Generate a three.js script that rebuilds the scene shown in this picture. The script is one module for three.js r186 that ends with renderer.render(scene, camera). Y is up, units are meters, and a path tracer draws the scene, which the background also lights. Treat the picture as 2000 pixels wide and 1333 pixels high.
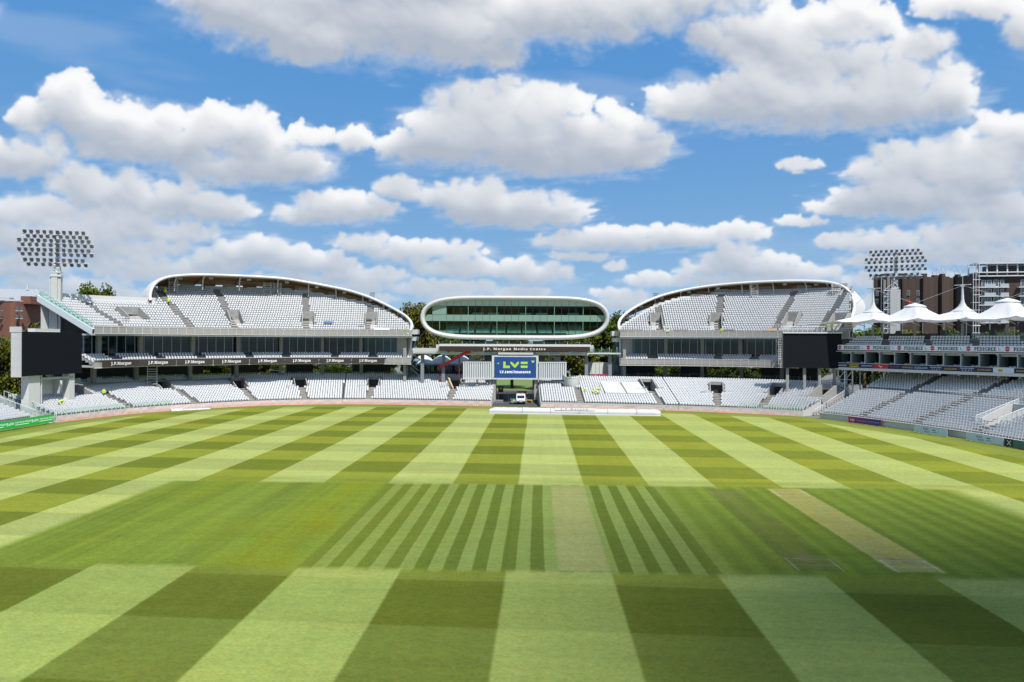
import * as THREE from 'three';
import { mergeGeometries } from 'three/addons/utils/BufferGeometryUtils.js';
import { RoundedBoxGeometry } from 'three/addons/geometries/RoundedBoxGeometry.js';
import { MarchingCubes } from 'three/addons/objects/MarchingCubes.js';

// ---------------------------------------------------------------- camera, sun, exposure
const scene = new THREE.Scene();
const EYE = 13.6, FOCAL = 1380, ROLL = 0.0045;          // eye height in metres; focal length and roll measured on the 2000 x 1333 photograph
const camera = new THREE.PerspectiveCamera(2 * Math.atan(666.5 / FOCAL) * 180 / Math.PI, 2000 / 1333, 0.5, 6000);
camera.position.set(0, EYE, 0);
camera.rotation.set(0, 0, ROLL);
const renderer = new THREE.WebGLRenderer({ antialias: true });
renderer.toneMapping = THREE.LinearToneMapping;
renderer.toneMappingExposure = 1.25;
renderer.shadowMap.enabled = true;
const SUN = new THREE.Vector3(0.25, 0.84, 0.48).normalize();
const sun = new THREE.DirectionalLight(new THREE.Color(1.0, 0.965, 0.90), 5.0);
sun.position.copy(SUN).multiplyScalar(400);
sun.castShadow = true;
sun.shadow.mapSize.set(4096, 4096);
Object.assign(sun.shadow.camera, { left: -180, right: 180, top: 180, bottom: -180, near: 50, far: 900 });
sun.target.position.set(0, 0, -100);
sun.position.add(sun.target.position);
scene.add(sun, sun.target);

// ---------------------------------------------------------------- numbers
function rng(seed) { let s = seed >>> 0; return () => { s = (s + 0x6d2b79f5) | 0; let t = Math.imul(s ^ (s >>> 15), 1 | s); t = (t + Math.imul(t ^ (t >>> 7), 61 | t)) ^ t; return ((t ^ (t >>> 14)) >>> 0) / 4294967296; }; }
const clamp = (x, a = 0, b = 1) => (x < a ? a : x > b ? b : x), lerp = (a, b, t) => a + (b - a) * t;
const smooth = (a, b, x) => { const t = clamp((x - a) / (b - a)); return t * t * (3 - 2 * t); };
const PERM = new Uint8Array(512), GX = new Float32Array(256), GY = new Float32Array(256);
{ const r = rng(7), p = [...Array(256).keys()]; for (let i = 255; i > 0; i--) { const j = Math.floor(r() * (i + 1)); [p[i], p[j]] = [p[j], p[i]]; } for (let i = 0; i < 512; i++) PERM[i] = p[i & 255]; for (let i = 0; i < 256; i++) { const a = r() * 6.2832; GX[i] = Math.cos(a); GY[i] = Math.sin(a); } }
function noise(x, y) {                                   // gradient noise, about -1 to 1
  const xi = Math.floor(x), yi = Math.floor(y), fx = x - xi, fy = y - yi, X = xi & 255, Y = yi & 255;
  const u = fx * fx * fx * (fx * (fx * 6 - 15) + 10), v = fy * fy * fy * (fy * (fy * 6 - 15) + 10);
  const a = PERM[PERM[X] + Y], b = PERM[PERM[X + 1] + Y], c = PERM[PERM[X] + Y + 1], d = PERM[PERM[X + 1] + Y + 1];
  const n0 = GX[a] * fx + GY[a] * fy, n1 = GX[b] * (fx - 1) + GY[b] * fy, n2 = GX[c] * fx + GY[c] * (fy - 1), n3 = GX[d] * (fx - 1) + GY[d] * (fy - 1);
  return (n0 + u * (n1 - n0) + v * (n2 - n0 + u * (n0 - n1 - n2 + n3))) * 1.45;
}
function fbm(x, y, oct) { let s = 0, a = 0.5; for (let i = 0; i < oct; i++) { s += a * noise(x, y); x = x * 2.03 + 17.1; y = y * 2.03 + 5.7; a *= 0.5; } return s; }
function billow(x, y, oct) { let s = 0, a = 0.5; for (let i = 0; i < oct; i++) { s += a * Math.abs(noise(x, y)); x = x * 2.1 + 11.3; y = y * 2.1 + 3.9; a *= 0.52; } return s; }
const toS = (c) => (c <= 0.0031308 ? 12.92 * c : 1.055 * Math.pow(c, 1 / 2.4) - 0.055);
// a point of the place from where it shows in the photograph and its distance along the view axis
function at(px, py, d) { const u = px - 1000, v = py - 666.5; return new THREE.Vector3((u - ROLL * v) / FOCAL * d, EYE - (v + ROLL * u) / FOCAL * d, -d); }
function heightAt(px, py, d) { return at(px, py, d).y; }
function depthAt(px, py, h) { const v = py - 666.5 + ROLL * (px - 1000); return (EYE - h) * FOCAL / v; }
function onGround(px, py, h = 0) { return at(px, py, depthAt(px, py, h)); }

// ---------------------------------------------------------------- sky: clear air and fair-weather cumulus, computed
{
  // puffs of cumulus: centre and half axes in degrees-like units of the view plane (1380 units = 45 degrees), measured from the photograph
  const P = [
    [500, 15, 150, 85], [640, 50, 170, 88], [850, 55, 210, 92], [700, -60, 380, 120], [1050, 20, 260, 85], [1250, 0, 200, 70], [395, -8, 90, 45], [960, 95, 70, 40], [590, 95, 80, 40], [1380, -30, 160, 60],
    [1490, 70, 130, 62], [1620, 45, 150, 58], [1400, 195, 140, 62], [1550, 195, 190, 72], [1720, 195, 150, 70], [1840, 185, 95, 62], [1600, 120, 190, 60], [1320, 205, 75, 38], [1790, 80, 70, 42], [1900, 5, 130, 30], [1860, 140, 40, 35],
    [985, 185, 60, 38], [1060, 205, 110, 42], [860, 235, 85, 38], [1000, 260, 220, 85], [1180, 270, 130, 72], [850, 285, 110, 48], [1080, 312, 180, 42], [930, 225, 110, 60], [1270, 288, 60, 30],
    [130, 205, 72, 52], [65, 232, 48, 36], [210, 240, 115, 66], [330, 280, 145, 58], [420, 235, 82, 42], [490, 275, 90, 62], [570, 325, 95, 44], [460, 330, 150, 42], [250, 290, 120, 38],
    [30, 312, 115, 48], [150, 362, 66, 36], [220, 380, 112, 46], [320, 392, 122, 42], [425, 412, 88, 34], [250, 415, 160, 28],
    [600, 418, 72, 25], [680, 408, 100, 34], [615, 392, 50, 18], [745, 412, 52, 16],
    [780, 370, 52, 28], [880, 380, 95, 30], [965, 402, 110, 46], [1065, 412, 100, 38], [1010, 425, 130, 24],
    [610, 268, 42, 22], [685, 270, 42, 32], [1220, 300, 70, 30],
    [60, 420, 120, 38], [200, 450, 140, 38], [340, 458, 120, 24], [100, 475, 170, 42], [50, 525, 110, 26], [250, 520, 120, 20], [560, 548, 110, 16], [1130, 500, 70, 12], [1640, 470, 50, 14], [1560, 430, 60, 10], [230, 490, 160, 24],
    [490, 492, 80, 38], [420, 515, 80, 27], [585, 512, 95, 32], [655, 520, 50, 20], [300, 535, 140, 22], [130, 560, 150, 20],
    [700, 474, 62, 22], [785, 492, 92, 24], [885, 490, 80, 19], [905, 522, 125, 24], [1035, 532, 88, 27], [720, 540, 90, 20], [860, 560, 120, 20],
    [1100, 470, 72, 22], [1200, 466, 112, 28], [1330, 462, 112, 26], [1450, 450, 55, 22],
    [1440, 505, 78, 34], [1500, 522, 92, 27], [1380, 522, 70, 19], [1590, 527, 60, 17], [1300, 545, 90, 17], [1480, 548, 160, 18],
    [1990, 275, 125, 62], [1830, 305, 110, 54], [1740, 332, 90, 48], [1910, 335, 150, 62], [1800, 382, 180, 48], [1950, 405, 160, 42], [1705, 395, 85, 34],
    [1720, 468, 80, 27], [1860, 460, 92, 34], [1955, 448, 90, 34], [1900, 492, 160, 28], [1720, 505, 90, 20], [1800, 545, 200, 24],
    [1565, 320, 46, 13], [1620, 402, 55, 19], [1200, 519, 24, 13],
  ];
  const r = rng(31);
  for (let i = 0; i < 70; i++) { const x = -600 + r() * 3200, y = 560 + r() * 75, s = 0.5 + r(); P.push([x, y, 60 * s, 13 * s]); }
  for (let i = 0; i < 46; i++) { const s = r() < 0.5 ? -1 : 1, x = s < 0 ? -190 - r() * 490 : 2060 + r() * 620, y = r() * 560, q = 0.35 + (1 - y / 600) * 0.9; for (let k = 0; k < 4; k++) P.push([x + (r() - 0.5) * 240 * q, y + (r() - 0.5) * 40 * q, 120 * q, 48 * q]); }
  for (let i = 0; i < 26; i++) { const x = -600 + r() * 3200, y = (x < 520 ? -430 : -180) - r() * 400; for (let k = 0; k < 4; k++) P.push([x + (r() - 0.5) * 360, y + (r() - 0.5) * 90, 190, 80]); }
  const X0 = -700, Y0 = -720, STEP = 1.6, GW = 2125, GH = 880, D = new Float32Array(GW * GH), A = new Float32Array(GW * GH), L = new Float32Array(GW * GH);
  const S = new Float32Array(GW * GH).fill(-1), E = new Float32Array(GW * GH);
  const smax = (p, q, k) => { const h = clamp(0.5 + 0.5 * (q - p) / k); return p + (q - p) * h + k * h * (1 - h); };
  function lump(cx, cy, rx, ry, zc, rz) {                // one rounded billow
    const i0 = Math.max(0, Math.floor((cx - 1.6 * rx - X0) / STEP)), i1 = Math.min(GW - 1, Math.ceil((cx + 1.6 * rx - X0) / STEP)), j0 = Math.max(0, Math.floor((cy - 1.6 * ry - Y0) / STEP)), j1 = Math.min(GH - 1, Math.ceil((cy + 1.6 * ry - Y0) / STEP));
    for (let j = j0; j <= j1; j++) for (let i = i0; i <= i1; i++) {
      const dx = (X0 + i * STEP - cx) / rx, dy = (Y0 + j * STEP - cy) / ry, q = dx * dx + dy * dy; if (q > 2.5) continue;
      const o = j * GW + i; S[o] = smax(S[o], 1 - Math.sqrt(q), 0.22);
      if (q < 1) E[o] = smax(E[o], zc + rz * Math.sqrt(1 - q), rz * 0.35);
    }
  }
  for (const [cx, cy, rx, ry] of P) {                    // each puff: a body, and billows piled over its top
    lump(cx, cy + ry * 0.08, rx * 0.9, ry * 0.78, 0, ry * 0.8);
    const n = Math.round(clamp(rx / ry * 9, 10, 34));
    for (let k = 0; k < n; k++) {
      const an = r() * 6.2832, rr = Math.sqrt(r()), ux = Math.cos(an) * rr, uy = Math.sin(an) * rr, rs = ry * (0.22 + 0.34 * r()) * (uy > 0.2 ? 0.8 : 1);
      lump(cx + ux * rx * 0.86, cy + uy * ry * (uy > 0 ? 0.5 : 0.8), rs * 1.25, rs, ry * 0.8 * Math.sqrt(1 - rr * rr * 0.9) - rs * 0.25, rs);
    }
  }
  const WI = new Float32Array(GW * GH);
  const bil = (F, x, y) => { const fi = clamp(x, 0, GW - 1.01), fj = clamp(y, 0, GH - 1.01), i = Math.floor(fi), j = Math.floor(fj), u = fi - i, v = fj - j, o = j * GW + i; return (F[o] * (1 - u) + F[o + 1] * u) * (1 - v) + (F[o + GW] * (1 - u) + F[o + GW + 1] * u) * v; };
  const E2 = new Float32Array(GW * GH);
  for (let j = 0; j < GH; j++) for (let i = 0; i < GW; i++) {  // torn by the wind: the billows bent and their edges eaten
    const o = j * GW + i; if (S[o] <= -0.9) { D[o] = -1; continue; }
    const x = X0 + i * STEP, y = Y0 + j * STEP, big = smooth(560, 100, y), m = lerp(0.42, 1.25, big);
    WI[o] = smooth(0.05, 0.75, S[o] + 0.42 + 1.0 * fbm(x / (70 * m + 12) + 3, y / (34 * m + 7) - x / 260, 6)) * (0.45 + 0.35 * fbm(x / 120, y / 60, 3));
    const wx = (17 * noise(x / 70, y / 55) + 9 * noise(x / 29, y / 25) + 5 * noise(x / 12, y / 11) + 2.4 * noise(x / 5.5, y / 5)) * m / STEP, wy = (12 * noise(x / 66 + 40, y / 50 + 9) + 7 * noise(x / 27 + 4, y / 24) + 4.2 * noise(x / 11 + 8, y / 10) + 2.2 * noise(x / 5 + 3, y / 5)) * m / STEP;
    const f = fbm(x / (46 * m + 14) + 31, y / (34 * m + 10) + 7, 6), w = fbm(x / 190 - 9, y / 90 + 77, 3), t = billow(x / (22 * m + 6), y / (19 * m + 5), 4);
    D[o] = bil(S, i + wx, j + wy) + 0.42 * f + 0.26 * w + 0.05;
    E2[o] = bil(E, i + wx, j + wy) + (t * 15 + f * 8) * m;
  }
  const B = new Float32Array(GW * GH), T = new Float32Array(GW * GH), EB = new Float32Array(GW * GH);
  const blur = (src, dst, R) => { for (let j = 0; j < GH; j++) { let s = 0; const q = (i) => Math.max(0, src[j * GW + clamp(i, 0, GW - 1)]); for (let i = -R; i <= R; i++) s += q(i); for (let i = 0; i < GW; i++) { T[j * GW + i] = s / (2 * R + 1); s += q(i + R + 1) - q(i - R); } }
    for (let i = 0; i < GW; i++) { let s = 0; const q = (j) => T[clamp(j, 0, GH - 1) * GW + i]; for (let j = -R; j <= R; j++) s += q(j); for (let j = 0; j < GH; j++) { dst[j * GW + i] = s / (2 * R + 1); s += q(j + R + 1) - q(j - R); } } };
  blur(D, B, 8); blur(E2, EB, 3); const ES = EB.slice(); blur(E2, EB, 16);
  const get = (F, i, j) => F[clamp(j, 0, GH - 1) * GW + clamp(i, 0, GW - 1)];
  for (let j = 0; j < GH; j++) for (let i = 0; i < GW; i++) {
    const o = j * GW + i, d = D[o]; A[o] = WI[o] * 0.6; L[o] = 0.82; if (d <= -0.25) continue;
    const y = Y0 + j * STEP, big = smooth(560, 100, y), st = lerp(3.2, 10, big);
    let t = 0; for (let k = 1; k <= 9; k++) t += Math.min(0.6, get(B, i + Math.round(k * st * 0.3), j - Math.round(k * st * 0.85)));
    const slope = (F, k) => [(get(F, i + k, j) - get(F, i - k, j)) / (2 * k * STEP), (get(F, i, j + k) - get(F, i, j - k)) / (2 * k * STEP)];
    const [ax, ay] = slope(ES, 2), [bx, by] = slope(EB, 6), nx = -(0.24 * ax + 0.85 * bx), ny = 0.24 * ay + 0.85 * by, nl = (0.34 * nx + 0.74 * ny + 0.58) / Math.sqrt(1 + nx * nx + ny * ny);
    const hole = clamp((ES[o] - EB[o]) / (10 + 14 * big), -0.5, 0.4);
    const under = smooth(0.15, 1.6, t), fr = 0.16 * fbm(i / 9, j / 8, 3); const solid = smooth(lerp(-0.05, -0.22, under), lerp(0.09, 0.60, under), d + fr * (0.45 + under)) * (lerp(0.86, 0.62, under) + lerp(0.14, 0.38, under) * smooth(-0.05, 0.5, d)); A[o] = Math.max(A[o] * (1 - solid), 0) + solid;
    const thin = smooth(0.5, 0.0, d);
    L[o] = clamp(0.02 + 0.74 * Math.exp(-t * 0.42) + 0.42 * clamp(nl, -0.1, 1) + 0.05 * hole + 0.30 * thin * smooth(0, 1.2, t));
  }
  const W = 4096, H = 2048, data = new Float32Array(W * H * 4), dir = [0, 0, 0], col = [0, 0, 0];
  const CL = [1.03, 1.03, 1.03], GR = [0.43, 0.49, 0.59];
  for (let row = 0; row < H; row++) {
    const el = ((row + 0.5) / H - 0.5) * Math.PI, sy = Math.sin(el), cy = Math.cos(el);
    if (sy <= -0.02) { for (let c = 0; c < W; c++) { const o = (row * W + c) * 4; data[o] = 0.20; data[o + 1] = 0.24; data[o + 2] = 0.20; data[o + 3] = 1; } continue; }
    const up = Math.max(sy, 0);
    // clear air, paler to the horizon
    const g = Math.exp(-up * 4.6), g2 = Math.exp(-up * 14);
    const air = [0.056 + 0.29 * g + 0.14 * g2, 0.262 + 0.34 * g + 0.07 * g2, 0.655 + 0.19 * g];
    for (let c = 0; c < W; c++) {
      const a = ((c + 0.5) / W - 0.5) * 2 * Math.PI, dx = Math.cos(a) * cy, dz = Math.sin(a) * cy;
      let al = 0, li = 1, use = 0;
      if (dz < -0.2) {
        const x = 1000 + 1380 * dx / -dz, y = 666.5 - 1380 * sy / -dz, fi = (x - X0) / STEP, fj = (y - Y0) / STEP;
        if (fi > 1 && fj > 1 && fi < GW - 2 && fj < GH - 2) {
          const i = Math.floor(fi), j = Math.floor(fj), u = fi - i, v = fj - j, o = j * GW + i;
          const bl = (M) => (M[o] * (1 - u) + M[o + 1] * u) * (1 - v) + (M[o + GW] * (1 - u) + M[o + GW + 1] * u) * v;
          use = smooth(0, 120, fi) * smooth(0, 120, GW - fi) * smooth(0, 120, fj);
          al = bl(A); li = bl(L);
          const cir = smooth(0.02, 0.5, fbm(x / 520 + y / 900, y / 110 - x / 700, 4)) * 0.16;   // thin high veil
          al = al + (1 - al) * cir * 0.8; 
        }
      }
      if (use < 1) {                                     // the same kind of sky all round
        const k = 1 / (up + 0.16), qx = dx * k * 2.1 + 40, qz = dz * k * 2.1 + 13, d = fbm(qx, qz, 5) * 1.5 + billow(qx * 2.2, qz * 2.2, 3) * 0.7 - 0.20;
        const a2 = smooth(0, 0.3, d), l2 = clamp(1 - 0.75 * smooth(0.15, 0.75, d));
        al = lerp(a2, al, use); li = lerp(l2, li, use);
      }
      const far = Math.exp(-up * 11) * 0.55;              // far clouds dim into the air
      const o = (row * W + c) * 4;
      for (let q = 0; q < 3; q++) {
        let cl = lerp(GR[q], CL[q], li); cl = lerp(cl, air[q] * 0.82 + 0.12, far);
        data[o + q] = lerp(air[q], cl, al) * 0.76;
      }
      data[o + 3] = 1;
    }
  }
  const sky = new THREE.DataTexture(data, W, H, THREE.RGBAFormat, THREE.FloatType);
  sky.mapping = THREE.EquirectangularReflectionMapping; sky.magFilter = sky.minFilter = THREE.LinearFilter; sky.wrapS = THREE.RepeatWrapping; sky.needsUpdate = true;
  scene.background = sky; scene.environment = sky;
}
// ---------------------------------------------------------------- naming and building helpers
const taken = new Map();
function numbered(name) { const n = taken.get(name) || 0; taken.set(name, n + 1); return n ? name + '_' + String(n).padStart(3, '0') : name; }
function tag(o, label, category, group, kind) { if (label) o.userData.label = label; if (category) o.userData.category = category; if (group) o.userData.group = group; if (kind) o.userData.kind = kind; return o; }
function thing(name, label, category, pos = [0, 0, 0], turn = 0, group) { const o = new THREE.Group(); o.name = numbered(name); o.position.set(...pos); o.rotation.y = turn; scene.add(o); return tag(o, label, category, group); }
function structure(name, geo, mat, label) { const m = new THREE.Mesh(geo, mat); m.name = numbered(name); m.userData.kind = 'structure'; if (label) m.userData.label = label; scene.add(m); return m; }
function part(parent, name, geo, mat, label) { const g = Array.isArray(geo) ? (geo.length === 1 ? geo[0] : mergeGeometries(geo.map(plain))) : geo; const m = new THREE.Mesh(g, mat); m.name = name; if (label) m.userData.label = label; parent.add(m); return m; }
function stuff(parent, name, geo, mat, mats) { const m = new THREE.InstancedMesh(geo, mat, mats.length); mats.forEach((t, i) => m.setMatrixAt(i, t)); m.name = name; m.userData.kind = 'stuff'; parent.add(m); return m; }
function plain(g) { let q = g.index ? g.toNonIndexed() : g; for (const k of Object.keys(q.attributes)) if (!['position', 'normal', 'uv'].includes(k)) q.deleteAttribute(k); if (!q.attributes.uv) q.setAttribute('uv', new THREE.BufferAttribute(new Float32Array(q.attributes.position.count * 2), 2)); return q; }
const V = (x, y, z) => new THREE.Vector3(x, y, z);
function box(w, h, d, x = 0, y = 0, z = 0, ry = 0, rx = 0, rz = 0) { const g = new THREE.BoxGeometry(w, h, d); if (rx) g.rotateX(rx); if (rz) g.rotateZ(rz); if (ry) g.rotateY(ry); return g.translate(x, y, z); }
function bar(a, b, r, seg = 6, r2 = r) { const l = a.distanceTo(b), g = new THREE.CylinderGeometry(r2, r, l, seg); g.applyQuaternion(new THREE.Quaternion().setFromUnitVectors(V(0, 1, 0), b.clone().sub(a).normalize())); const c = a.clone().add(b).multiplyScalar(0.5); return g.translate(c.x, c.y, c.z); }
// a straight box-section beam between two points
function beam(a, b, w, h) { const l = a.distanceTo(b), g = new THREE.BoxGeometry(w, h, l), m = new THREE.Matrix4().lookAt(b, a, V(0, 1, 0)); g.applyMatrix4(m); const c = a.clone().add(b).multiplyScalar(0.5); return g.translate(c.x, c.y, c.z); }
// a sheet through rows of points (rows[i][j])
function sheet(rows, flip = false, uvScale = 1) {
  const R = rows.length, C = rows[0].length, p = [], uv = [], ix = [];
  const len = []; let acc = 0; for (let j = 0; j < C; j++) { if (j) acc += rows[0][j].distanceTo(rows[0][j - 1]); len.push(acc); }
  for (let i = 0; i < R; i++) for (let j = 0; j < C; j++) { const q = rows[i][j]; p.push(q.x, q.y, q.z); uv.push(len[j] * uvScale, (i ? rows[i][j].distanceTo(rows[0][j]) : 0) * uvScale); }
  for (let i = 0; i < R - 1; i++) for (let j = 0; j < C - 1; j++) { const a = i * C + j, b = a + 1, c = a + C, d = c + 1; flip ? ix.push(a, b, c, b, d, c) : ix.push(a, c, b, b, c, d); }
  const g = new THREE.BufferGeometry(); g.setAttribute('position', new THREE.Float32BufferAttribute(p, 3)); g.setAttribute('uv', new THREE.Float32BufferAttribute(uv, 2)); g.setIndex(ix); g.computeVertexNormals(); return g;
}
// a closed solid swept along plan points: section = [[offset along normal, height], ...] in order
function sweep(pts, nrm, section, closed = true) {
  const S = closed ? [...section, section[0]] : section, out = [];
  for (let s = 0; s < S.length - 1; s++) out.push(sheet([S[s], S[s + 1]].map(([o, h]) => pts.map((q, i) => V(q.x + nrm[i].x * o, h, q.z + nrm[i].z * o)))));
  if (closed) for (const [i, f] of [[0, 1], [pts.length - 1, 0]]) {
    const sh = section.map(([o, h]) => V(pts[i].x + nrm[i].x * o, h, pts[i].z + nrm[i].z * o)), p = [], ix = []; sh.forEach((q) => p.push(q.x, q.y, q.z)); for (let k = 1; k < sh.length - 1; k++) f ? ix.push(0, k, k + 1) : ix.push(0, k + 1, k);
    const g = new THREE.BufferGeometry(); g.setAttribute('position', new THREE.Float32BufferAttribute(p, 3)); g.setAttribute('uv', new THREE.Float32BufferAttribute(new Float32Array(sh.length * 2), 2)); g.setIndex(ix); g.computeVertexNormals(); out.push(g);
  }
  return mergeGeometries(out.map(plain));
}
const curve = (pts) => new THREE.CatmullRomCurve3(pts, false, 'centripetal');
const flat = (v) => V(v.x, 0, v.z);
// ---------------------------------------------------------------- materials
const lin = (r, g, b) => new THREE.Color().setRGB(r, g, b);
function mat(c, rough = 0.7, extra = {}) { return new THREE.MeshStandardMaterial({ color: Array.isArray(c) ? lin(...c) : c, roughness: rough, metalness: 0, ...extra }); }
function speckle(size, lo, hi, sc, seed, oct = 4) {      // a grey grain map that multiplies a material's colour
  const d = new Uint8Array(size * size * 4);
  for (let j = 0; j < size; j++) for (let i = 0; i < size; i++) {
    const x = i / size, y = j / size, w = (a, b) => fbm(a * sc + seed, b * sc + seed * 3, oct), bx = smooth(0.8, 1, x), by = smooth(0.8, 1, y);
    const n = lerp(lerp(w(x, y), w(x - 1, y), bx), lerp(w(x, y - 1), w(x - 1, y - 1), bx), by), v = clamp(lerp(lo, hi, 0.5 + n)), o = (j * size + i) * 4; d[o] = d[o + 1] = d[o + 2] = Math.round(255 * toS(v)); d[o + 3] = 255;
  }
  const t = new THREE.DataTexture(d, size, size); t.colorSpace = THREE.SRGBColorSpace; t.wrapS = t.wrapT = THREE.RepeatWrapping; t.magFilter = THREE.LinearFilter; t.needsUpdate = true; return t;
}
function rep(t, x, y = x) { const c = t.clone(); c.repeat.set(x, y); c.needsUpdate = true; return c; }
const GRAIN = speckle(256, 0.72, 1.0, 9, 3), STREAK = speckle(256, 0.6, 1.0, 5, 11, 5);
const SOFT = speckle(256, 0.9, 1.0, 4, 21);
const M = {
  seat: mat([0.63, 0.64, 0.65], 0.42), seatGrey: mat([0.64, 0.66, 0.68], 0.45), concrete: mat([0.32, 0.315, 0.30], 0.9, { map: rep(GRAIN, 0.25) }), step: mat([0.18, 0.175, 0.165], 0.92, { map: rep(GRAIN, 0.3) }),
  stepLight: mat([0.30, 0.295, 0.285], 0.9, { map: rep(GRAIN, 0.3) }), white: mat([0.56, 0.56, 0.555], 0.45), whiteWall: mat([0.50, 0.50, 0.49], 0.6, { map: rep(SOFT, 0.12) }), panel: mat([0.30, 0.285, 0.27], 0.75), trim: mat([0.55, 0.55, 0.545], 0.4),
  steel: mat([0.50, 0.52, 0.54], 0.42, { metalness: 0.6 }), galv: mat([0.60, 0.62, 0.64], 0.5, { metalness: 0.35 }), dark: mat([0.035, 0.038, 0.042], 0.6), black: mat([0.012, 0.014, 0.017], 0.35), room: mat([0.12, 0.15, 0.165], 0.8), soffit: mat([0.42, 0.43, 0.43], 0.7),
  timber: mat([0.44, 0.23, 0.10], 0.65, { map: rep(STREAK, 0.05, 1.2) }), timberDark: mat([0.16, 0.085, 0.045], 0.7), brownBoard: mat([0.045, 0.034, 0.030], 0.5), rail: mat([0.58, 0.59, 0.60], 0.4), railGrey: mat([0.5, 0.53, 0.55], 0.4, { metalness: 0.4 }),
  pane: new THREE.MeshPhysicalMaterial({ color: lin(0.48, 0.67, 0.74), roughness: 0.04, transmission: 1, thickness: 0, ior: 1.5 }), clear: new THREE.MeshPhysicalMaterial({ color: lin(0.78, 0.92, 0.88), roughness: 0.04, transmission: 1, thickness: 0, ior: 1.5 }),
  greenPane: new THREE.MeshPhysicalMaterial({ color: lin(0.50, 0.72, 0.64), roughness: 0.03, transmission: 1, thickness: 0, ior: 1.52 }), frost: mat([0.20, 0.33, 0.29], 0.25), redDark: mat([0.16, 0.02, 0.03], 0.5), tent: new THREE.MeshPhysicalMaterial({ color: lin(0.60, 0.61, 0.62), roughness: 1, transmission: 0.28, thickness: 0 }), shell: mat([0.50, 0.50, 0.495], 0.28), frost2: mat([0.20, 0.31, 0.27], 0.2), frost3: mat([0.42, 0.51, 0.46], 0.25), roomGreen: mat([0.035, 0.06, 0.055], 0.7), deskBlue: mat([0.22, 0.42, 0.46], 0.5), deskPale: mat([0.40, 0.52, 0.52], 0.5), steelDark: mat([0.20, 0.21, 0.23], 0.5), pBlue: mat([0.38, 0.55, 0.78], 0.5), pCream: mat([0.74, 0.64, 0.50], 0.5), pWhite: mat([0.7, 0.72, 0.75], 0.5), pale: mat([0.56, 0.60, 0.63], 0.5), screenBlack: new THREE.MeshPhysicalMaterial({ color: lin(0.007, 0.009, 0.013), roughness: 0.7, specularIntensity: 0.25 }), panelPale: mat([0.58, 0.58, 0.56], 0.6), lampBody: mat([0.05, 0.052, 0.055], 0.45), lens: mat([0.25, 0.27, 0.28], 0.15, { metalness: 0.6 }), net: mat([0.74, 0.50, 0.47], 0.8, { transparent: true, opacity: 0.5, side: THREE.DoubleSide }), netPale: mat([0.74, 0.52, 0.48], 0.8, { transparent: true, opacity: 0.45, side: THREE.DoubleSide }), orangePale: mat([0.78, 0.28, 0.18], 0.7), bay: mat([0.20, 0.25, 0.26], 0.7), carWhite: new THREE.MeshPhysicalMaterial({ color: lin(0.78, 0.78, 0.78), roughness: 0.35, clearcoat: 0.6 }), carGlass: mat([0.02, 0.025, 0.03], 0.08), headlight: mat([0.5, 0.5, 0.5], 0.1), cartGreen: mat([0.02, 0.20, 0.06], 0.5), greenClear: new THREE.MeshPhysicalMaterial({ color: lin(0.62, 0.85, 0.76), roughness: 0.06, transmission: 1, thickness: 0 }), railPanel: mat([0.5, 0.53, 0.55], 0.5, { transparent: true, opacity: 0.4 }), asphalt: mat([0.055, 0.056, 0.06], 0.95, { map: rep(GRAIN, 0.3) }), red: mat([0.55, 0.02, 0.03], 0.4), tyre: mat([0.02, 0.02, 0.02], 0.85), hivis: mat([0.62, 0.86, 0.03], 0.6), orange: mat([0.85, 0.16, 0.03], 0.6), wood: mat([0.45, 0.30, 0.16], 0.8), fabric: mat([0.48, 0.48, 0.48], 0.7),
};
const TEXT = {};
function print(w, h, draw) { const c = document.createElement('canvas'); c.width = w; c.height = h; draw(c.getContext('2d'), w, h); const t = new THREE.CanvasTexture(c); t.colorSpace = THREE.SRGBColorSpace; t.magFilter = THREE.LinearFilter; t.anisotropy = 8; return t; }
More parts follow.
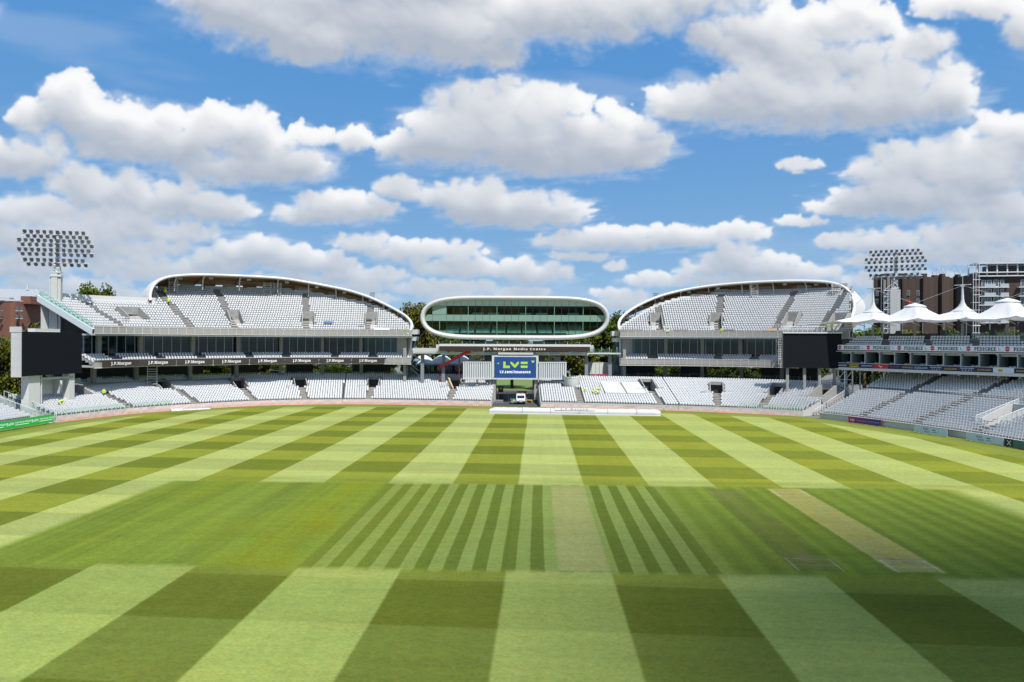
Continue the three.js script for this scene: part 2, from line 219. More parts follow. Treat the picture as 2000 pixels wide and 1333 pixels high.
// ---------------------------------------------------------------- the ground: mown field, verge, roads
const EDGE = [[-75.5, 60], [-75.6, 90], [-75.5, 104.3], [-75, 114.5], [-72.5, 125], [-65.8, 135.5], [-52.8, 145.8], [-38.1, 150.3], [-21.7, 149.4], [-5.3, 147.4], [12, 144.6], [29.5, 140.3], [39.6, 136.7], [52.9, 130.3], [57.9, 121], [63, 105.9], [65.7, 90.7], [66.5, 60]].map(([x, d]) => V(x, 0, -d));
const EDGE_LINE = curve(EDGE).getPoints(140);
{
  const TAN = 0.0377;
  // distance to the field's edge on a coarse grid
  const CW = 170, CH = 160, dist = new Float32Array(CW * CH);
  for (let j = 0; j < CH; j++) for (let i = 0; i < CW; i++) {
    const x = -85 + i, d = j; let best = 1e9;
    for (let k = 0; k < EDGE_LINE.length - 1; k++) { const a = EDGE_LINE[k], b = EDGE_LINE[k + 1], ex = b.x - a.x, ez = b.z - a.z, t = clamp(((x - a.x) * ex + (-d - a.z) * ez) / (ex * ex + ez * ez)); const q = Math.hypot(x - a.x - ex * t, -d - a.z - ez * t); if (q < best) best = q; }
    dist[j * CW + i] = best;
  }
  const edgeDist = (x, d) => { const fi = clamp(x + 85, 0, CW - 1.01), fj = clamp(d, 0, CH - 1.01), i = Math.floor(fi), j = Math.floor(fj), u = fi - i, v = fj - j, o = j * CW + i; return lerp(lerp(dist[o], dist[o + 1], u), lerp(dist[o + CW], dist[o + CW + 1], u), v); };
  const LL = [0.280, 0.315, 0.090], LD = [0.232, 0.264, 0.078], DL = [0.182, 0.202, 0.022], DD = [0.106, 0.130, 0.014];       // mown with and against the grain, both ways
  const LLn = [0.212, 0.256, 0.062], LDn = [0.182, 0.226, 0.054], DLn = [0.104, 0.132, 0.022], DDn = [0.080, 0.100, 0.011];  // darker, greener set of the same tones, blended in at the near end
  const RING = [0.135, 0.160, 0.024], NS_L = [0.142, 0.186, 0.044], NS_D = [0.074, 0.104, 0.014], STRIP = [0.208, 0.214, 0.076], STRAW = [0.236, 0.222, 0.052], BROWN = [0.106, 0.116, 0.028], LIME = [0.124, 0.172, 0.020], OCHRE = [0.150, 0.166, 0.008], BARE = [0.165, 0.125, 0.075], WHITE = [0.50, 0.50, 0.45];
  const mix = (a, b, t, o) => { o[0] = a[0] + (b[0] - a[0]) * t; o[1] = a[1] + (b[1] - a[1]) * t; o[2] = a[2] + (b[2] - a[2]) * t; return o; };
  const wave = (x, soft) => { const f = x - Math.floor(x); return smooth(0, soft, f) * (1 - smooth(0.5, 0.5 + soft, f)) + smooth(1 - soft * 0.01, 1, f) * 0; };
  const c1 = [0, 0, 0], c2 = [0, 0, 0], c3 = [0, 0, 0];
  function turf(X, d, px, out) {
    const wob = 0.06 * noise(X / 11, d / 11) + 0.015 * noise(X / 0.9, d / 0.9);
    const a = X * 0.9993 - d * TAN + wob, b = d + 0.076 * X + wob * 1.2;
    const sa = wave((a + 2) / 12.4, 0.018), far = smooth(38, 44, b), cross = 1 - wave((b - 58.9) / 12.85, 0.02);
    const right = smooth(-4, 26, a);
    mix(LD, LL, lerp(cross, 0.55 + 0.45 * cross, right), c1); mix(DD, DL, lerp(cross * 0.85, 0.34 + 0.66 * cross, right), c2); mix(c2, c1, sa, out);
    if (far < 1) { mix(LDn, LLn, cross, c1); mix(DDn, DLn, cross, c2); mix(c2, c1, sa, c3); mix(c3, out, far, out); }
    const e = edgeDist(X, d) + 0.35 * noise(X / 5, d / 5);
    if (e < 9) { const ring = smooth(0.55, -0.55, Math.sin(e * 1.05)) * 0.14; mix(RING, LL, ring, c1); mix(out, c1, smooth(6.4, 5.7, e) * 0.9, out); }
    // the square: pitches cut along its length
    const inA = smooth(-35.6, -34.6, a) * smooth(39.5, 37.0, a), bb = d + 0.035 * X, inB = smooth(41.1, 42.3, bb + 0.25 * noise(X / 3, d / 3)) * smooth(67.6, 66.3, bb), sq = inA * inB;
    const band = Math.exp(-(((bb - 68.0) / 1.5) ** 2)) * smooth(-40, -30, a) * 0.45 + Math.exp(-(((bb - 41.2) / 1.3) ** 2)) * smooth(-38, -30, a) * 0.3; if (band > 0.01) mix(out, NS_D, band * (0.7 + 0.5 * noise(X / 6, d / 1.5)), out);   // roller tracks at both ends
    if (sq > 0) {
      const st = wave((a - 1.23) / 1.74 + 0.5, 0.06);                     // narrow light and dark bands
      mix(NS_D, NS_L, st, c1);
      const left = smooth(-13.9, -14.6, a), mid = smooth(9.6, 12.5, a);
      if (left > 0) { const streak = 0.5 + 0.5 * noise(a / 1.9, b / 40) + 0.35 * noise(a / 0.6, b / 22); mix(NS_D, LIME, clamp(streak + 0.25), c2); mix(c2, OCHRE, smooth(-21.5, -17.5, a) * smooth(-13.9, -15, a) * (0.4 + 0.4 * noise(X / 2, d / 5)), c2); mix(c2, OCHRE, 0.5 * smooth(0.1, 0.6, fbm(a / 3.2, b / 14, 3)) , c2); mix(c1, c2, left, c1); }
      if (mid > 0) { const streak = 0.45 + 0.4 * wave((a - 1.23) / 1.74 + 0.5, 0.3) + 0.3 * noise(a / 1.1, b / 30); mix(NS_D, LIME, clamp(streak), c2); mix(c1, c2, mid, c1); }
      const warmL = smooth(-3, -14, a) * 0.55; mix(c1, OCHRE, warmL * 0.5 * (1 - left), c1);
      mix(out, c1, sq * 0.97, out);
      const strip = (a0, a1, b0, b1, col, k) => { const m = smooth(a0 - 0.12, a0 + 0.12, a + 0.06 * noise(X * 3, d * 3)) * smooth(a1 + 0.12, a1 - 0.12, a + 0.06 * noise(X * 3, d * 3 + 9)) * smooth(b0 - 0.15, b0 + 0.15, bb) * smooth(b1 + 0.15, b1 - 0.15, bb); if (m > 0) mix(out, col, m * k, out); return m; };
      const g = fbm(X * 1.3, d * 0.45, 4);
      mix(STRIP, NS_L, clamp(0.12 + 0.35 * g), c3); strip(1.23, 4.27, 41.95, 66.6, c3, 0.97);
      mix(BROWN, NS_D, clamp(0.35 + 1.1 * g), c3); strip(15.35, 18.45, 42.6, 66.0, c3, 0.6);
      mix(STRAW, STRIP, clamp(0.4 + 1.6 * g), c3); const m3 = strip(21.15, 24.3, 42.75, 66.4, c3, 0.97);
      for (const [a0, a1, near] of [[21.15, 24.3, 44.9], [15.35, 18.45, 45.0]]) for (const bc of [near, near + 18.6]) {   // scuffed ends and crease lines
        const cA = (a0 + a1) / 2, sc = Math.exp(-(((a - cA + 0.25) / 0.95) ** 2 + ((bb - bc - 0.2) / 1.1) ** 2)) * clamp(0.5 + 2.2 * fbm(X * 1.4 + 9, d * 1.1, 4)) * (bc === near ? 1 : 0.45);
        mix(out, BARE, clamp(sc * 0.9), out);
        const s = bc === near ? -1 : 1, dir = (bb - bc) * s, ink = a0 > 20 ? 0.45 : bc === near ? 0.30 : 0.10, al = Math.max(0.06, px);
        const ln = (v, w) => clamp((w - Math.abs(v)) / al + 0.5) * Math.min(1, w * 2 / px);
        if (dir > -0.1 && dir < 2.35) { mix(out, WHITE, ink * ln(a - cA - 1.32, 0.035), out); mix(out, WHITE, ink * ln(a - cA + 1.32, 0.035), out); }
        if (Math.abs(a - cA) < 1.55) { mix(out, WHITE, 0.55 * ink * ln(dir, 0.03), out); mix(out, WHITE, 0.55 * ink * ln(dir - 1.22, 0.03), out); }
      }
    }
    // turf is never even: blades, tufts, wear
    const fine = noise(X * 6.1, d * 8.7) * 0.17 + noise(X * 2.3, d * 3.1) * 0.10 + fbm(X / 3.1, d / 2.2, 3) * 0.09 + fbm(X / 14, d / 11, 2) * 0.07 + 0.05 * noise(X / 5, d * 1.6) + 0.07 * fbm(a / 0.9, b / 26, 2) + 0.04 * noise(a / 14, b / 0.9);
    const yel = 0.09 * fbm(X / 9 + 50, d / 6, 3) + 0.05 * noise(X * 1.9 + 7, d * 1.7);
    out[0] = Math.max(0.01, out[0] * (1 + fine + yel)); out[1] = Math.max(0.01, out[1] * (1 + fine)); out[2] = Math.max(0.004, out[2] * (1 + fine - yel));
    return out;
  }
  const grassBump = (() => { const n = 512, d = new Uint8Array(n * n * 4), r = rng(5); const f = new Float32Array(n * n); for (let i = 0; i < n * n; i++) f[i] = r(); for (let j = 0; j < n; j++) for (let i = 0; i < n; i++) { const o = (j * n + i) * 4, v = (f[j * n + i] + f[((j + 1) % n) * n + i] + f[((j + 2) % n) * n + i] * 0.7 + f[j * n + (i + 1) % n] * 0.5) / 3.2; d[o] = d[o + 1] = d[o + 2] = 255 * v; d[o + 3] = 255; } const t = new THREE.DataTexture(d, n, n); t.wrapS = t.wrapT = THREE.RepeatWrapping; t.magFilter = THREE.LinearFilter; t.needsUpdate = true; return t; })();
  const inField = (x0, x1, d0, d1) => {                   // the part of the field inside a rectangle
    let poly = [...EDGE_LINE.map((q) => [q.x, -q.z]), [66.5, 0], [-75.5, 0]];
    const cut = (ins, cross) => { const o = []; for (let i = 0; i < poly.length; i++) { const p = poly[i], q = poly[(i + 1) % poly.length], a = ins(p), b = ins(q); if (a) o.push(p); if (a !== b) o.push(cross(p, q)); } poly = o; };
    const X = (v) => (p, q) => { const t = (v - p[0]) / (q[0] - p[0]); return [v, lerp(p[1], q[1], t)]; }, Dd = (v) => (p, q) => { const t = (v - p[1]) / (q[1] - p[1]); return [lerp(p[0], q[0], t), v]; };
    cut((p) => p[0] >= x0, X(x0)); cut((p) => p[0] <= x1, X(x1)); cut((p) => p[1] >= d0, Dd(d0)); cut((p) => p[1] <= d1, Dd(d1));
    const g = new THREE.ShapeGeometry(new THREE.Shape(poly.map(([x, d]) => new THREE.Vector2(x, d)))), pos = g.attributes.position, uv = g.attributes.uv;
    for (let i = 0; i < pos.count; i++) { const x = pos.getX(i), d = pos.getY(i); uv.setXY(i, (x - x0) / (x1 - x0), (d - d0) / (d1 - d0)); pos.setXYZ(i, x, 0, -d); }
    g.computeVertexNormals(); return g;
  };
  const tiles = [[-52, 0, 2, 62, 1664, 2048], [0, 52, 2, 62, 1664, 2048], [-80, 0, 62, 152, 2048, 2048], [0, 72, 62, 152, 2048, 2048], [-80, -52, 2, 62, 256, 512], [52, 72, 2, 62, 256, 512]];
  const o = [0, 0, 0], S = new Uint8Array(4096); for (let i = 0; i < 4096; i++) S[i] = Math.round(255 * toS(i / 4095));
  for (const [x0, x1, d0, d1, w, h] of tiles) {
    const data = new Uint8Array(w * h * 4), px = (x1 - x0) / w;
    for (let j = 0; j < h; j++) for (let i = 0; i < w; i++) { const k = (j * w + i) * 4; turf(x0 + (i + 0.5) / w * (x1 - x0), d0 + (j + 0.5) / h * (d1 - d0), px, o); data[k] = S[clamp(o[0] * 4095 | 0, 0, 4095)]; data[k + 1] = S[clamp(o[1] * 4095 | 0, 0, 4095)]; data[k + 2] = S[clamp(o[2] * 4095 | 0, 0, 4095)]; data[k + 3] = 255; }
    const t = new THREE.DataTexture(data, w, h); t.colorSpace = THREE.SRGBColorSpace; t.magFilter = THREE.LinearFilter; t.minFilter = THREE.LinearMipmapLinearFilter; t.generateMipmaps = true; t.needsUpdate = true;
    const b = rep(grassBump, (x1 - x0) / 9, (d1 - d0) / 9);
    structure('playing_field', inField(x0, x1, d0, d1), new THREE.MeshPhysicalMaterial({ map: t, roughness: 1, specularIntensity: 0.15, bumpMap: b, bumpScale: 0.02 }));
  }
  const gnd = new THREE.PlaneGeometry(5000, 5000).rotateX(-Math.PI / 2).translate(0, -0.06, -600);
  structure('ground', gnd, mat([0.16, 0.16, 0.15], 0.95, { map: rep(GRAIN, 400) }));
  const road = new THREE.PlaneGeometry(12, 46).rotateX(-Math.PI / 2).translate(1.8, 0.008, -169.5); structure('service_road', road, M.asphalt);
  const lawn = new THREE.PlaneGeometry(170, 90).rotateX(-Math.PI / 2).translate(5, -0.02, -240); structure('practice_lawn', lawn, mat([0.13, 0.19, 0.035], 0.95, { map: rep(GRAIN, 20) }));
}
// ---------------------------------------------------------------- seating tiers
const seatShape = (b0, bh, p0, ph) => {                                  // tip-up seat: rounded backrest, folded pan, bracket
  const rr = (w, h, r) => { const s = new THREE.Shape(), x = w / 2; s.moveTo(-x + 0.03, 0); s.lineTo(x - 0.03, 0); s.lineTo(x, h - r); s.quadraticCurveTo(x, h, x - r, h); s.lineTo(-x + r, h); s.quadraticCurveTo(-x, h, -x, h - r); return s; };
  const back = new THREE.ExtrudeGeometry(rr(0.41, bh, 0.09), { depth: 0.035, bevelEnabled: false, curveSegments: 3 }).rotateX(-0.16).translate(0, b0, -0.12);
  const pan = new THREE.ExtrudeGeometry(rr(0.37, ph, 0.07), { depth: 0.05, bevelEnabled: false, curveSegments: 2 }).rotateX(-0.08).translate(0, p0, -0.04);
  return mergeGeometries([plain(back), plain(pan), plain(box(0.05, 0.5, 0.05, 0, 0.25, -0.1))]);
};
const seatGeo = seatShape(0.45, 0.37, 0.42, 0.26), seatLow = seatShape(0.50, 0.31, 0.48, 0.22);
// F, B: matching plan points of a tier's front and back edge; n rows rising from h0
function makeTier({ F, B, n, h0, rise, kmax = () => n, kmin = () => 0, aisles = [], voms = [], pitch = 0.5, seatRise = 0, back = 0.62, skip }) {
  const cf = curve(F), cb = curve(B), T = { n, h0, rise };
  T.pos = (t, r) => { const a = cf.getPoint(t), b = cb.getPoint(t); return a.lerp(b, r); };
  T.normal = (t) => flat(cb.getPoint(t).sub(cf.getPoint(t))).normalize();
  T.h = (k) => h0 + rise * k;
  T.tOf = (px, h = h0) => { let best = 0, e = 1e9; for (let i = 0; i <= 1500; i++) { const q = cf.getPoint(i / 1500), p = 1000 + FOCAL * q.x / -q.z; if (Math.abs(p - px) < e) { e = Math.abs(p - px); best = i / 1500; } } return best; };
  const A = aisles.map((a) => ({ k0: 0, k1: n, w: 1.25, ...a, t: a.t ?? T.tOf(a.px) })), Vm = voms.map((v) => ({ k0: 5, k1: 11, w: 2.6, ...v, t: v.t ?? T.tOf(v.px) }));
  T.aisles = A; T.voms = Vm;
  const off = (t, at, r) => T.pos(t, r).distanceTo(T.pos(at, r));
  // steps of the terrace
  const N = 170, p = [], ix = [], quad = (a, b, c, d) => { const o = p.length / 3; for (const q of [a, b, c, d]) p.push(q.x, q.y, q.z); ix.push(o, o + 1, o + 2, o, o + 2, o + 3); };
  for (let k = 0; k < n; k++) for (let i = 0; i < N; i++) {
    const t0 = i / N, t1 = (i + 1) / N, tm = (t0 + t1) / 2; if (k >= kmax(tm) || k < kmin(tm)) continue;
    if (Vm.some((v) => k >= v.k0 && k < v.k1 && off(tm, v.t, (k + 0.5) / n) < v.w / 2)) continue;
    const P = (t, r, h) => { const q = T.pos(t, r); q.y = h; return q; }, r0 = k / n, r1 = (k + 1) / n, h = T.h(k);
    quad(P(t0, r0, h), P(t1, r0, h), P(t1, r1, h), P(t0, r1, h)); quad(P(t0, r0, h - rise), P(t1, r0, h - rise), P(t1, r0, h), P(t0, r0, h));
    if (k + 1 >= kmax(tm)) quad(P(t0, r1, h - 0.5), P(t1, r1, h - 0.5), P(t1, r1, h + 0.02), P(t0, r1, h + 0.02));
  }
  const g = new THREE.BufferGeometry(); g.setAttribute('position', new THREE.Float32BufferAttribute(p, 3)); g.setAttribute('uv', new THREE.Float32BufferAttribute(p.length / 3 * 2 ? Array.from({ length: p.length / 3 * 2 }, (_, i) => (i & 1 ? p[(i >> 1) * 3 + 2] : p[(i >> 1) * 3])) : [], 2)); g.setIndex(ix); g.computeVertexNormals(); T.geo = g;
  // seats
  T.seats = []; const R = rng(Math.round(h0 * 100) + n + F.length);
  for (let k = 0; k < n; k++) {
    const r = (k + back) / n; let prev = T.pos(0, r), acc = 0;
    for (let i = 1; i <= 2400; i++) {
      const t = i / 2400, q = T.pos(t, r); acc += q.distanceTo(prev); prev = q;
      if (acc < pitch) continue; acc -= pitch;
      if (k >= kmax(t) || k < kmin(t)) continue;
      if (A.some((a) => k >= a.k0 && k < a.k1 && off(t, a.t, r) < a.w / 2 + 0.12) || Vm.some((v) => k >= v.k0 - 0.5 && k < v.k1 && off(t, v.t, r) < v.w / 2 + 0.3) || (skip && skip(t, k))) continue;
      const nn = T.normal(t), yaw = Math.atan2(-nn.x, -nn.z) + (R() - 0.5) * 0.06;
      T.seats.push(new THREE.Matrix4().compose(V(q.x, T.h(k), q.z), new THREE.Quaternion().setFromEuler(new THREE.Euler((R() - 0.5) * 0.05, yaw, 0)), V(1, 1, 1)));
    }
  }
  return T;
}
function aisleStairs(parent, T, mat) {                    // two steps to each row
  for (const a of T.aisles) { const g = []; const kk = Math.min(a.k1, T.n); for (let k = a.k0; k < kk; k++) { if (a.top && k >= a.top) break; const q = T.pos(a.t, (k + 0.78) / T.n), nn = T.normal(a.t), dp = T.pos(a.t, 1 / T.n).distanceTo(T.pos(a.t, 0)); g.push(box(a.w, T.rise * 0.5, dp * 0.44, q.x, T.h(k) + T.rise * 0.25, q.z, Math.atan2(nn.x, nn.z))); } if (g.length) part(parent, 'aisle_stair', g, mat); }
}
function vomitories(parent, T, wallMat = M.concrete, door = M.dark) {  // stair mouths through the seating: floor, side walls, rear wall with a doorway, guard rails
  for (const v of T.voms) {
    const nn = T.normal(v.t), yaw = Math.atan2(nn.x, nn.z), a = T.pos(v.t, v.k0 / T.n), b = T.pos(v.t, v.k1 / T.n), len = a.distanceTo(b), hf = T.h(v.k0) - T.rise, ht = T.h(v.k1) + 0.75;
    const V0 = new THREE.Group(); V0.name = 'stair_mouth'; V0.position.set(a.x, 0, a.z); V0.rotation.y = yaw; parent.add(V0);
    part(V0, 'landing', box(v.w, 0.1, len, 0, hf - 0.05, len / 2), M.step);
    for (const s of [-1, 1]) {                              // walls fall with the seating
      const sh = new THREE.Shape(); sh.moveTo(0, hf - 0.4); sh.lineTo(len, hf - 0.4); sh.lineTo(len, ht); sh.lineTo(len * 0.75, ht); sh.lineTo(0, T.h(v.k0) + 0.75); 
      part(V0, 'side_wall', new THREE.ExtrudeGeometry(sh, { depth: 0.18, bevelEnabled: false }).rotateY(-Math.PI / 2).translate(s * (v.w / 2) + 0.09, 0, 0), wallMat);
      const rg = []; const x0 = s * (v.w / 2 + 0.1), x1 = s * (v.w / 2 + 1.7); for (const y of [0.5, 1.0]) rg.push(bar(V(x0, hf + y + 0.1, -0.15), V(x1, hf + y + 0.1, -0.15), 0.045)); for (let i = 0; i <= 3; i++) rg.push(bar(V(lerp(x0, x1, i / 3), hf, -0.15), V(lerp(x0, x1, i / 3), hf + 1.1, -0.15), 0.05)); part(V0, 'guard_rail', rg, M.rail);
    }
    part(V0, 'rear_wall', [box(v.w - 0.19, ht - hf - 1.9 > 0.3 ? ht - hf - 1.9 : 0.3, 0.2, 0, ht - (ht - hf - 1.9 > 0.3 ? ht - hf - 1.9 : 0.3) / 2 - 0.01, len * 0.86)], wallMat);
    part(V0, 'doorway', box(v.w - 0.2, 2.0, 0.12, 0, hf + 0.99, len * 0.95), door);
  }
}
// a run along a tier's front edge: points, outward normals, arc lengths
function run(T, t0, t1, m = 80, off = 0) { const pts = [], nrm = [], len = [0]; for (let i = 0; i <= m; i++) { const t = lerp(t0, t1, i / m), n = T.normal(t), q = flat(T.pos(t, 0)).addScaledVector(n, off); pts.push(q); nrm.push(n); if (i) len.push(len[i - 1] + q.distanceTo(pts[i - 1])); } return { pts, nrm, len, total: len[m], at(s) { let i = 0; while (i < m - 1 && len[i + 1] < s) i++; const f = clamp((s - len[i]) / (len[i + 1] - len[i])); return [pts[i].clone().lerp(pts[i + 1], f), nrm[i].clone().lerp(nrm[i + 1], f).normalize()]; } }; }
// plates set along a run: call f(x-centre, outward yaw, width, index)
function along(R, step, f) { const n = Math.max(1, Math.round(R.total / step)); for (let i = 0; i < n; i++) { const [a] = R.at(i / n * R.total), [b] = R.at((i + 1) / n * R.total), c = a.clone().add(b).multiplyScalar(0.5), d = b.clone().sub(a); f(c, Math.atan2(-d.z, d.x), d.length(), i, a, b); } }
// turned so that local x runs along the run and local z points to the field (runs go left to right seen from the field)
function place(parent, name, geo, m, c, yaw, y = 0, label) { const o = part(parent, name, geo, m, label); o.position.set(c.x, y, c.z); o.rotation.y = yaw; return o; }
const unitBox = new THREE.BoxGeometry(1, 1, 1);
function slab(parent, name, m, c, yaw, w, h, d, y, z = 0) { const o = new THREE.Mesh(unitBox, m); o.name = name; o.scale.set(w, h, d); o.position.set(c.x + Math.sin(yaw) * z, y, c.z + Math.cos(yaw) * z); o.rotation.y = yaw; parent.add(o); return o; }
// ---------------------------------------------------------------- the two roofed stands either side of the media centre
function printedBoard(tex, w, h) { return new THREE.MeshStandardMaterial({ map: tex, roughness: 0.5 }); }
const boardGeo = (() => { const g = new THREE.BoxGeometry(1, 1, 1), uv = g.attributes.uv; for (let i = 0; i < uv.count; i++) if (i < 16 || i > 19) uv.setXY(i, 0.01, 0.02); return g; })();   // print on the front face only
const JPM = print(512, 88, (c, w, h) => { c.fillStyle = '#3a312e'; c.fillRect(0, 0, w, h); c.fillStyle = '#f2efec'; c.font = 'bold 50px serif'; c.textAlign = 'center'; c.textBaseline = 'middle'; c.fillText('J.P.Morgan', w / 2, h / 2 + 2); });
const jpmMat = printedBoard(JPM);
function bigStand(cfg) {
  const S = thing(cfg.name, cfg.label, 'stand'), interp = (tab, x) => { for (let i = 0; i < tab.length - 1; i++) if (x <= tab[i + 1][0]) return lerp(tab[i][1], tab[i + 1][1], clamp((x - tab[i][0]) / (tab[i + 1][0] - tab[i][0]))); return tab[tab.length - 1][1]; };
  const F = cfg.UF.map(([px, d]) => flat(at(px, 650, d))), B = cfg.UB.map(([px, d]) => flat(at(px, 568, d)));
  const cf = curve(F), tPx = []; for (let i = 0; i <= 400; i++) { const q = cf.getPoint(i / 400); tPx.push(1000 + FOCAL * q.x / -q.z); }
  const pxOf = (t) => tPx[Math.round(t * 400)];
  const U = makeTier({ F, B, n: 20, h0: 15.25, rise: 0.525, pitch: 0.53, kmax: (t) => Math.round(interp(cfg.kmax, pxOf(t))), aisles: cfg.upperAisles, voms: cfg.upperVoms });
  S.userData.tier = undefined; delete S.userData.tier;
  part(S, 'upper_terrace', U.geo, M.stepLight); stuff(S, 'upper_seats', seatGeo, M.seat, U.seats); aisleStairs(S, U, M.step); vomitories(S, U);
  const R = run(U, 0, 1, 120);
  // upper parapet: panels between posts, top and bottom rails
  part(S, 'parapet_backing', sweep(R.pts, R.nrm, [[0.06, 14.75], [0.06, 15.9], [0.16, 15.9], [0.16, 14.75]]), M.panel);
  along(R, 1.66, (c, yaw, w) => { slab(S, 'parapet_panel', M.panel, c, yaw, w - 0.14, 1.02, 0.1, 15.32, 0.04); const e = slab(S, 'parapet_post', M.trim, c, yaw, 0.09, 1.3, 0.16, 15.33, 0.06); e.position.x += Math.cos(yaw) * w / 2; e.position.z -= Math.sin(yaw) * w / 2; });
  part(S, 'parapet_rail', sweep(R.pts, R.nrm, [[-0.14, 15.92], [-0.14, 16.02], [0.2, 16.02], [0.2, 15.92]]), M.trim); part(S, 'parapet_sill', sweep(R.pts, R.nrm, [[-0.16, 14.62], [-0.16, 14.76], [0.22, 14.76], [0.22, 14.62]]), M.trim);
  part(S, 'upper_soffit', sweep(R.pts, R.nrm, [[0.0, 14.3], [0.0, 14.61], [15.5, 14.61], [15.5, 14.3]]), M.soffit);
  // underside of the raked tier
  part(S, 'tier_underside', sheet([R.pts.map((q, i) => V(q.x + R.nrm[i].x * 0.6, 14.63, q.z + R.nrm[i].z * 0.6)), R.pts.map((q, i) => { const t = i / (R.pts.length - 1), k = Math.round(interp(cfg.kmax, pxOf(t))), e = U.pos(t, k / 20); return V(e.x, U.h(k) - 0.8, e.z); })]), M.concrete);
  part(S, 'tier_back', sheet([R.pts.map((q, i) => { const t = i / (R.pts.length - 1), k = Math.round(interp(cfg.kmax, pxOf(t))), e = U.pos(t, k / 20), n = R.nrm[i]; return V(e.x + n.x * 0.1, U.h(k) + (cfg.backWall ? interp(cfg.backWall, pxOf(t)) : 0.4), e.z + n.z * 0.1); }), R.pts.map((q, i) => { const t = i / (R.pts.length - 1), k = Math.round(interp(cfg.kmax, pxOf(t))), e = U.pos(t, k / 20), n = R.nrm[i]; return V(e.x + n.x * 0.1, 8, e.z + n.z * 0.1); })]), M.white);
  // middle balcony: slab, three rows, fascia
  const tA = cfg.midRange ? U.tOf(cfg.midRange[0]) : 0, tB = cfg.midRange ? U.tOf(cfg.midRange[1]) : 1, MR = run(U, tA, tB, 110), mt = [];
  part(S, 'balcony_slab', sweep(MR.pts, MR.nrm, [[0.2, 8.35], [0.2, 8.72], [12.5, 8.72], [12.5, 8.35]]), M.soffit);
  const MF = [], MB = []; for (let i = 0; i <= 12; i++) { const t = lerp(tA, tB, i / 12), q = flat(U.pos(t, 0)), n = U.normal(t); MF.push(q.clone().addScaledVector(n, 0.5)); MB.push(q.clone().addScaledVector(n, 4.3)); }
  const mid = makeTier({ F: MF, B: MB, n: 4, h0: 8.95, rise: 0.36, pitch: 0.56, aisles: cfg.midAisles.map((px) => ({ px, w: 1.6 })) });
  part(S, 'balcony_terrace', mid.geo, M.concrete); stuff(S, 'balcony_seats', seatGeo, M.seat, mid.seats); aisleStairs(S, mid, M.step);
  part(S, 'fascia_backing', sweep(MR.pts, MR.nrm, [[0.08, 8.42], [0.08, 9.7], [0.22, 9.7], [0.22, 8.42]]), M.panel); part(S, 'fascia_rail', sweep(MR.pts, MR.nrm, [[-0.12, 9.72], [-0.12, 9.8], [0.26, 9.8], [0.26, 9.72]]), M.trim); part(S, 'fascia_sill', sweep(MR.pts, MR.nrm, [[-0.18, 8.22], [-0.18, 8.38], [0.3, 8.38], [0.3, 8.22]]), M.trim);
  for (const [a, b] of cfg.signs) {
    const q0 = U.pos(U.tOf(a), 0), q1 = U.pos(U.tOf(b), 0), c = q0.clone().add(q1).multiplyScalar(0.5), d = q1.clone().sub(q0), yaw = Math.atan2(-d.z, d.x), w = d.length();
    const sg = slab(S, 'sign_board', jpmMat, c, yaw, w, 1.3, 0.08, 9.06, 0.42); sg.geometry = boardGeo; sg.userData.label = 'dark brown fascia board lettered J.P.Morgan';
  }
  const greyRun = cfg.greys.map(([a, b]) => run(U, U.tOf(a), U.tOf(b), 40)); for (const G of greyRun) along(G, 1.66, (c, yaw, w) => { slab(S, 'fascia_panel', M.panel, c, yaw, w - 0.14, 1.1, 0.1, 9.06, 0.04); const e = slab(S, 'fascia_post', M.trim, c, yaw, 0.09, 1.34, 0.16, 9.06, 0.06); e.position.x += Math.cos(yaw) * w / 2; e.position.z -= Math.sin(yaw) * w / 2; });
  // glass front of the boxes behind the balcony
  const GR = run(U, tA, tB, 110, 5.4); along(GR, 1.78, (c, yaw, w, i) => { slab(S, 'window_pane', M.pane, c, yaw, w - 0.07, 4.0, 0.02, 12.35); const e = slab(S, 'mullion', M.railGrey, c, yaw, 0.07, 4.0, 0.12, 12.35, 0.02); e.position.x += Math.cos(yaw) * w / 2; e.position.z -= Math.sin(yaw) * w / 2; });
  part(S, 'window_sill', sweep(GR.pts, GR.nrm, [[-0.1, 10.1], [-0.1, 10.33], [0.3, 10.33], [0.3, 10.1]]), M.panel);
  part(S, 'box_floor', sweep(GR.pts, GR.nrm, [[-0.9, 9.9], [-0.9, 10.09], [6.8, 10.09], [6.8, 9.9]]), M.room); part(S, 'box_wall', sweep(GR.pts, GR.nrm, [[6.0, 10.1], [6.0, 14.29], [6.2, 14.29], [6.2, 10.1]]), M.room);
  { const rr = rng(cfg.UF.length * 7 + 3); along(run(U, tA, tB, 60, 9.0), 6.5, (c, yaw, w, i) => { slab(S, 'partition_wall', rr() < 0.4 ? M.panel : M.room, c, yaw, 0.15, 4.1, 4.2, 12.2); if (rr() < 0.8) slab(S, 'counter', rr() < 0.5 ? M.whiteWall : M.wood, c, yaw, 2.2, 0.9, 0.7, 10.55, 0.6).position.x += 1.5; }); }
  // columns
  for (const px of cfg.columns) { const t = U.tOf(px), n = U.normal(t), q = flat(U.pos(t, 0)).addScaledVector(n, 4.75), yaw = Math.atan2(n.x, n.z); slab(S, 'column', M.concrete, q, yaw, 0.75, 4.3, 0.75, 12.45); const q2 = flat(U.pos(t, 0)).addScaledVector(n, 6.2); slab(S, 'column', M.concrete, q2, yaw, 0.75, 8.4, 0.75, 4.15); }
  // concourse behind the lower seats: floor, glass balustrade, dark rear wall with gaps to the daylight
  const CR = run(U, tA, tB, 90); part(S, 'concourse_floor', sweep(CR.pts, CR.nrm, [[4.8, 4.9], [4.8, 5.12], [15.5, 5.12], [15.5, 4.9]]), M.concrete);
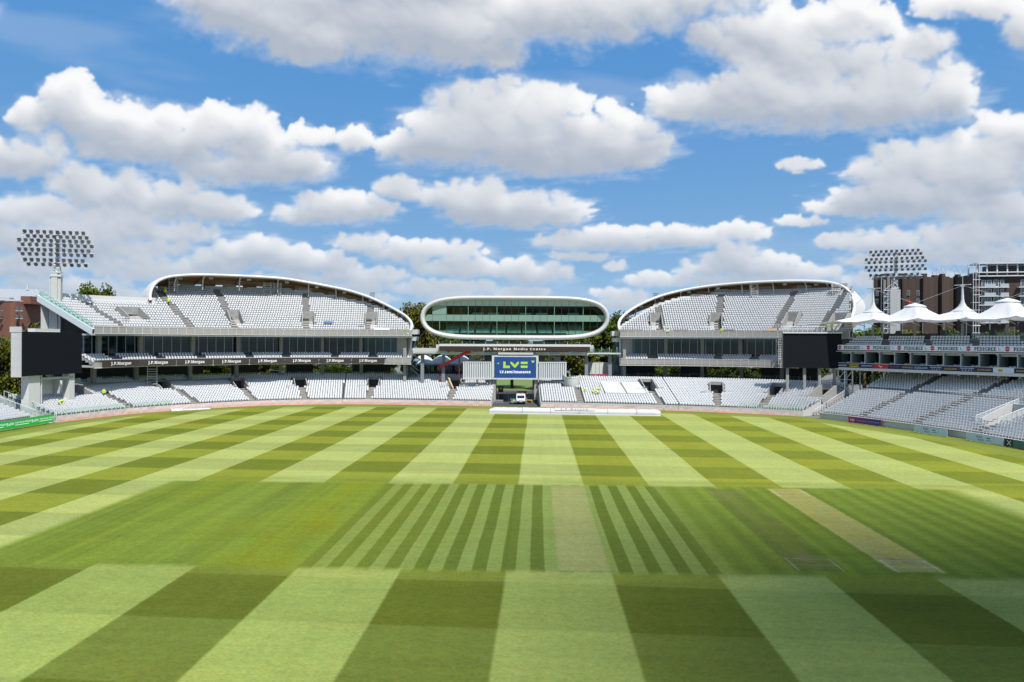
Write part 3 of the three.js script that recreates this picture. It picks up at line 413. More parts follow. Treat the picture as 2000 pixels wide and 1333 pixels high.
  along(run(U, tA, tB, 60, 12.2), 3.1, (c, yaw, w, i) => { if (!cfg.gaps(i)) slab(S, 'concourse_wall', M.dark, c, yaw, w - 0.02, 3.2, 0.25, 6.73); });
  along(run(U, tA, tB, 60, 7.4), 2.4, (c, yaw, w, i) => { slab(S, 'glass_balustrade', M.clear, c, yaw, w - 0.12, 1.0, 0.02, 5.7); slab(S, 'balustrade_post', M.rail, c, yaw, 0.06, 1.1, 0.06, 5.68).position.add(V(Math.cos(yaw) * w / 2, 0, -Math.sin(yaw) * w / 2)); });
  // canopy
  const rim = curve(cfg.rim.map(([px, py, d]) => at(px, py, d).add(V(0, -0.3, 0)))), m = 150, rp = [], tp = [], sp = [], bp = [];
  const nAt = (q) => { let best = 0, e = 1e9; for (let i = 0; i <= 60; i++) { const b = U.pos(i / 60, 0.8), dd = (b.x - q.x) ** 2 + (b.z - q.z) ** 2; if (dd < e) { e = dd; best = i / 60; } } return U.normal(best); };
  for (let i = 0; i <= m; i++) { const q = rim.getPoint(i / m), n = nAt(q), dep = cfg.roofDepth(i / m), drop = cfg.roofDrop(i / m); rp.push(q); tp.push([0, 0.3, 0.65, 1].map((f) => V(q.x + n.x * dep * f, q.y + 0.22 * Math.sin(f * Math.PI) + 0.15 - drop * f * f, q.z + n.z * dep * f))); sp.push([0, 0.3, 0.65, 1].map((f) => V(q.x + n.x * (dep - 0.1) * f, q.y - 0.18 + 0.2 * Math.sin(f * Math.PI) - drop * f * f - 0.1 * f, q.z + n.z * (dep - 0.1) * f))); bp.push(n); }
  const col = (A) => A[0].map((_, j) => A.map((r) => r[j]));
  part(S, 'canopy_roof', sheet(col(tp)), M.white); part(S, 'canopy_soffit', sheet(col(sp), true, 1), M.timber);
  part(S, 'canopy_edge', sheet([tp.map((r) => r[3]), sp.map((r) => r[3])]), M.white);
  part(S, 'canopy_rim', (() => { const g = new THREE.TubeGeometry(rim, 160, cfg.rimR ?? 0.32, 10, false); return g; })(), M.white);
  for (const s of cfg.ribs) {                              // curved props from the back rows up to the rim, and joists under the soffit
    const i = Math.round(s * m), top = sp[i][0].clone().add(V(0, -0.05, 0)), n = bp[i], base = V(top.x + n.x * cfg.ribBack, Math.max(15.4, top.y - cfg.ribDrop), top.z + n.z * cfg.ribBack);
    const c = new THREE.CatmullRomCurve3([base, base.clone().lerp(top, 0.55).add(V(n.x * 0.5, 0.5, n.z * 0.5)), top]); part(S, 'rib', new THREE.TubeGeometry(c, 8, 0.17, 6), M.steel);
    part(S, 'joist', [beam(sp[i][0].clone().add(V(0, -0.12, 0)), sp[i][1].clone().add(V(0, -0.12, 0)), 0.16, 0.2), beam(sp[i][1].clone().add(V(0, -0.12, 0)), sp[i][3].clone().add(V(0, -0.12, 0)), 0.16, 0.2)], M.timberDark);
    const lp = sp[Math.min(m, i + 3)][1]; part(S, 'canopy_floodlight', box(0.8, 0.45, 0.5, lp.x, lp.y - 0.4, lp.z), M.galv);
  }
  for (const f of [0.42, 0.72]) part(S, 'purlin', sheet([sp.map((r) => r[1].clone().lerp(r[2], f).add(V(0, -0.06, 0))), sp.map((r) => r[1].clone().lerp(r[2], f).add(V(0, -0.3, 0)))]), M.timberDark);
  // rear screen under the canopy
  along({ ...run(U, U.tOf(cfg.screen[0]), U.tOf(cfg.screen[1]), 60) }, 3.2, (c, yaw, w, i, a) => { const t = U.tOf(1000 + FOCAL * c.x / -c.z), k = Math.round(interp(cfg.kmax, pxOf(t))), e = U.pos(t, (k + 0.4) / 20); slab(S, 'rear_screen', i % 2 ? M.panel : M.timberDark, flat(e), yaw, w * 1.02, 1.25, 0.12, U.h(k) + 0.5); });
  return { S, U };
}
const LEFT = bigStand({
  name: 'curved_stand', label: 'large white seated stand with arched timber canopy left of the media centre',
  UF: [[184, 129.5], [280, 139], [415, 147.8], [555, 156.8], [686, 159.8], [803, 159.5]], UB: [[14, 139], [140, 151], [352, 164], [545, 171.5], [694, 175.5], [815, 175.5]],
  kmax: [[0, 12], [366, 12], [368, 17], [392, 19], [402, 20], [560, 20], [620, 18], [660, 16], [700, 14], [740, 11], [770, 7], [790, 4], [806, 2]], backWall: [[0, 1.1], [366, 1.1], [368, 0.5], [2000, 0.5]],
  upperAisles: [{ px: 248, k1: 12 }, { px: 379 }, { px: 463, w: 1.35 }, { px: 598, w: 1.35 }, { px: 717 }], upperVoms: [{ px: 300, k0: 4, k1: 8, w: 4.2 }, { px: 470, k0: 3, k1: 8 }, { px: 602, k0: 3, k1: 8 }, { px: 722, k0: 3, k1: 8 }],
  midAisles: [238, 320, 398, 490, 560, 655, 728], signs: [[196, 269], [271, 342], [344, 414], [416, 485], [487, 555], [557, 622], [624, 686], [688, 752]], greys: [[754, 802]], columns: [224, 300, 393, 475, 552, 629, 702, 790],
  gaps: (i) => [10, 11, 14, 15, 18, 19, 20, 24].includes(i),
  rim: [[293, 592, 151.5], [292, 580, 152.5], [296, 566, 153.5], [306, 554, 154.5], [325, 545.5, 156], [360, 541, 158], [400, 540, 160], [450, 541, 162.5], [503, 543, 165], [555, 546.5, 167.5], [596, 552.5, 169], [638, 560, 170], [680, 568.5, 170], [720, 581, 169], [750, 594, 167.5], [778, 608.5, 165.5], [795, 620, 163.5], [803, 631, 161.8], [803, 641, 160.6], [796, 653, 159.6]],
  roofDepth: (s) => lerp(3.2, 8.5, smooth(0, 0.3, s)) * lerp(1, 0.35, smooth(0.75, 1, s)), roofDrop: (s) => 1.3 * smooth(0.02, 0.2, s) * smooth(0.98, 0.7, s) + 0.1, ribs: [0.24, 0.31, 0.385, 0.46, 0.53, 0.6, 0.665, 0.73, 0.785, 0.84, 0.885], ribBack: 1.6, ribDrop: 3.1, screen: [378, 640],
});
const RIGHT = bigStand({
  name: 'curved_stand', label: 'large white seated stand with arched timber canopy right of the media centre',
  UF: [[1211, 158.6], [1300, 157.8], [1400, 155], [1500, 150.5], [1590, 145], [1660, 138.5]], UB: [[1202, 174.5], [1288, 173.5], [1405, 171], [1545, 165.5], [1650, 158], [1745, 150]],
  kmax: [[1200, 2], [1213, 3], [1226, 5], [1250, 8], [1280, 12], [1310, 15], [1340, 17], [1390, 19], [1430, 20], [1602, 20], [1606, 16], [1625, 9], [1645, 4], [1660, 1]],
  upperAisles: [{ px: 1292 }, { px: 1402, w: 1.4 }, { px: 1508 }, { px: 1596 }], upperVoms: [{ px: 1285, k0: 3, k1: 8 }, { px: 1397, k0: 3, k1: 8 }, { px: 1531, k0: 3, k1: 8 }, { px: 1622, k0: 1, k1: 7, w: 3 }],
  midAisles: [1277, 1402, 1470], midRange: [1211, 1560], signs: [], greys: [[1212, 1556]], columns: [1217, 1304, 1372, 1441, 1511],
  gaps: (i) => [3, 4, 7, 8, 9, 10].includes(i),
  rim: [[1218, 652.5, 158.8], [1210, 640, 159.6], [1208.5, 628, 161], [1214, 616.5, 163], [1230, 602.5, 165.5], [1256, 587.5, 168], [1288, 574, 169.5], [1324, 564, 170], [1362, 556.5, 169.5], [1402, 551, 168.5], [1450, 546.5, 166.5], [1486, 544, 165], [1531, 542, 163], [1576, 541.5, 161], [1610, 543, 159.5], [1634, 547, 158.3], [1651, 555, 157], [1662, 567, 156], [1668, 583, 155], [1667, 601, 154], [1660, 617, 152.5], [1651, 629, 151]],
  roofDepth: (s) => lerp(8.5, 5, smooth(0.7, 1, s)) * lerp(0.35, 1, smooth(0, 0.25, s)), roofDrop: (s) => 1.3 * smooth(0.02, 0.3, s) * smooth(0.98, 0.75, s) + 0.1, ribs: [0.115, 0.16, 0.215, 0.275, 0.34, 0.405, 0.475, 0.545, 0.61, 0.675, 0.735, 0.79], ribBack: 1.6, ribDrop: 3.1, screen: [1360, 1596],
});
// ---------------------------------------------------------------- lower seating round the field's edge
const RINGF = [[-74.3, 115.2, -.97, .25], [-69.3, 129, -.89, .46], [-61, 139.3, -.76, .65], [-52.8, 145.6, -.6, .8], [-43, 149.3, -.36, .93], [-30, 150.4, -.08, 1], [-13, 148.6, .02, 1], [-4.3, 147.2, .02, 1]];
const RINGR = [[6.0, 145.7, 0, 1], [14.2, 144.1, -.02, 1], [29.5, 140.3, -.05, 1], [39.9, 136.5, .25, .97], [46.5, 133.6, .6, .8], [53.4, 129.6, .8, .6]];
function lowerBlock(name, label, ring, t0, t1, opt) {
  const S = thing(name, label, 'terrace'), cf = curve(ring.map(([x, d]) => V(x, 0, -d))), cn = curve(ring.map(([, , a, b]) => V(a, 0, -b))), F = [], B = [], m = 14;
  for (let i = 0; i <= m; i++) { const t = lerp(t0, t1, i / m), q = cf.getPoint(t), n = cn.getPoint(t).normalize(); F.push(q); B.push(q.clone().addScaledVector(n, 16.2)); }
  const T = makeTier({ F, B, n: 17, h0: 0.85, rise: 0.262, pitch: 0.52, ...opt });
  part(S, 'lower_terrace', T.geo, M.step); stuff(S, 'lower_seats', seatGeo, M.seat, T.seats); aisleStairs(S, T, M.wood2); vomitories(S, T);
  const R = run(T, 0, 1, 60); part(S, 'front_wall', sweep(R.pts, R.nrm, [[-0.15, -0.05], [-0.15, 1.05], [0.0, 1.05], [0.0, -0.05]]), M.whiteWall);
  const E = (t) => { const g = []; for (let k = 0; k < 17; k++) { const q = T.pos(t, (k + 0.5) / 17), n = T.normal(t), dp = 16.2 / 17; g.push(box(0.2, T.h(k) + 0.25, dp + 0.01, q.x, (T.h(k) + 0.25) / 2 - 0.02, q.z, Math.atan2(n.x, n.z))); } part(S, 'end_wall', g, M.whiteWall); };
  if (opt.ends?.[0]) E(0); if (opt.ends?.[1]) E(1);
  part(S, 'rear_wall', sheet([R.pts.map((q, i) => { const e = T.pos(i / 60, 1); return V(e.x, 5.35, e.z); }), R.pts.map((q, i) => { const e = T.pos(i / 60, 1); return V(e.x, 0, e.z); })]), M.concrete);
  return { S, T };
}
M.wood2 = mat([0.34, 0.31, 0.27], 0.9);
const LOW_A = lowerBlock('lower_terrace_block', 'long curved bank of white lower seats below the left roofed stand', RINGF, 0, 4.55 / 7, { ends: [1, 0], aisles: [{ px: 258, k1: 9 }, { px: 384, k1: 9 }, { px: 496, k1: 9 }, { px: 596, k1: 9 }], voms: [{ px: 222, k0: 8, k1: 14, w: 3 }, { px: 371, k0: 9, k1: 15 }, { px: 496, k0: 8, k1: 14 }, { px: 596, k0: 8, k1: 14 }], kmax: (t) => (t < 0.10 ? 11 : t < 0.16 ? 12 : 17) });
const LOW_B = lowerBlock('lower_terrace_block', 'bank of white lower seats left of the roadway opening', RINGF, 4.56 / 7, 1, { ends: [0, 1], aisles: [{ px: 720, k1: 9 }, { px: 879, k1: 8 }], voms: [{ px: 720, k0: 8, k1: 14 }, { px: 879, k0: 8, k1: 14 }], kmax: (t) => (t > 0.78 ? 15 : 17) });
const LOW_C = lowerBlock('lower_terrace_block', 'bank of white lower seats right of the roadway opening', RINGR, 0, 2.3 / 5, { ends: [1, 0], aisles: [{ px: 1136, k1: 9 }, { px: 1293, k1: 9 }], voms: [{ px: 1293, k0: 9, k1: 15 }], kmax: (t) => (t < 0.42 ? 15 : 17), skip: (t, k) => k > 8 && t > 0.27 && t < 0.40 });
const LOW_D = lowerBlock('lower_terrace_block', 'curved bank of white lower seats below the right roofed stand', RINGR, 2.31 / 5, 1, { ends: [0, 1], aisles: [{ px: 1403, k1: 9 }, { px: 1484, k1: 9 }], voms: [{ px: 1403, k0: 8, k1: 14 }, { px: 1484, k0: 8, k1: 14 }, { px: 1556, k0: 7, k1: 14, w: 3 }] });
// ---------------------------------------------------------------- the tented stand on the right
const TENT = (() => {
  const S = thing('tented_stand', 'three-level stand with white peaked tent roofs on the right side', 'stand');
  const ring = [[55.2, 126.3, .84, .54], [57.9, 121, .88, .47], [61, 112.5, .93, .37], [63.2, 105.9, .95, .31], [65, 98, .97, .24], [65.9, 90.7, .985, .17], [66.6, 80, 1, .08], [66.8, 70, 1, 0]];
  const F = ring.map(([x, d]) => V(x, 0, -d)), B = ring.map(([x, d, a, b]) => V(x + 23 * a, 0, -d - 23 * b));
  const T = makeTier({ F, B, n: 24, h0: 0.9, rise: 0.28, pitch: 0.52, aisles: [{ px: 1683, w: 1.3 }, { px: 1784, w: 1.3 }, { px: 1905, w: 1.3 }, { px: 2040, w: 1.3 }], voms: [{ px: 1895, k0: 4, k1: 11, w: 3 }], kmin: (t) => 0, skip: (t, k) => k === 13 });
  part(S, 'lower_terrace', T.geo, M.concrete); aisleStairs(S, T, M.step); vomitories(S, T, M.whiteWall);
  const R = run(T, 0, 1, 70); part(S, 'front_wall', sweep(R.pts, R.nrm, [[-0.15, -0.05], [-0.15, 0.95], [0, 0.95], [0, -0.05]]), M.whiteWall);
  part(S, 'front_rail', sweep(R.pts, R.nrm, [[-0.3, 0.98], [-0.3, 1.06], [0.05, 1.06], [0.05, 0.98]]), M.trim);
  // nearest seats one by one, the rest together
  const far = [], near = T.seats.map((m) => [new THREE.Vector3().setFromMatrixPosition(m), m]).map(([p, m]) => { const px = 1000 + FOCAL * p.x / -p.z; return [p.length() + (px > 1995 || px < 1600 ? 1000 : 0) + (p.y > 3.6 ? 40 : 0), m]; }).sort((a, b) => a[0] - b[0]);
  near.forEach(([, m], i) => { if (i < 300) { const s = new THREE.Mesh(seatLow, M.seat); s.name = 'seat'; m.decompose(s.position, s.quaternion, s.scale); S.add(s); } else far.push(m); });
  stuff(S, 'lower_seats', seatLow, M.seat, far);
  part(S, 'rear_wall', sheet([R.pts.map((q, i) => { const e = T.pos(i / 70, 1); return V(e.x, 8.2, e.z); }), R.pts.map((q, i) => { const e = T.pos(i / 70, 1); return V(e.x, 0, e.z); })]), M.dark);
  // deck line
  const o = V(63.4, 0, -138), dir = V(0.553, 0, 0.833), nn = V(0.833, 0, -0.553), yaw = Math.atan2(-dir.z, dir.x), L = 46;
  const G = new THREE.Group(); G.name = 'upper_decks'; G.position.set(o.x, 0, o.z); G.rotation.y = yaw; S.add(G);   // local x along the deck, -z outward, +z to the field
  const P = (n, g, m, l) => part(G, n, g, m, l);
  P('lower_deck_slab', box(L, 0.42, 12.8, L / 2, 8.5, -6.3), M.trim); P('deck_edge', box(L + 0.2, 0.5, 0.3, L / 2, 8.55, 0.25), M.trim); P('box_floor', box(L, 0.2, 6, L / 2, 8.81, -3.1), M.concrete);
  P('upper_deck_slab', box(L, 0.3, 9, L / 2, 12.05, -4.4), M.soffit); P('rear_room_wall', box(L, 3.1, 0.25, L / 2, 10.4, -5.2), M.bay);
  // bays: partition, blind, glass, post, a table and chairs
  for (let i = 0; i < 16; i++) {
    const x = 0.3 + i * 2.78; P('bay_post', [box(0.12, 3.1, 0.12, x, 10.4, 0.1), box(0.14, 0.14, 0.7, x, 11.86, 0.3, 0, 0.5)], M.trim); P('partition', box(0.12, 3.0, 4.6, x, 10.4, -2.6), M.bay); P('glass_front', box(2.5, 2.9, 0.02, x + 1.39, 10.4, -3.4), M.pane);
    if (i % 7 !== 2 && i % 5 !== 4) P('blind', box(2.55, 0.35, 0.06, x + 1.39, 11.6, -0.6), M.soffit);
    for (let k = 0; k < 3; k++) P('chair', [box(0.44, 0.42, 0.05, x + 1.0 + k * 0.58, 9.68, -1.9), box(0.44, 0.06, 0.42, x + 1.0 + k * 0.58, 9.4, -1.68), box(0.06, 0.5, 0.06, x + 1.0 + k * 0.58, 9.15, -1.7)], M.seat);
    P('table', [box(1.5, 0.05, 0.5, x + 1.5, 9.55, -0.55), box(0.05, 0.6, 0.4, x + 0.85, 9.25, -0.55), box(0.05, 0.6, 0.4, x + 2.15, 9.25, -0.55)], M.white);
  }
  P('awning_rail', [box(L, 0.1, 0.12, L / 2, 11.9, 0.62), box(L, 0.12, 0.1, L / 2, 12.08, 0.2)], M.trim); P('red_line', box(L, 0.14, 0.06, L / 2, 12.12, 0.3), M.redDark);
  // printed boards along the upper front
  const ped = print(512, 76, (c, w, h) => { c.fillStyle = '#dfe3ea'; c.fillRect(0, 0, w, h); c.fillStyle = '#b3122a'; c.beginPath(); c.arc(70, 38, 33, 0, 7); c.fill(); c.fillStyle = '#dfe3ea'; c.fillRect(38, 32, 64, 12); c.fillStyle = '#b3122a'; c.font = 'bold 12px sans-serif'; c.textAlign = 'center'; c.fillRect(46, 35, 48, 6); c.fillStyle = '#15151b'; c.font = 'bold 66px serif'; c.textAlign = 'left'; c.textBaseline = 'middle'; c.save(); c.translate(146, 41); c.scale(0.86, 1); c.fillText('PEDIGREE', 0, 0); c.lineWidth = 3; c.strokeStyle = '#15151b'; c.strokeText('PEDIGREE', 0, 0); c.restore(); c.fillRect(470, 12, 5, 50); c.fillRect(482, 40, 14, 5); c.fillRect(482, 52, 14, 5); });
  const pedM = new THREE.MeshStandardMaterial({ map: ped, roughness: 0.5 });
  const board = (name, x0, x1, y0, y1, z, m, l) => { const b = new THREE.Mesh(boardGeo, m); b.name = name; b.scale.set(x1 - x0, y1 - y0, 0.06); b.position.set((x0 + x1) / 2, (y0 + y1) / 2, z); if (l) b.userData.label = l; G.add(b); };
  P('front_parapet', box(L, 1.0, 0.1, L / 2, 12.65, 0.36), M.trim); for (let i = 0; i < 8; i++) board('sign_board', 0.2 + i * 5.72, 0.2 + (i + 1) * 5.72 - 0.02, 12.22, 13.12, 0.46, pedM, 'white fascia board lettered PEDIGREE with a red disc');
  const navy = (draw) => new THREE.MeshStandardMaterial({ map: print(256, 72, (c, w, h) => { c.fillStyle = '#141b3f'; c.fillRect(0, 0, w, h); c.textAlign = 'center'; c.textBaseline = 'middle'; draw(c, w, h); }), roughness: 0.45 });
  const say = (t, col, px, x = 128, y = 38, fam = 'sans-serif') => (c) => { c.fillStyle = col; c.font = 'bold ' + px + 'px ' + fam; c.fillText(t, x, y, 240); };
  const icons = (c) => { c.fillStyle = '#b9c4e0'; for (let i = 0; i < 4; i++) { c.beginPath(); c.arc(62 + i * 44, 54, 8, 0, 7); c.fill(); } };
  const foundation = navy((c) => { c.fillStyle = '#d4552a'; c.fillRect(14, 26, 12, 22); say('FOUNDATION', '#cfd6ea', 32, 138)(c); }), yellow2 = navy((c) => { c.fillStyle = '#b89a2e'; c.fillRect(28, 14, 200, 14); c.fillStyle = '#d0ac2c'; c.fillRect(40, 42, 180, 17); }), pale = navy((c) => { c.fillStyle = '#93a7cf'; c.fillRect(18, 26, 220, 16); });
  const lords = navy(say('#LOVELORDS', '#c9a22e', 34)), pap = navy((c) => say('PAPILLON', '#a9cbe8', 44, 120, 38, 'serif')(c)), follow = navy((c) => { say("FOLLOW LORD'S", '#cdd5ea', 28, 128, 24)(c); icons(c); }), magenta = navy(say('LORDS.ORG', '#8e2147', 34));
  const redB = new THREE.MeshStandardMaterial({ map: print(256, 72, (c, w, h) => { c.fillStyle = '#c0141d'; c.fillRect(0, 0, w, h); c.fillStyle = '#f2dede'; c.beginPath(); c.moveTo(78, 18); c.lineTo(112, 26); c.lineTo(128, 44); c.lineTo(144, 26); c.lineTo(150, 40); c.lineTo(128, 56); c.lineTo(104, 36); c.fill(); }), roughness: 0.45 }), pale2 = new THREE.MeshStandardMaterial({ map: print(256, 72, (c, w, h) => { c.fillStyle = '#c9d3da'; c.fillRect(0, 0, w, h); c.fillStyle = '#d9b52a'; c.fillRect(60, 14, 60, 44); c.fillStyle = '#222'; c.font = 'bold 34px sans-serif'; c.fillText('AA', 66, 48); }), roughness: 0.45 });
  let x = 0; for (const [w, m, l] of [[2.55, foundation, 'navy board lettered FOUNDATION'], [2.55, yellow2, 'navy board with yellow lines'], [2.55, pale, 'navy board with a pale line'], [2.75, redB, 'red board with a white bird shape'], [2.3, magenta, 'navy board with dim red lettering'], [2.3, lords, 'navy board with yellow #LOVELORDS'], [2.5, pap, 'navy board lettered PAPILLON'], [2.3, follow, 'navy board with white lettering and icons'], [2.5, lords, 'navy board with yellow #LOVELORDS'], [2.65, follow, 'navy board with white lettering and icons'], [2.55, lords, 'navy board with yellow #LOVELORDS'], [3, pale2, 'pale board with a yellow square'], [3, lords], [3, pap], [3, follow], [3, lords]]) { board('sponsor_board', x, x + w - 0.03, 8.82, 9.62, 0.36, m, l); x += w; }
  P('balcony_rail', box(L, 0.08, 0.2, L / 2, 9.68, 0.3), M.trim);
  P('end_panel', box(0.1, 3.6, 2.2, -0.1, 10.2, -1.0), M.clear);
  // upper seats: four rows and the standing terrace behind
  for (let k = 0; k < 4; k++) P('upper_step', box(L - 1.2, 0.46, 0.95, L / 2 + 0.6, 12.44 + k * 0.46, -0.75 - k * 0.95), M.step);
  const us = []; for (let k = 0; k < 4; k++) for (let i = 0; i < 88; i++) { const xx = 1.6 + k * 0.12 + i * 0.5 - (k * 0.0); const md = ((xx + k * 0.55 - 2.2) % 7.6); if (md > 6.35) continue; us.push(new THREE.Matrix4().compose(V(xx, 12.67 + k * 0.46, -0.9 - k * 0.95), new THREE.Quaternion(), V(1, 1, 1))); } stuff(G, 'upper_seats', seatLow, M.seatGrey, us);
  P('top_floor', box(L, 0.3, 7, L / 2, 14.1, -7.9), M.concrete); for (let i = 0; i < 12; i++) { P('rear_glass', box(3.6, 1.1, 0.02, 2 + i * 3.8, 14.8, -9.5), M.pane); P('rear_post', box(0.12, 3.2, 0.12, 0.15 + i * 3.8, 15.8, -9.5), M.steel); }
  for (const xx of [9.5, 17.4, 25.3]) P('speaker_cabinet', [box(0.9, 1.5, 0.6, xx, 15.1, -4.9), box(0.5, 0.5, 0.1, xx, 14.85, -4.58)], M.black);
  for (const xx of [28.2, 29.6]) P('hanging_screen', box(1.2, 0.9, 0.3, xx, 16.8, -5.4), M.black);
  P('service_block', box(6, 3.2, 3, 37, 15.8, -8), M.panel); P('bar_counter', box(9, 1.1, 0.8, 10, 14.8, -7.2), M.dark);
  for (const xx of [4.5, 12.4, 20.5, 27.4, 35.2, 43]) P('column', [new THREE.CylinderGeometry(0.22, 0.22, 12.0, 12).translate(xx, 8 + 3.0, -5.0), new THREE.CylinderGeometry(0.25, 0.3, 8.3, 12).translate(xx, 4.15, -5.0)], M.concrete);
  for (let i = 0; i < 15; i++) P('underside_light', box(0.18, 0.35, 0.18, 1 + i * 3, 8.15, -0.4), M.white);
  // tent membrane: peaks every eight metres, sagging between, scalloped front edge
  const peaks = [[4.5, 20.5, 1], [12.4, 20.7, 0], [20.5, 20.2, 1], [27.4, 20.9, 0], [35.2, 20.5, 1], [43, 20.8, 0]];
  peaks.forEach(([u, hp, mast], i) => {
    const rows = [], a0 = i ? (peaks[i - 1][0] + u) / 2 : -2.6, a1 = i < peaks.length - 1 ? (peaks[i + 1][0] + u) / 2 : u + 4, v0 = 2.2, v1 = -13.5, vc = -5.0, NR = 22, NA = 48;
    const r0 = 1.6;
    for (let r = 0; r <= NR; r++) { const ring = []; for (let q = 0; q <= NA; q++) {
      const th = q / NA * 2 * Math.PI, cx = Math.cos(th), cz = Math.sin(th), tx = cx > 0 ? (a1 - u) / Math.max(cx, 1e-3) : (a0 - u) / Math.min(cx, -1e-3), tz = cz > 0 ? (v0 - vc) / Math.max(cz, 1e-3) : (v1 - vc) / Math.min(cz, -1e-3), far = Math.min(tx, tz), f = r / NR, rad = lerp(r0, far, f), X = u + cx * rad, Z = vc + cz * rad;
      const edge = tz < tx ? 1 : 0, sag = 17.5 + (edge ? 0.12 * Math.abs(Math.sin(X * 1.1)) - 0.12 * Math.cos((X - u) * 0.8) : 0.45 + 0.3 * Math.sin(clamp((Z - v1) / (v0 - v1)) * Math.PI)) - (i === 0 && cx < 0 && !edge ? 0.75 : 0);
      ring.push(V(X, lerp(hp - (mast ? 1.0 : 0.45), sag, 1 - Math.pow(1 - f, 1.9)), Z)); } rows.push(ring); }
    P('tent_canopy', sheet(rows, true), M.tent);
    P('tent_cap', new THREE.LatheGeometry((mast ? [[1.75, -1.0], [1.6, -0.92], [1.1, -0.6], [0.6, -0.1], [0.33, 0.5], [0.22, 1.1]] : [[1.8, -0.5], [1.85, -0.38], [1.1, -0.05], [0.4, 0.16], [0.05, 0.3]]).map(([r, y]) => new THREE.Vector2(r, y)), 24).translate(u, hp, vc), M.tent); P('tent_ring', new THREE.TorusGeometry(1.76, 0.06, 6, 28).rotateX(Math.PI / 2).translate(u, hp - (mast ? 1.04 : 0.5), vc), M.steel);
    if (mast) { P('mast', [new THREE.CylinderGeometry(0.16, 0.24, 4.2, 10).translate(u, hp + 1.6, vc), box(2.6, 0.12, 0.3, u, hp + 3.6, vc), new THREE.CylinderGeometry(0.45, 0.2, 0.4, 10).translate(u, hp + 3.4, vc), new THREE.CylinderGeometry(0.03, 0.04, 4, 5).translate(u, hp + 5.6, vc)], M.white); if (i < 5) for (const [tx, hh] of [[peaks[i + 1][0], peaks[i + 1][1] + 0.2], ...(i ? [[peaks[i - 1][0], peaks[i - 1][1] + 0.2]] : [[-6, 15.5]])]) P('stay_cable', bar(V(u, hp + 3.5, vc), V(tx, hh, vc), 0.03, 4), M.steel); }
    for (let s = -1; s <= 1; s++) P('tent_strut', bar(V(u + s * 2.6, 17.3, 1.7), V(u + s * 2.2, 16.7, -2.4), 0.06, 5), M.white);
  });
  P('edge_truss', [bar(V(-5.5, 17.2, 0.8), V(0.5, 17.45, 0.4), 0.12), bar(V(-2.4, 14.2, -0.4), V(0.6, 17.2, 0), 0.14)], M.white);
  // braced steel stair frame at the left end
  const fr = []; for (const [a, b] of [[0.2, -0.3], [1.6, -0.3], [3.0, -0.6], [0.2, -3.2], [3.0, -3.2]]) fr.push(bar(V(a, 0, b), V(a, 8.4, b), 0.14, 8)); for (let i = 0; i < 3; i++) { fr.push(bar(V(0.2, 2.2 + i * 2, -0.3), V(1.6, 4.2 + i * 2, -0.3), 0.07, 5), bar(V(1.6, 2.2 + i * 2, -0.3), V(3.0, 4.2 + i * 2, -0.6), 0.07, 5), bar(V(0.2, 2.4 + i * 2, -0.3), V(3, 2.4 + i * 2, -0.6), 0.07, 5)); } P('stair_frame', fr, M.galv);
  return { S, T };
})();
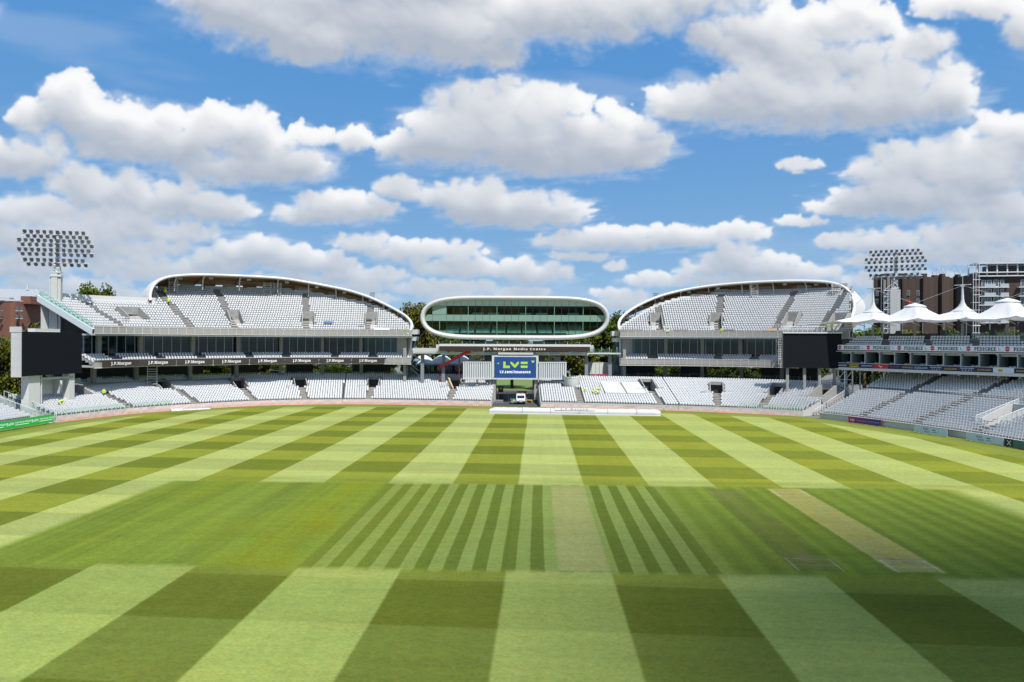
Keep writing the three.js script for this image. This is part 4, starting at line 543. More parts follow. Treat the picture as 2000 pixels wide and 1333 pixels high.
// ---------------------------------------------------------------- the media centre: a white pod on two shafts
{
  const D0 = 158, S = thing('media_centre', 'white rounded pod building with green glass front raised on concrete shafts', 'building', [0.63, 0, -D0]), CY = 18.80, A = 21.15, Bh = 4.88;
  const outline = (n, off) => { const o = []; for (let i = 0; i < n; i++) { const th = i / n * 2 * Math.PI, c = Math.cos(th), s = Math.sin(th), x = A * Math.sign(c) * Math.pow(Math.abs(c), 2 / 5.6), y = Bh * Math.sign(s) * Math.pow(Math.abs(s), 1 / 1.06); o.push([x, y]); } return o.map(([x, y], i) => { const p = o[(i + n - 1) % n], q = o[(i + 1) % n], dx = q[0] - p[0], dy = q[1] - p[1], l = Math.hypot(dx, dy) || 1; return [x + dy / l * off, y - dx / l * off]; }); };
  // resample evenly so that the round ends stay smooth
  const even = (pts, n) => { const c = new THREE.CatmullRomCurve3(pts.map(([x, y]) => V(x, y, 0)), true, 'centripetal'); c.arcLengthDivisions = 2000; return c.getSpacedPoints(n); };
  const base = even(outline(240, 0), 160), nrm = base.map((p, i) => { const a = base[(i + base.length - 2) % (base.length - 1)], b = base[(i + 1) % (base.length - 1)]; return V(b.y - a.y, -(b.x - a.x), 0).normalize(); });
  const ringAt = (off, z, sy = 1) => base.map((p, i) => V(p.x + nrm[i].x * off, CY + (p.y + nrm[i].y * off) * sy, z));
  const prof = [[-0.98, -0.75], [-0.95, -0.1], [-0.82, 0.22], [-0.6, 0.42], [-0.34, 0.46], [-0.1, 0.34], [0.02, 0.05], [0.06, -0.6], [0.0, -2.0], [-0.25, -4.5], [-0.7, -7], [-1.4, -9.5], [-2.3, -11.5], [-3.4, -13], [-4.4, -13.8]];
  part(S, 'shell', sheet(prof.map(([o, z]) => ringAt(o, z)), true), M.shell);
  part(S, 'shell_rear', (() => { const r = ringAt(-4.4, -13.8), p = [0, CY, -14.2], ix = []; r.forEach((q) => p.push(q.x, q.y, q.z)); for (let i = 1; i < r.length; i++) ix.push(0, i + 1, i); const g = new THREE.BufferGeometry(); g.setAttribute('position', new THREE.Float32BufferAttribute(p, 3)); g.setIndex(ix); g.computeVertexNormals(); return g; })(), M.shell);
  // glass front: panes cut to the rounded opening
  const inner = outline(240, -0.97), inX = Math.max(...inner.map((p) => p[0]));
  const clipTo = (x0, x1, y0, y1) => { let poly = inner.slice(); const cut = (ins, f) => { const o = []; for (let i = 0; i < poly.length; i++) { const p = poly[i], q = poly[(i + 1) % poly.length], a = ins(p), b = ins(q); if (a) o.push(p); if (a !== b) o.push(f(p, q)); } poly = o; }; const X = (v) => (p, q) => [v, lerp(p[1], q[1], (v - p[0]) / (q[0] - p[0]))], Y = (v) => (p, q) => [lerp(p[0], q[0], (v - p[1]) / (q[1] - p[1])), v]; cut((p) => p[0] >= x0, X(x0)); cut((p) => p[0] <= x1, X(x1)); cut((p) => p[1] >= y0, Y(y0)); cut((p) => p[1] <= y1, Y(y1)); return poly; };
  const rowsY = [[-4.0, -0.8, M.greenPane], [-0.78, -0.77, M.frost], [-0.75, 0.65, M.frost2], [0.7, 2.6, M.greenPane], [2.64, 4.0, M.frost3]];
  const tilt = (y) => -0.45 - (3.7 - y) * 0.09;               // the glass leans outwards at the top
  const NC = 25, W = 2 * inX / NC;
  rowsY.forEach(([y0, y1, m], r) => { for (let c = 0; c < NC; c++) {
    if (r === 1) continue;
    const poly = clipTo(-inX + c * W + 0.04, -inX + (c + 1) * W - 0.04, r === 2 ? y0 : y0 + 0.02, y1); if (poly.length < 3) continue;
    const dark = r === 2 && (c % 9 === 4);
    const g = new THREE.ShapeGeometry(new THREE.Shape(poly.map(([x, y]) => new THREE.Vector2(x, y)))), p = g.attributes.position; for (let i = 0; i < p.count; i++) p.setXYZ(i, p.getX(i), CY + p.getY(i), tilt(p.getY(i)));
    g.computeVertexNormals(); part(S, 'glass_pane', g, r === 3 && (c === 1 || c === 2) ? M.frost2 : m);
  } });
  for (let c = 1; c < NC; c++) { const x = -inX + c * W, poly = clipTo(x - 0.03, x + 0.03, -5, 5), ys = poly.map((p) => p[1]), y0 = Math.min(...ys), y1 = Math.max(...ys); part(S, 'mullion', beam(V(x, CY + y0, tilt(y0) - 0.08), V(x, CY + y1, tilt(y1) - 0.08), c % 4 === 2 ? 0.16 : 0.07, 0.12), c % 4 === 2 ? M.frost : M.dark); }
  for (const y of [-1.9, -0.775, 0.675, 2.62]) part(S, 'transom', box(2 * inX * (Math.abs(y) > 2 ? 0.93 : 0.99), 0.06, 0.1, 0, CY + y, tilt(y) - 0.08), M.dark);
  part(S, 'lower_panel', [box(4.6, 0.75, 0.1, -15.9, CY - 3.28, -1.25), box(6.2, 0.75, 0.1, 14.7, CY - 3.28, -1.25)], M.whiteWall);
  // inside: two floors, stepped rows of desks, dark rear wall
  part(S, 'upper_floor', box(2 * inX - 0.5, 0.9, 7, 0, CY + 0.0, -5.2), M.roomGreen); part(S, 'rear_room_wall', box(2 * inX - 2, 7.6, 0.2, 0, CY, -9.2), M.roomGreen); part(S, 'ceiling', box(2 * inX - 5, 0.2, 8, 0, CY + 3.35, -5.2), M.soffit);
  for (let k = 0; k < 4; k++) part(S, 'desk_step', box(2 * inX - 6, 0.45, 1.5, 0, CY - 3.75 + k * 0.45, -2.2 - k * 1.5), M.roomGreen);
  for (let k = 0; k < 4; k++) for (let c = 0; c < 9; c++) { const x = -14.2 + c * 3.5; part(S, 'desk', [box(3.1, 0.06, 0.6, x, CY - 2.75 + k * 0.45, -1.9 - k * 1.5), box(3.1, 0.5, 0.05, x, CY - 3.1 + k * 0.45, -1.65 - k * 1.5)], k % 2 ? M.deskBlue : M.deskPale); }
  for (let c = 0; c < 8; c++) part(S, 'upper_desk', [box(2.6, 0.07, 0.7, -12 + c * 3.6, CY + 1.15, -2.2), box(2.6, 0.5, 0.06, -12 + c * 3.6, CY + 0.85, -1.9)], c % 3 ? M.deskPale : M.dark);
  // shafts, stairs and the deck below the pod
  for (const s of [-1, 1]) {
    part(S, 'shaft', [box(2.7, 13.6, 5.5, s * 5.6, 6.8, -6.5)], M.concrete, s < 0 ? undefined : undefined); part(S, 'slender_column', box(0.5, 14, 0.5, s * 10.2, 7, -3.2), M.concrete);
    part(S, 'window_strip', box(1.1, 0.9, 0.1, s * 8.4, 13.3, -6.2), M.dark); part(S, 'link_block', box(4.2, 1.5, 4, s * 8.9, 13.1, -8.5), M.dark);
    part(S, 'deck_stair', [beam(V(s * 4.2, 11.4, -2.4), V(s * 8.8, 9.2, -2.4), 0.9, 0.18), bar(V(s * 4.2, 12.4, -2.0), V(s * 8.8, 10.2, -2.0), 0.05), bar(V(s * 8.8, 9.2, -2.0), V(s * 8.8, 10.2, -2.0), 0.05), bar(V(s * 6.6, 10.3, -2.0), V(s * 6.6, 11.3, -2.0), 0.05)], M.stepLight);
    part(S, 'landing', [box(4.4, 0.22, 2.2, s * 9.4, 9.0, -2.6), box(1.6, 0.9, 1.2, s * 9.6, 9.6, -3.4)], M.whiteWall);
  }
  const lab = print(1024, 40, (c, w, h) => { c.fillStyle = '#33241f'; c.fillRect(0, 0, w, h); c.fillStyle = '#e9e4de'; c.font = 'bold 26px serif'; c.textAlign = 'center'; c.textBaseline = 'middle'; c.letterSpacing = '4px'; c.fillText('J.P. Morgan Media Centre', w / 2, h / 2 + 1); });
  const dk = thing('walkway_deck', 'raised white walkway with long brown J.P. Morgan Media Centre sign under the pod', 'walkway', [0.63, 0, -157]);
  part(dk, 'deck_slab', box(33.6, 0.5, 4.5, 0, 12.65, -2.0), M.trim); const sb = part(dk, 'sign_board', boardGeo, new THREE.MeshStandardMaterial({ map: lab, roughness: 0.5 }), 'long dark brown board lettered J.P. Morgan Media Centre'); sb.scale.set(33.4, 1.02, 0.1); sb.position.set(0, 11.86, 0.3);
  part(dk, 'deck_backing', box(33.4, 1.0, 0.3, 0, 11.86, 0.05), M.dark);
  for (let i = 0; i < 13; i++) part(dk, 'glass_balustrade', box(2.5, 0.55, 0.02, -15.6 + i * 2.6, 13.2, 0.0), M.clear); for (let i = 0; i < 14; i++) part(dk, 'balustrade_post', box(0.06, 0.62, 0.06, -16.9 + i * 2.6, 13.2, 0.05), M.rail);
  for (let i = 0; i < 20; i++) part(dk, 'coloured_panel', box(1.55, 0.42, 0.08, -15.6 + i * 1.62, 10.95, -1.2), [M.pBlue, M.pCream, M.pWhite][i % 3]);
  part(dk, 'lower_beam', box(33, 0.35, 0.4, 0, 10.62, -1.3), M.trim);
  // outer walkways to the stands on both sides
  for (const s of [-1, 1]) {
    const w = thing('walkway_bridge', s < 0 ? 'white parapet footbridge between the left stand and the media centre' : 'footbridge with glass balustrade between the media centre and the right stand', 'footbridge', [0.63, 0, -159]), x0 = s * 15.2, x1 = s < 0 ? -22.9 : 23.8, xm = (x0 + x1) / 2, ln = Math.abs(x1 - x0);
    part(w, 'bridge_slab', box(ln, 0.3, 3.4, xm, 10.9, -1), M.trim); part(w, 'parapet', box(ln, 0.9, 0.1, xm, 11.5, 0.72), s < 0 ? M.whiteWall : M.clear); for (let i = 0; i < 5; i++) part(w, 'post', box(0.07, 1.3, 0.07, lerp(x0, x1, (i + 0.5) / 5), 11.7, 0.6), M.rail);
    for (let i = 0; i < 2; i++) part(w, 'pier', box(0.75, 10.75, 0.75, lerp(x0, x1, 0.12 + i * 0.62), 5.375, -1), M.steelDark); part(w, 'arched_beam', sheet([0, 1].map((q) => Array.from({ length: 13 }, (_, i) => V(lerp(x0, x1, i / 12), q ? 10.2 + 0.45 * Math.sin((i % 6) / 6 * Math.PI) : 10.76, 0.5)))), M.steelDark); part(w, 'end_block', box(3.4, 1.5, 1.6, x0 - s * 0.2 + s * 1.0, 12.0, -0.4), M.whiteWall);
  }
}
// ---------------------------------------------------------------- advertising screen over the roadway and the ribbed cladding beside it
{
  const d = 150, S = thing('video_screen', 'blue advertising screen lettered LV.com/insurance over the roadway opening', 'screen', [0.72, 0, -d]);
  S.scale.setScalar(1.04); S.position.set(0.72, -0.36, -156);
  const t = print(512, 256, (c, w, h) => { c.fillStyle = '#1b3f78'; c.fillRect(0, 0, w, h); const g = '#9fbf3c'; c.strokeStyle = g; c.lineWidth = 30; c.lineCap = 'butt'; c.lineJoin = 'miter'; c.beginPath(); c.moveTo(122, 56); c.lineTo(122, 120); c.lineTo(190, 120); c.stroke(); c.lineCap = 'round'; c.lineJoin = 'round'; c.lineWidth = 28; c.beginPath(); c.moveTo(208, 70); c.lineTo(252, 116); c.lineTo(292, 70); c.stroke(); c.fillStyle = g; c.fillRect(326, 56, 84, 28); c.fillRect(326, 104, 84, 28); const heart = (x, y, s) => { c.beginPath(); c.moveTo(x, y + s); c.bezierCurveTo(x - s * 1.6, y, x - s, y - s, x, y - s * 0.2); c.bezierCurveTo(x + s, y - s, x + s * 1.6, y, x, y + s); c.fill(); }; heart(46, 76, 12); heart(478, 50, 20); c.fillStyle = '#f4f6f8'; c.font = 'bold 46px sans-serif'; c.textAlign = 'center'; c.textBaseline = 'middle'; c.fillText('LV.com/insurance', 256, 182, 388); });
  const scr = part(S, 'screen_face', boardGeo, new THREE.MeshStandardMaterial({ map: t, roughness: 0.4, emissive: lin(1, 1, 1), emissiveMap: t, emissiveIntensity: 0.12 })); scr.scale.set(8.7, 4.4, 0.2); scr.position.set(0, 7.8, 0.1);
  part(S, 'frame', [box(9.9, 0.3, 0.6, 0, 10.2, -0.1), box(9.9, 0.32, 0.6, 0, 5.42, -0.1), box(0.5, 4.5, 0.6, -4.7, 7.8, -0.1), box(0.5, 4.5, 0.6, 4.7, 7.8, -0.1)], M.galv); part(S, 'screen_housing', box(9.4, 4.8, 1.2, 0, 7.8, -1.05), M.panel); for (const s of [-1, 1]) part(S, 'support_leg', box(0.8, 5.25, 1.2, s * 4.5, 2.62, -1.0), M.panel);
  part(S, 'top_ledge', box(7.4, 0.42, 1.5, 0.1, 10.75, -0.4), M.whiteWall);
  for (const s of [-1, 1]) { const x0 = s * 5.0, x1 = s < 0 ? -11.1 : 10.9, n = 13, P = thing('ribbed_cladding', s < 0 ? 'pale ribbed metal screen wall left of the blue advertising screen' : 'pale ribbed metal screen wall right of the blue advertising screen', 'cladding', [0.72, 0, -d - 5.6]); P.scale.setScalar(1.04); P.position.y = -0.36; for (let i = 0; i < n; i++) part(P, 'rib', box(Math.abs(x1 - x0) / n * 0.5, 3.3, 0.3, lerp(x0, x1, (i + 0.5) / n), 7.2, 0.12), M.pale); part(P, 'backing_sheet', box(Math.abs(x1 - x0), 3.35, 0.08, (x0 + x1) / 2, 7.2, 0), M.panel); part(P, 'sill', box(Math.abs(x1 - x0), 0.3, 0.5, (x0 + x1) / 2, 5.42, 0.1), M.galv); part(P, 'cap_rail', box(Math.abs(x1 - x0), 0.14, 0.4, (x0 + x1) / 2, 8.94, 0.05), M.trim); for (let i = 0; i < 3; i++) part(P, 'post', box(0.35, 5.3, 0.35, lerp(x0, x1, i / 2.2 + 0.05), 2.65, -0.4), M.panel); }
}
// ---------------------------------------------------------------- black screens, floodlights
{
  const a = at(42, 694, 113.5), b = at(159, 692, 126), S = thing('scoreboard_screen', 'big switched-off black screen with pale side panel, in front of the left stand', 'screen', [(a.x + b.x) / 2, 0, (a.z + b.z) / 2]), w = Math.hypot(b.x - a.x, b.z - a.z), yaw = Math.atan2(-(b.z - a.z), b.x - a.x); S.rotation.y = yaw;
  const lo = 7.55, hi = 14.75; part(S, 'screen_face', box(w, hi - lo, 0.15, 0, (lo + hi) / 2, 0), M.screenBlack); part(S, 'housing', box(w, hi - lo, 1.7, 0, (lo + hi) / 2, -0.95), M.panelPale);
  for (let i = 0; i < 5; i++) part(S, 'side_panel', box(0.12, 1.55, 1.85, -w / 2 - 0.08, lo + 0.62 + i * 1.57, -0.92), M.whiteWall); part(S, 'top_box', box(5.2, 0.55, 1.4, -0.6, hi + 0.3, -1.2), M.whiteWall); part(S, 'side_cap', box(0.2, 0.9, 2.1, -w / 2 - 0.1, hi + 0.35, -1), M.whiteWall);
  for (const [x, ww] of [[-3.4, 2.3], [4.6, 1.2]]) part(S, 'support_pier', box(ww, lo, 1.4, x, lo / 2, -1.1), M.panelPale); part(S, 'service_pipe', new THREE.CylinderGeometry(0.14, 0.14, lo, 8).translate(-1.8, lo / 2, -0.6), M.galv);
  part(S, 'lower_cabin', [box(7, 0.3, 1.6, 1.4, 6.9, -1.2), box(3.6, 2.4, 0.2, 0.3, 5.4, -2), box(0.15, 2.6, 1.4, 2.2, 5.5, -1.4)], M.whiteWall); part(S, 'cabin_window', box(1.0, 1.4, 0.1, 3.1, 5.5, -1.9), M.dark);
}
{
  const a = at(1530, 681, 139), b = at(1644, 681, 137.2), S = thing('scoreboard_screen', 'big switched-off black screen between the right stand and the tented stand', 'screen', [(a.x + b.x) / 2, 0, (a.z + b.z) / 2]), w = Math.hypot(b.x - a.x, b.z - a.z); S.rotation.y = Math.atan2(-(b.z - a.z), b.x - a.x);
  part(S, 'screen_face', box(w, 6.75, 0.15, 0, 11.95, 0), M.screenBlack); part(S, 'housing', box(w, 6.75, 1.2, 0, 11.95, -0.7), M.panel); part(S, 'top_ledge', box(w + 0.2, 0.28, 1.6, 0, 15.5, -0.5), M.trim); for (const x of [-4.4, -1.2, 1.6, 4.4]) part(S, 'support_leg', box(0.5, 8.6, 0.5, x, 4.3, -0.9), M.concrete);
  const g = []; for (let i = 0; i <= 12; i++) g.push(bar(V(-w / 2 + i * w / 12, 15.6, 0), V(-w / 2 + i * w / 12, 16.7, 0), 0.04, 5)); g.push(bar(V(-w / 2, 16.7, 0), V(w / 2, 16.7, 0), 0.05, 5)); part(S, 'top_railing', g, M.rail);
}
const lampGeo = (() => { const s = new THREE.LatheGeometry([[0.0, -0.34], [0.2, -0.32], [0.36, -0.18], [0.43, 0.0], [0.46, 0.06]].map(([r, y]) => new THREE.Vector2(r, y)), 12); s.rotateX(Math.PI / 2); return mergeGeometries([plain(s), plain(box(0.12, 0.12, 0.5, 0, 0.3, -0.2)), plain(box(0.95, 0.05, 0.3, 0, 0.42, 0.12))]); })(), lensGeo = new THREE.CircleGeometry(0.43, 14).translate(0, 0, 0.03);
function floodlight(label, px, d, rows, width, yaw, baseY, colTop) {
  const q = at(px, 600, d), S = thing('floodlight_mast', label, 'floodlight', [q.x, 0, q.z], yaw, 'floodlight masts');
  const col = part(S, 'mast_column', [box(1.1, colTop, 1.3, -0.25, colTop / 2, 0), box(0.5, colTop - 0.3, 1.0, 0.58, colTop / 2 - 0.15, 0)], M.whiteWall); col.scale.set(width, 1, width); part(S, 'cable_duct', box(0.16, colTop - 1, 0.2, -0.98 * width, colTop / 2, 0.4), M.galv); part(S, 'collar', [box(1.95, 0.3, 1.5, 0, colTop - 0.6, 0), box(1.7, 0.25, 1.4, 0, colTop + 0.1, 0)], M.galv);
  const lat = []; for (const [x, z] of [[-0.55, -0.5], [0.55, -0.5], [-0.55, 0.5], [0.55, 0.5]]) lat.push(bar(V(x, colTop, z), V(x * 0.7, colTop + 1.9, z * 0.7), 0.1, 6)); for (let i = 0; i < 2; i++) lat.push(bar(V(-0.5, colTop + i * 0.9, 0.5), V(0.5, colTop + i * 0.9 + 0.8, 0.5), 0.06, 5), bar(V(0.5, colTop + i * 0.9, 0.5), V(-0.5, colTop + i * 0.9 + 0.8, 0.5), 0.06, 5)); part(S, 'lattice_neck', lat, M.steel);
  part(S, 'head_spine', box(0.85, rows[3][0] - 0.6, 0.6, 0.1, colTop + rows[3][0] / 2 + 0.9, 0), M.galv);
  const r = rng(Math.round(px)); rows.forEach(([y, n0, n1, w, up], i) => {
    part(S, 'cross_arm', [beam(V(-w / 2, colTop + y, 0.35), V(w / 2, colTop + y, 0.35), 0.22, 0.16), beam(V(-w / 2, colTop + y - 0.5, 0.2), V(w / 2, colTop + y - 0.5, 0.2), 0.1, 0.1)], M.galv);
    for (const [n, dy, k] of [[n0, 0.52, 0], [n1, -0.62, 1]]) for (let j = 0; j < n; j++) { const x = -w / 2 + 0.5 + (w - 1) * (j + 0.5 * k) / (n - 1 + 0.5), lp = new THREE.Mesh(lampGeo, M.lampBody); lp.name = 'floodlamp'; lp.position.set(x, colTop + y + dy * 0.78, 0.55); lp.scale.setScalar(0.78); lp.rotation.set(0.42 + (r() - 0.5) * 0.1, (r() - 0.5) * 0.35, 0); S.add(lp); const ln = new THREE.Mesh(lensGeo, M.lens); ln.name = 'lens'; lp.add(ln); }
  });
  for (const x of [-4.6, 4.4]) part(S, 'aerial', new THREE.CylinderGeometry(0.03, 0.04, 5, 5).translate(x, colTop + rows[3][0] - 1.2, 0.3), M.steel); part(S, 'floor_plate', box(2.6, 0.3, 2.6, 0, 0.1, 0), M.concrete);
  return S;
}
floodlight('tall white floodlight mast with four rows of lamps behind the left black screen', 109.5, 137, [[2.0, 10, 9, 11.4], [3.95, 12, 11, 13.4], [5.75, 12, 11, 13.4], [7.4, 10, 10, 11.6]], 1, 0.25, 0, 26.4);
floodlight('tall white floodlight mast with four rows of lamps behind the tented stand', 1748, 180, [[3.1, 9, 9, 12.2], [5.2, 12, 11, 14.2], [7.2, 12, 11, 14.2], [9.1, 10, 10, 12.2]], 1.4, -0.42, 0, 27.4);
// ---------------------------------------------------------------- left side terrace in the corner
{
  const F = [[-76.4, 113.2], [-76.7, 104], [-76.8, 95], [-76.8, 84]].map(([x, d]) => V(x, 0, -d)), B = F.map((q, i) => V(q.x - 13, 0, q.z - (i === 0 ? 1.5 : 0)));
  const S = thing('side_terrace', 'white seat rows rising behind the green advertising board on the far left', 'terrace'), T = makeTier({ F, B, n: 14, h0: 0.95, rise: 0.30, pitch: 0.52, aisles: [{ t: 0.52 }], kmax: () => 14 });
  part(S, 'lower_terrace', T.geo, M.stepLight); stuff(S, 'lower_seats', seatGeo, M.seat, T.seats); aisleStairs(S, T, M.step); const R = run(T, 0, 1, 30); part(S, 'front_wall', sweep(R.pts, R.nrm, [[-0.15, -0.05], [-0.15, 0.6], [0, 0.6], [0, -0.05]]), M.concrete); part(S, 'rear_wall', sheet([R.pts.map((q, i) => V(T.pos(i / 30, 1).x, 6.6, q.z)), R.pts.map((q, i) => V(T.pos(i / 30, 1).x, 0, q.z))]), M.concrete);
  const g = []; for (let i = 0; i <= 14; i++) { const q = T.pos(0, i / 14); g.push(bar(V(q.x, T.h(i), q.z - 0.3), V(q.x, T.h(i) + 1.15, q.z - 0.3), 0.05, 5)); } const p0 = T.pos(0, 0), p1 = T.pos(0, 1); g.push(bar(V(p0.x, T.h(0) + 1.15, p0.z - 0.3), V(p1.x, T.h(14) + 1.15, p1.z - 0.3), 0.05, 5)); part(S, 'end_railing', g, M.rail);
  part(S, 'end_glass', sheet([[0, 1].map((f) => V(lerp(p0.x, p1.x, f), lerp(T.h(0), T.h(14), f) + 0.15, p0.z - 0.32)), [0, 1].map((f) => V(lerp(p0.x, p1.x, f), lerp(T.h(0), T.h(14), f) + 1.05, p0.z - 0.32))]), M.clear);
}
// ---------------------------------------------------------------- rails, netting and boards at the field's edge
function wavyNet(R, h, seed) { const r = rng(seed); const n = R.pts.length, top = R.pts.map((q, i) => V(q.x + R.nrm[i].x * (r() - 0.5) * 0.25, h * (0.8 + 0.25 * r()), q.z + R.nrm[i].z * (r() - 0.5) * 0.25)), mid = R.pts.map((q, i) => V(q.x + R.nrm[i].x * (r() - 0.5) * 0.3, h * 0.45, q.z + R.nrm[i].z * (r() - 0.5) * 0.3)), bot = R.pts.map((q) => V(q.x, 0.02, q.z)); return sheet([top, mid, bot]); }
const joinRuns = (...b) => { const pts = [], nrm = []; for (const [T, t0, t1, m, off] of b) { const R = run(T, t0, t1, m, off); pts.push(...R.pts); nrm.push(...R.nrm); } return { pts, nrm }; };
[[joinRuns([LOW_A.T, 0, 1, 100, -0.5], [LOW_B.T, 0.01, 1, 50, -0.5]), 'faded pink safety netting along the foot of the left lower seats', 1.1], [joinRuns([LOW_C.T, 0.9, 1, 12, -0.5], [LOW_D.T, 0.01, 1, 60, -0.5]), 'faded pink safety netting along the foot of the right lower seats', 0.85], [joinRuns([LOW_C.T, 0, 0.88, 40, -0.5]), 'low strip of pink netting behind the long white roll', 0.7]].forEach(([R, l, h], i) => { const S = thing('safety_netting', l, 'netting'); part(S, 'net', wavyNet(R, h, 40 + i), i ? M.netPale : M.net); R.pts.forEach((q, k) => { if (k % 4 === 0) part(S, 'stake', bar(V(q.x, 0, q.z), V(q.x, h + 0.1, q.z), 0.03, 5), M.rail); }); part(S, 'orange_hem', sweep(R.pts, R.nrm, [[-0.16, 0.01], [-0.16, 0.10], [-0.06, 0.10], [-0.06, 0.01]]), M.orangePale); });
// white railings on top of the front walls
[[LOW_A.T, 0.0, 0.34, 'white post railing in front of the leftmost lower seats'], [LOW_D.T, 0.45, 1, 'white post railing in front of the right lower seats']].forEach(([T, a, b, l]) => { const R = run(T, a, b, 26, -0.08), S = thing('front_railing', l, 'railing'); R.pts.forEach((q) => part(S, 'post', box(0.07, 1.0, 0.07, q.x, 1.55, q.z), M.rail)); part(S, 'hand_rail', sweep(R.pts, R.nrm, [[-0.03, 2.0], [-0.03, 2.06], [0.03, 2.06], [0.03, 2.0]]), M.rail); part(S, 'glass_panel', sheet([R.pts.map((q) => V(q.x, 1.98, q.z)), R.pts.map((q) => V(q.x, 1.07, q.z))]), M.clear); });
{ // railing round the left end of the lower seats
  const S = thing('end_railing', 'white post railing climbing beside the seats under the left black screen', 'railing'), T = LOW_A.T, pts = []; for (let k = 0; k <= 11; k++) { const q = T.pos(0, k / 17); pts.push(V(q.x - 0.0, T.h(k), q.z + 0.35)); part(S, 'post', box(0.07, 1.2, 0.07, q.x, T.h(k) + 0.6, q.z + 0.35), M.rail); } part(S, 'hand_rail', pts.slice(1).map((q, i) => bar(V(pts[i].x, pts[i].y + 1.2, pts[i].z), V(q.x, q.y + 1.2, q.z), 0.04, 5)), M.rail); part(S, 'glass_panel', sheet([pts.map((q) => V(q.x, q.y + 1.1, q.z)), pts.map((q) => V(q.x, q.y + 0.1, q.z))]), M.clear);
}
function boardAlong(name, label, pxA, yA, pxB, yB, h, matr, foot = 0.1) { const a = onGround(pxA, yA, foot), b = onGround(pxB, yB, foot), c = a.clone().add(b).multiplyScalar(0.5), w = a.distanceTo(b), yaw = Math.atan2(-(b.z - a.z), b.x - a.x), S = thing(name, label, 'board', [c.x, 0, c.z], yaw), f = part(S, 'printed_face', boardGeo, matr); f.scale.set(w, h, 0.05); f.position.set(0, foot + h / 2, 0.12); part(S, 'backing', box(w, h, 0.12, 0, foot + h / 2, 0.02), M.dark); for (const s of [-1, 0, 1]) part(S, 'brace', [box(0.08, foot + h * 0.8, 0.08, s * w * 0.42, (foot + h * 0.8) / 2, -0.12), box(0.08, 0.06, 0.5, s * w * 0.42, 0.03, -0.3)], M.steel); return S; }
const boardTex = (w, h, f) => new THREE.MeshStandardMaterial({ map: print(w, h, f), roughness: 0.5 });
boardAlong('advertising_board', 'long green advertising board lettered THE FELIX PROJECT at the left edge of the field', -46, 858.5, 104, 832.5, 1.25, boardTex(1024, 96, (c, w, h) => { c.fillStyle = '#2fb14b'; c.fillRect(0, 0, w, h); c.fillStyle = '#eafbe9'; for (const x of [20, 360, 700]) { c.save(); c.translate(x, 56); c.rotate(-0.12); c.font = 'bold 44px sans-serif'; c.fillText('Felix', 0, 8); c.restore(); c.font = 'bold 27px sans-serif'; c.fillText('THE FELIX PROJECT', x + 112, 46); c.fillRect(x + 112, 58, 190, 8); } }), 0.25);
{ const q = onGround(101, 834), S = thing('leaning_sheet', 'small plain white panel leaning at the end of the green board', 'panel', [q.x + 0.3, 0, q.z + 0.5], 0.9); part(S, 'sheet', box(0.75, 1.15, 0.04, 0, 0.57, 0, 0, -0.1), M.white); part(S, 'prop', beam(V(0, 0.9, -0.05), V(0, 0, -0.45), 0.05, 0.05), M.steel); }
boardAlong('advertising_board', 'purple to blue board lettered CGI below the tented stand', 1660, 819.5, 1723, 826.2, 1.0, boardTex(512, 80, (c, w, h) => { const g = c.createLinearGradient(0, 0, w, 0); g.addColorStop(0, '#a3154f'); g.addColorStop(0.45, '#6a2a72'); g.addColorStop(1, '#2c2f86'); c.fillStyle = g; c.fillRect(0, 0, w, h); c.fillStyle = '#f3e6ee'; c.font = 'bold 40px sans-serif'; c.fillText('CGI', 28, 54); c.fillStyle = '#c99bbd'; c.font = '22px sans-serif'; c.fillText('Trusted to deliver complete things well', 128, 50, 360); }), 0.12);
const bankTex = boardTex(512, 72, (c, w, h) => { c.fillStyle = '#b9ccd6'; c.fillRect(0, 0, w, h); c.fillStyle = '#8fb0c2'; c.fillRect(0, 0, 6, h); c.fillRect(126, 0, 4, h); c.fillRect(382, 0, 4, h); c.fillStyle = '#2d6f8e'; c.font = 'bold 30px sans-serif'; c.fillText('BANK', 150, 34); c.fillText('GOLD', 168, 62); c.fillRect(286, 46, 70, 6); c.fillRect(290, 20, 50, 12); });
boardAlong('advertising_board', 'pale blue board with a stair gap right of it, below the tented stand', 1788, 836.2, 1854, 845.5, 0.98, bankTex, 0.12); boardAlong('advertising_board', 'longer pale blue board nearest the dark end board', 1890, 850.8, 1964, 862.2, 0.98, bankTex, 0.12);
boardAlong('advertising_board', 'dark green board with a white crossed emblem at the right edge', 1967, 862.7, 2030, 873, 1.0, boardTex(256, 64, (c, w, h) => { c.fillStyle = '#3f6662'; c.fillRect(0, 0, w, h); c.fillStyle = '#0f1716'; c.fillRect(0, 0, 66, h); c.strokeStyle = '#e9eeee'; c.lineWidth = 5; c.beginPath(); c.moveTo(18, 12); c.lineTo(50, 52); c.moveTo(50, 12); c.lineTo(18, 52); c.stroke(); }), 0.12);
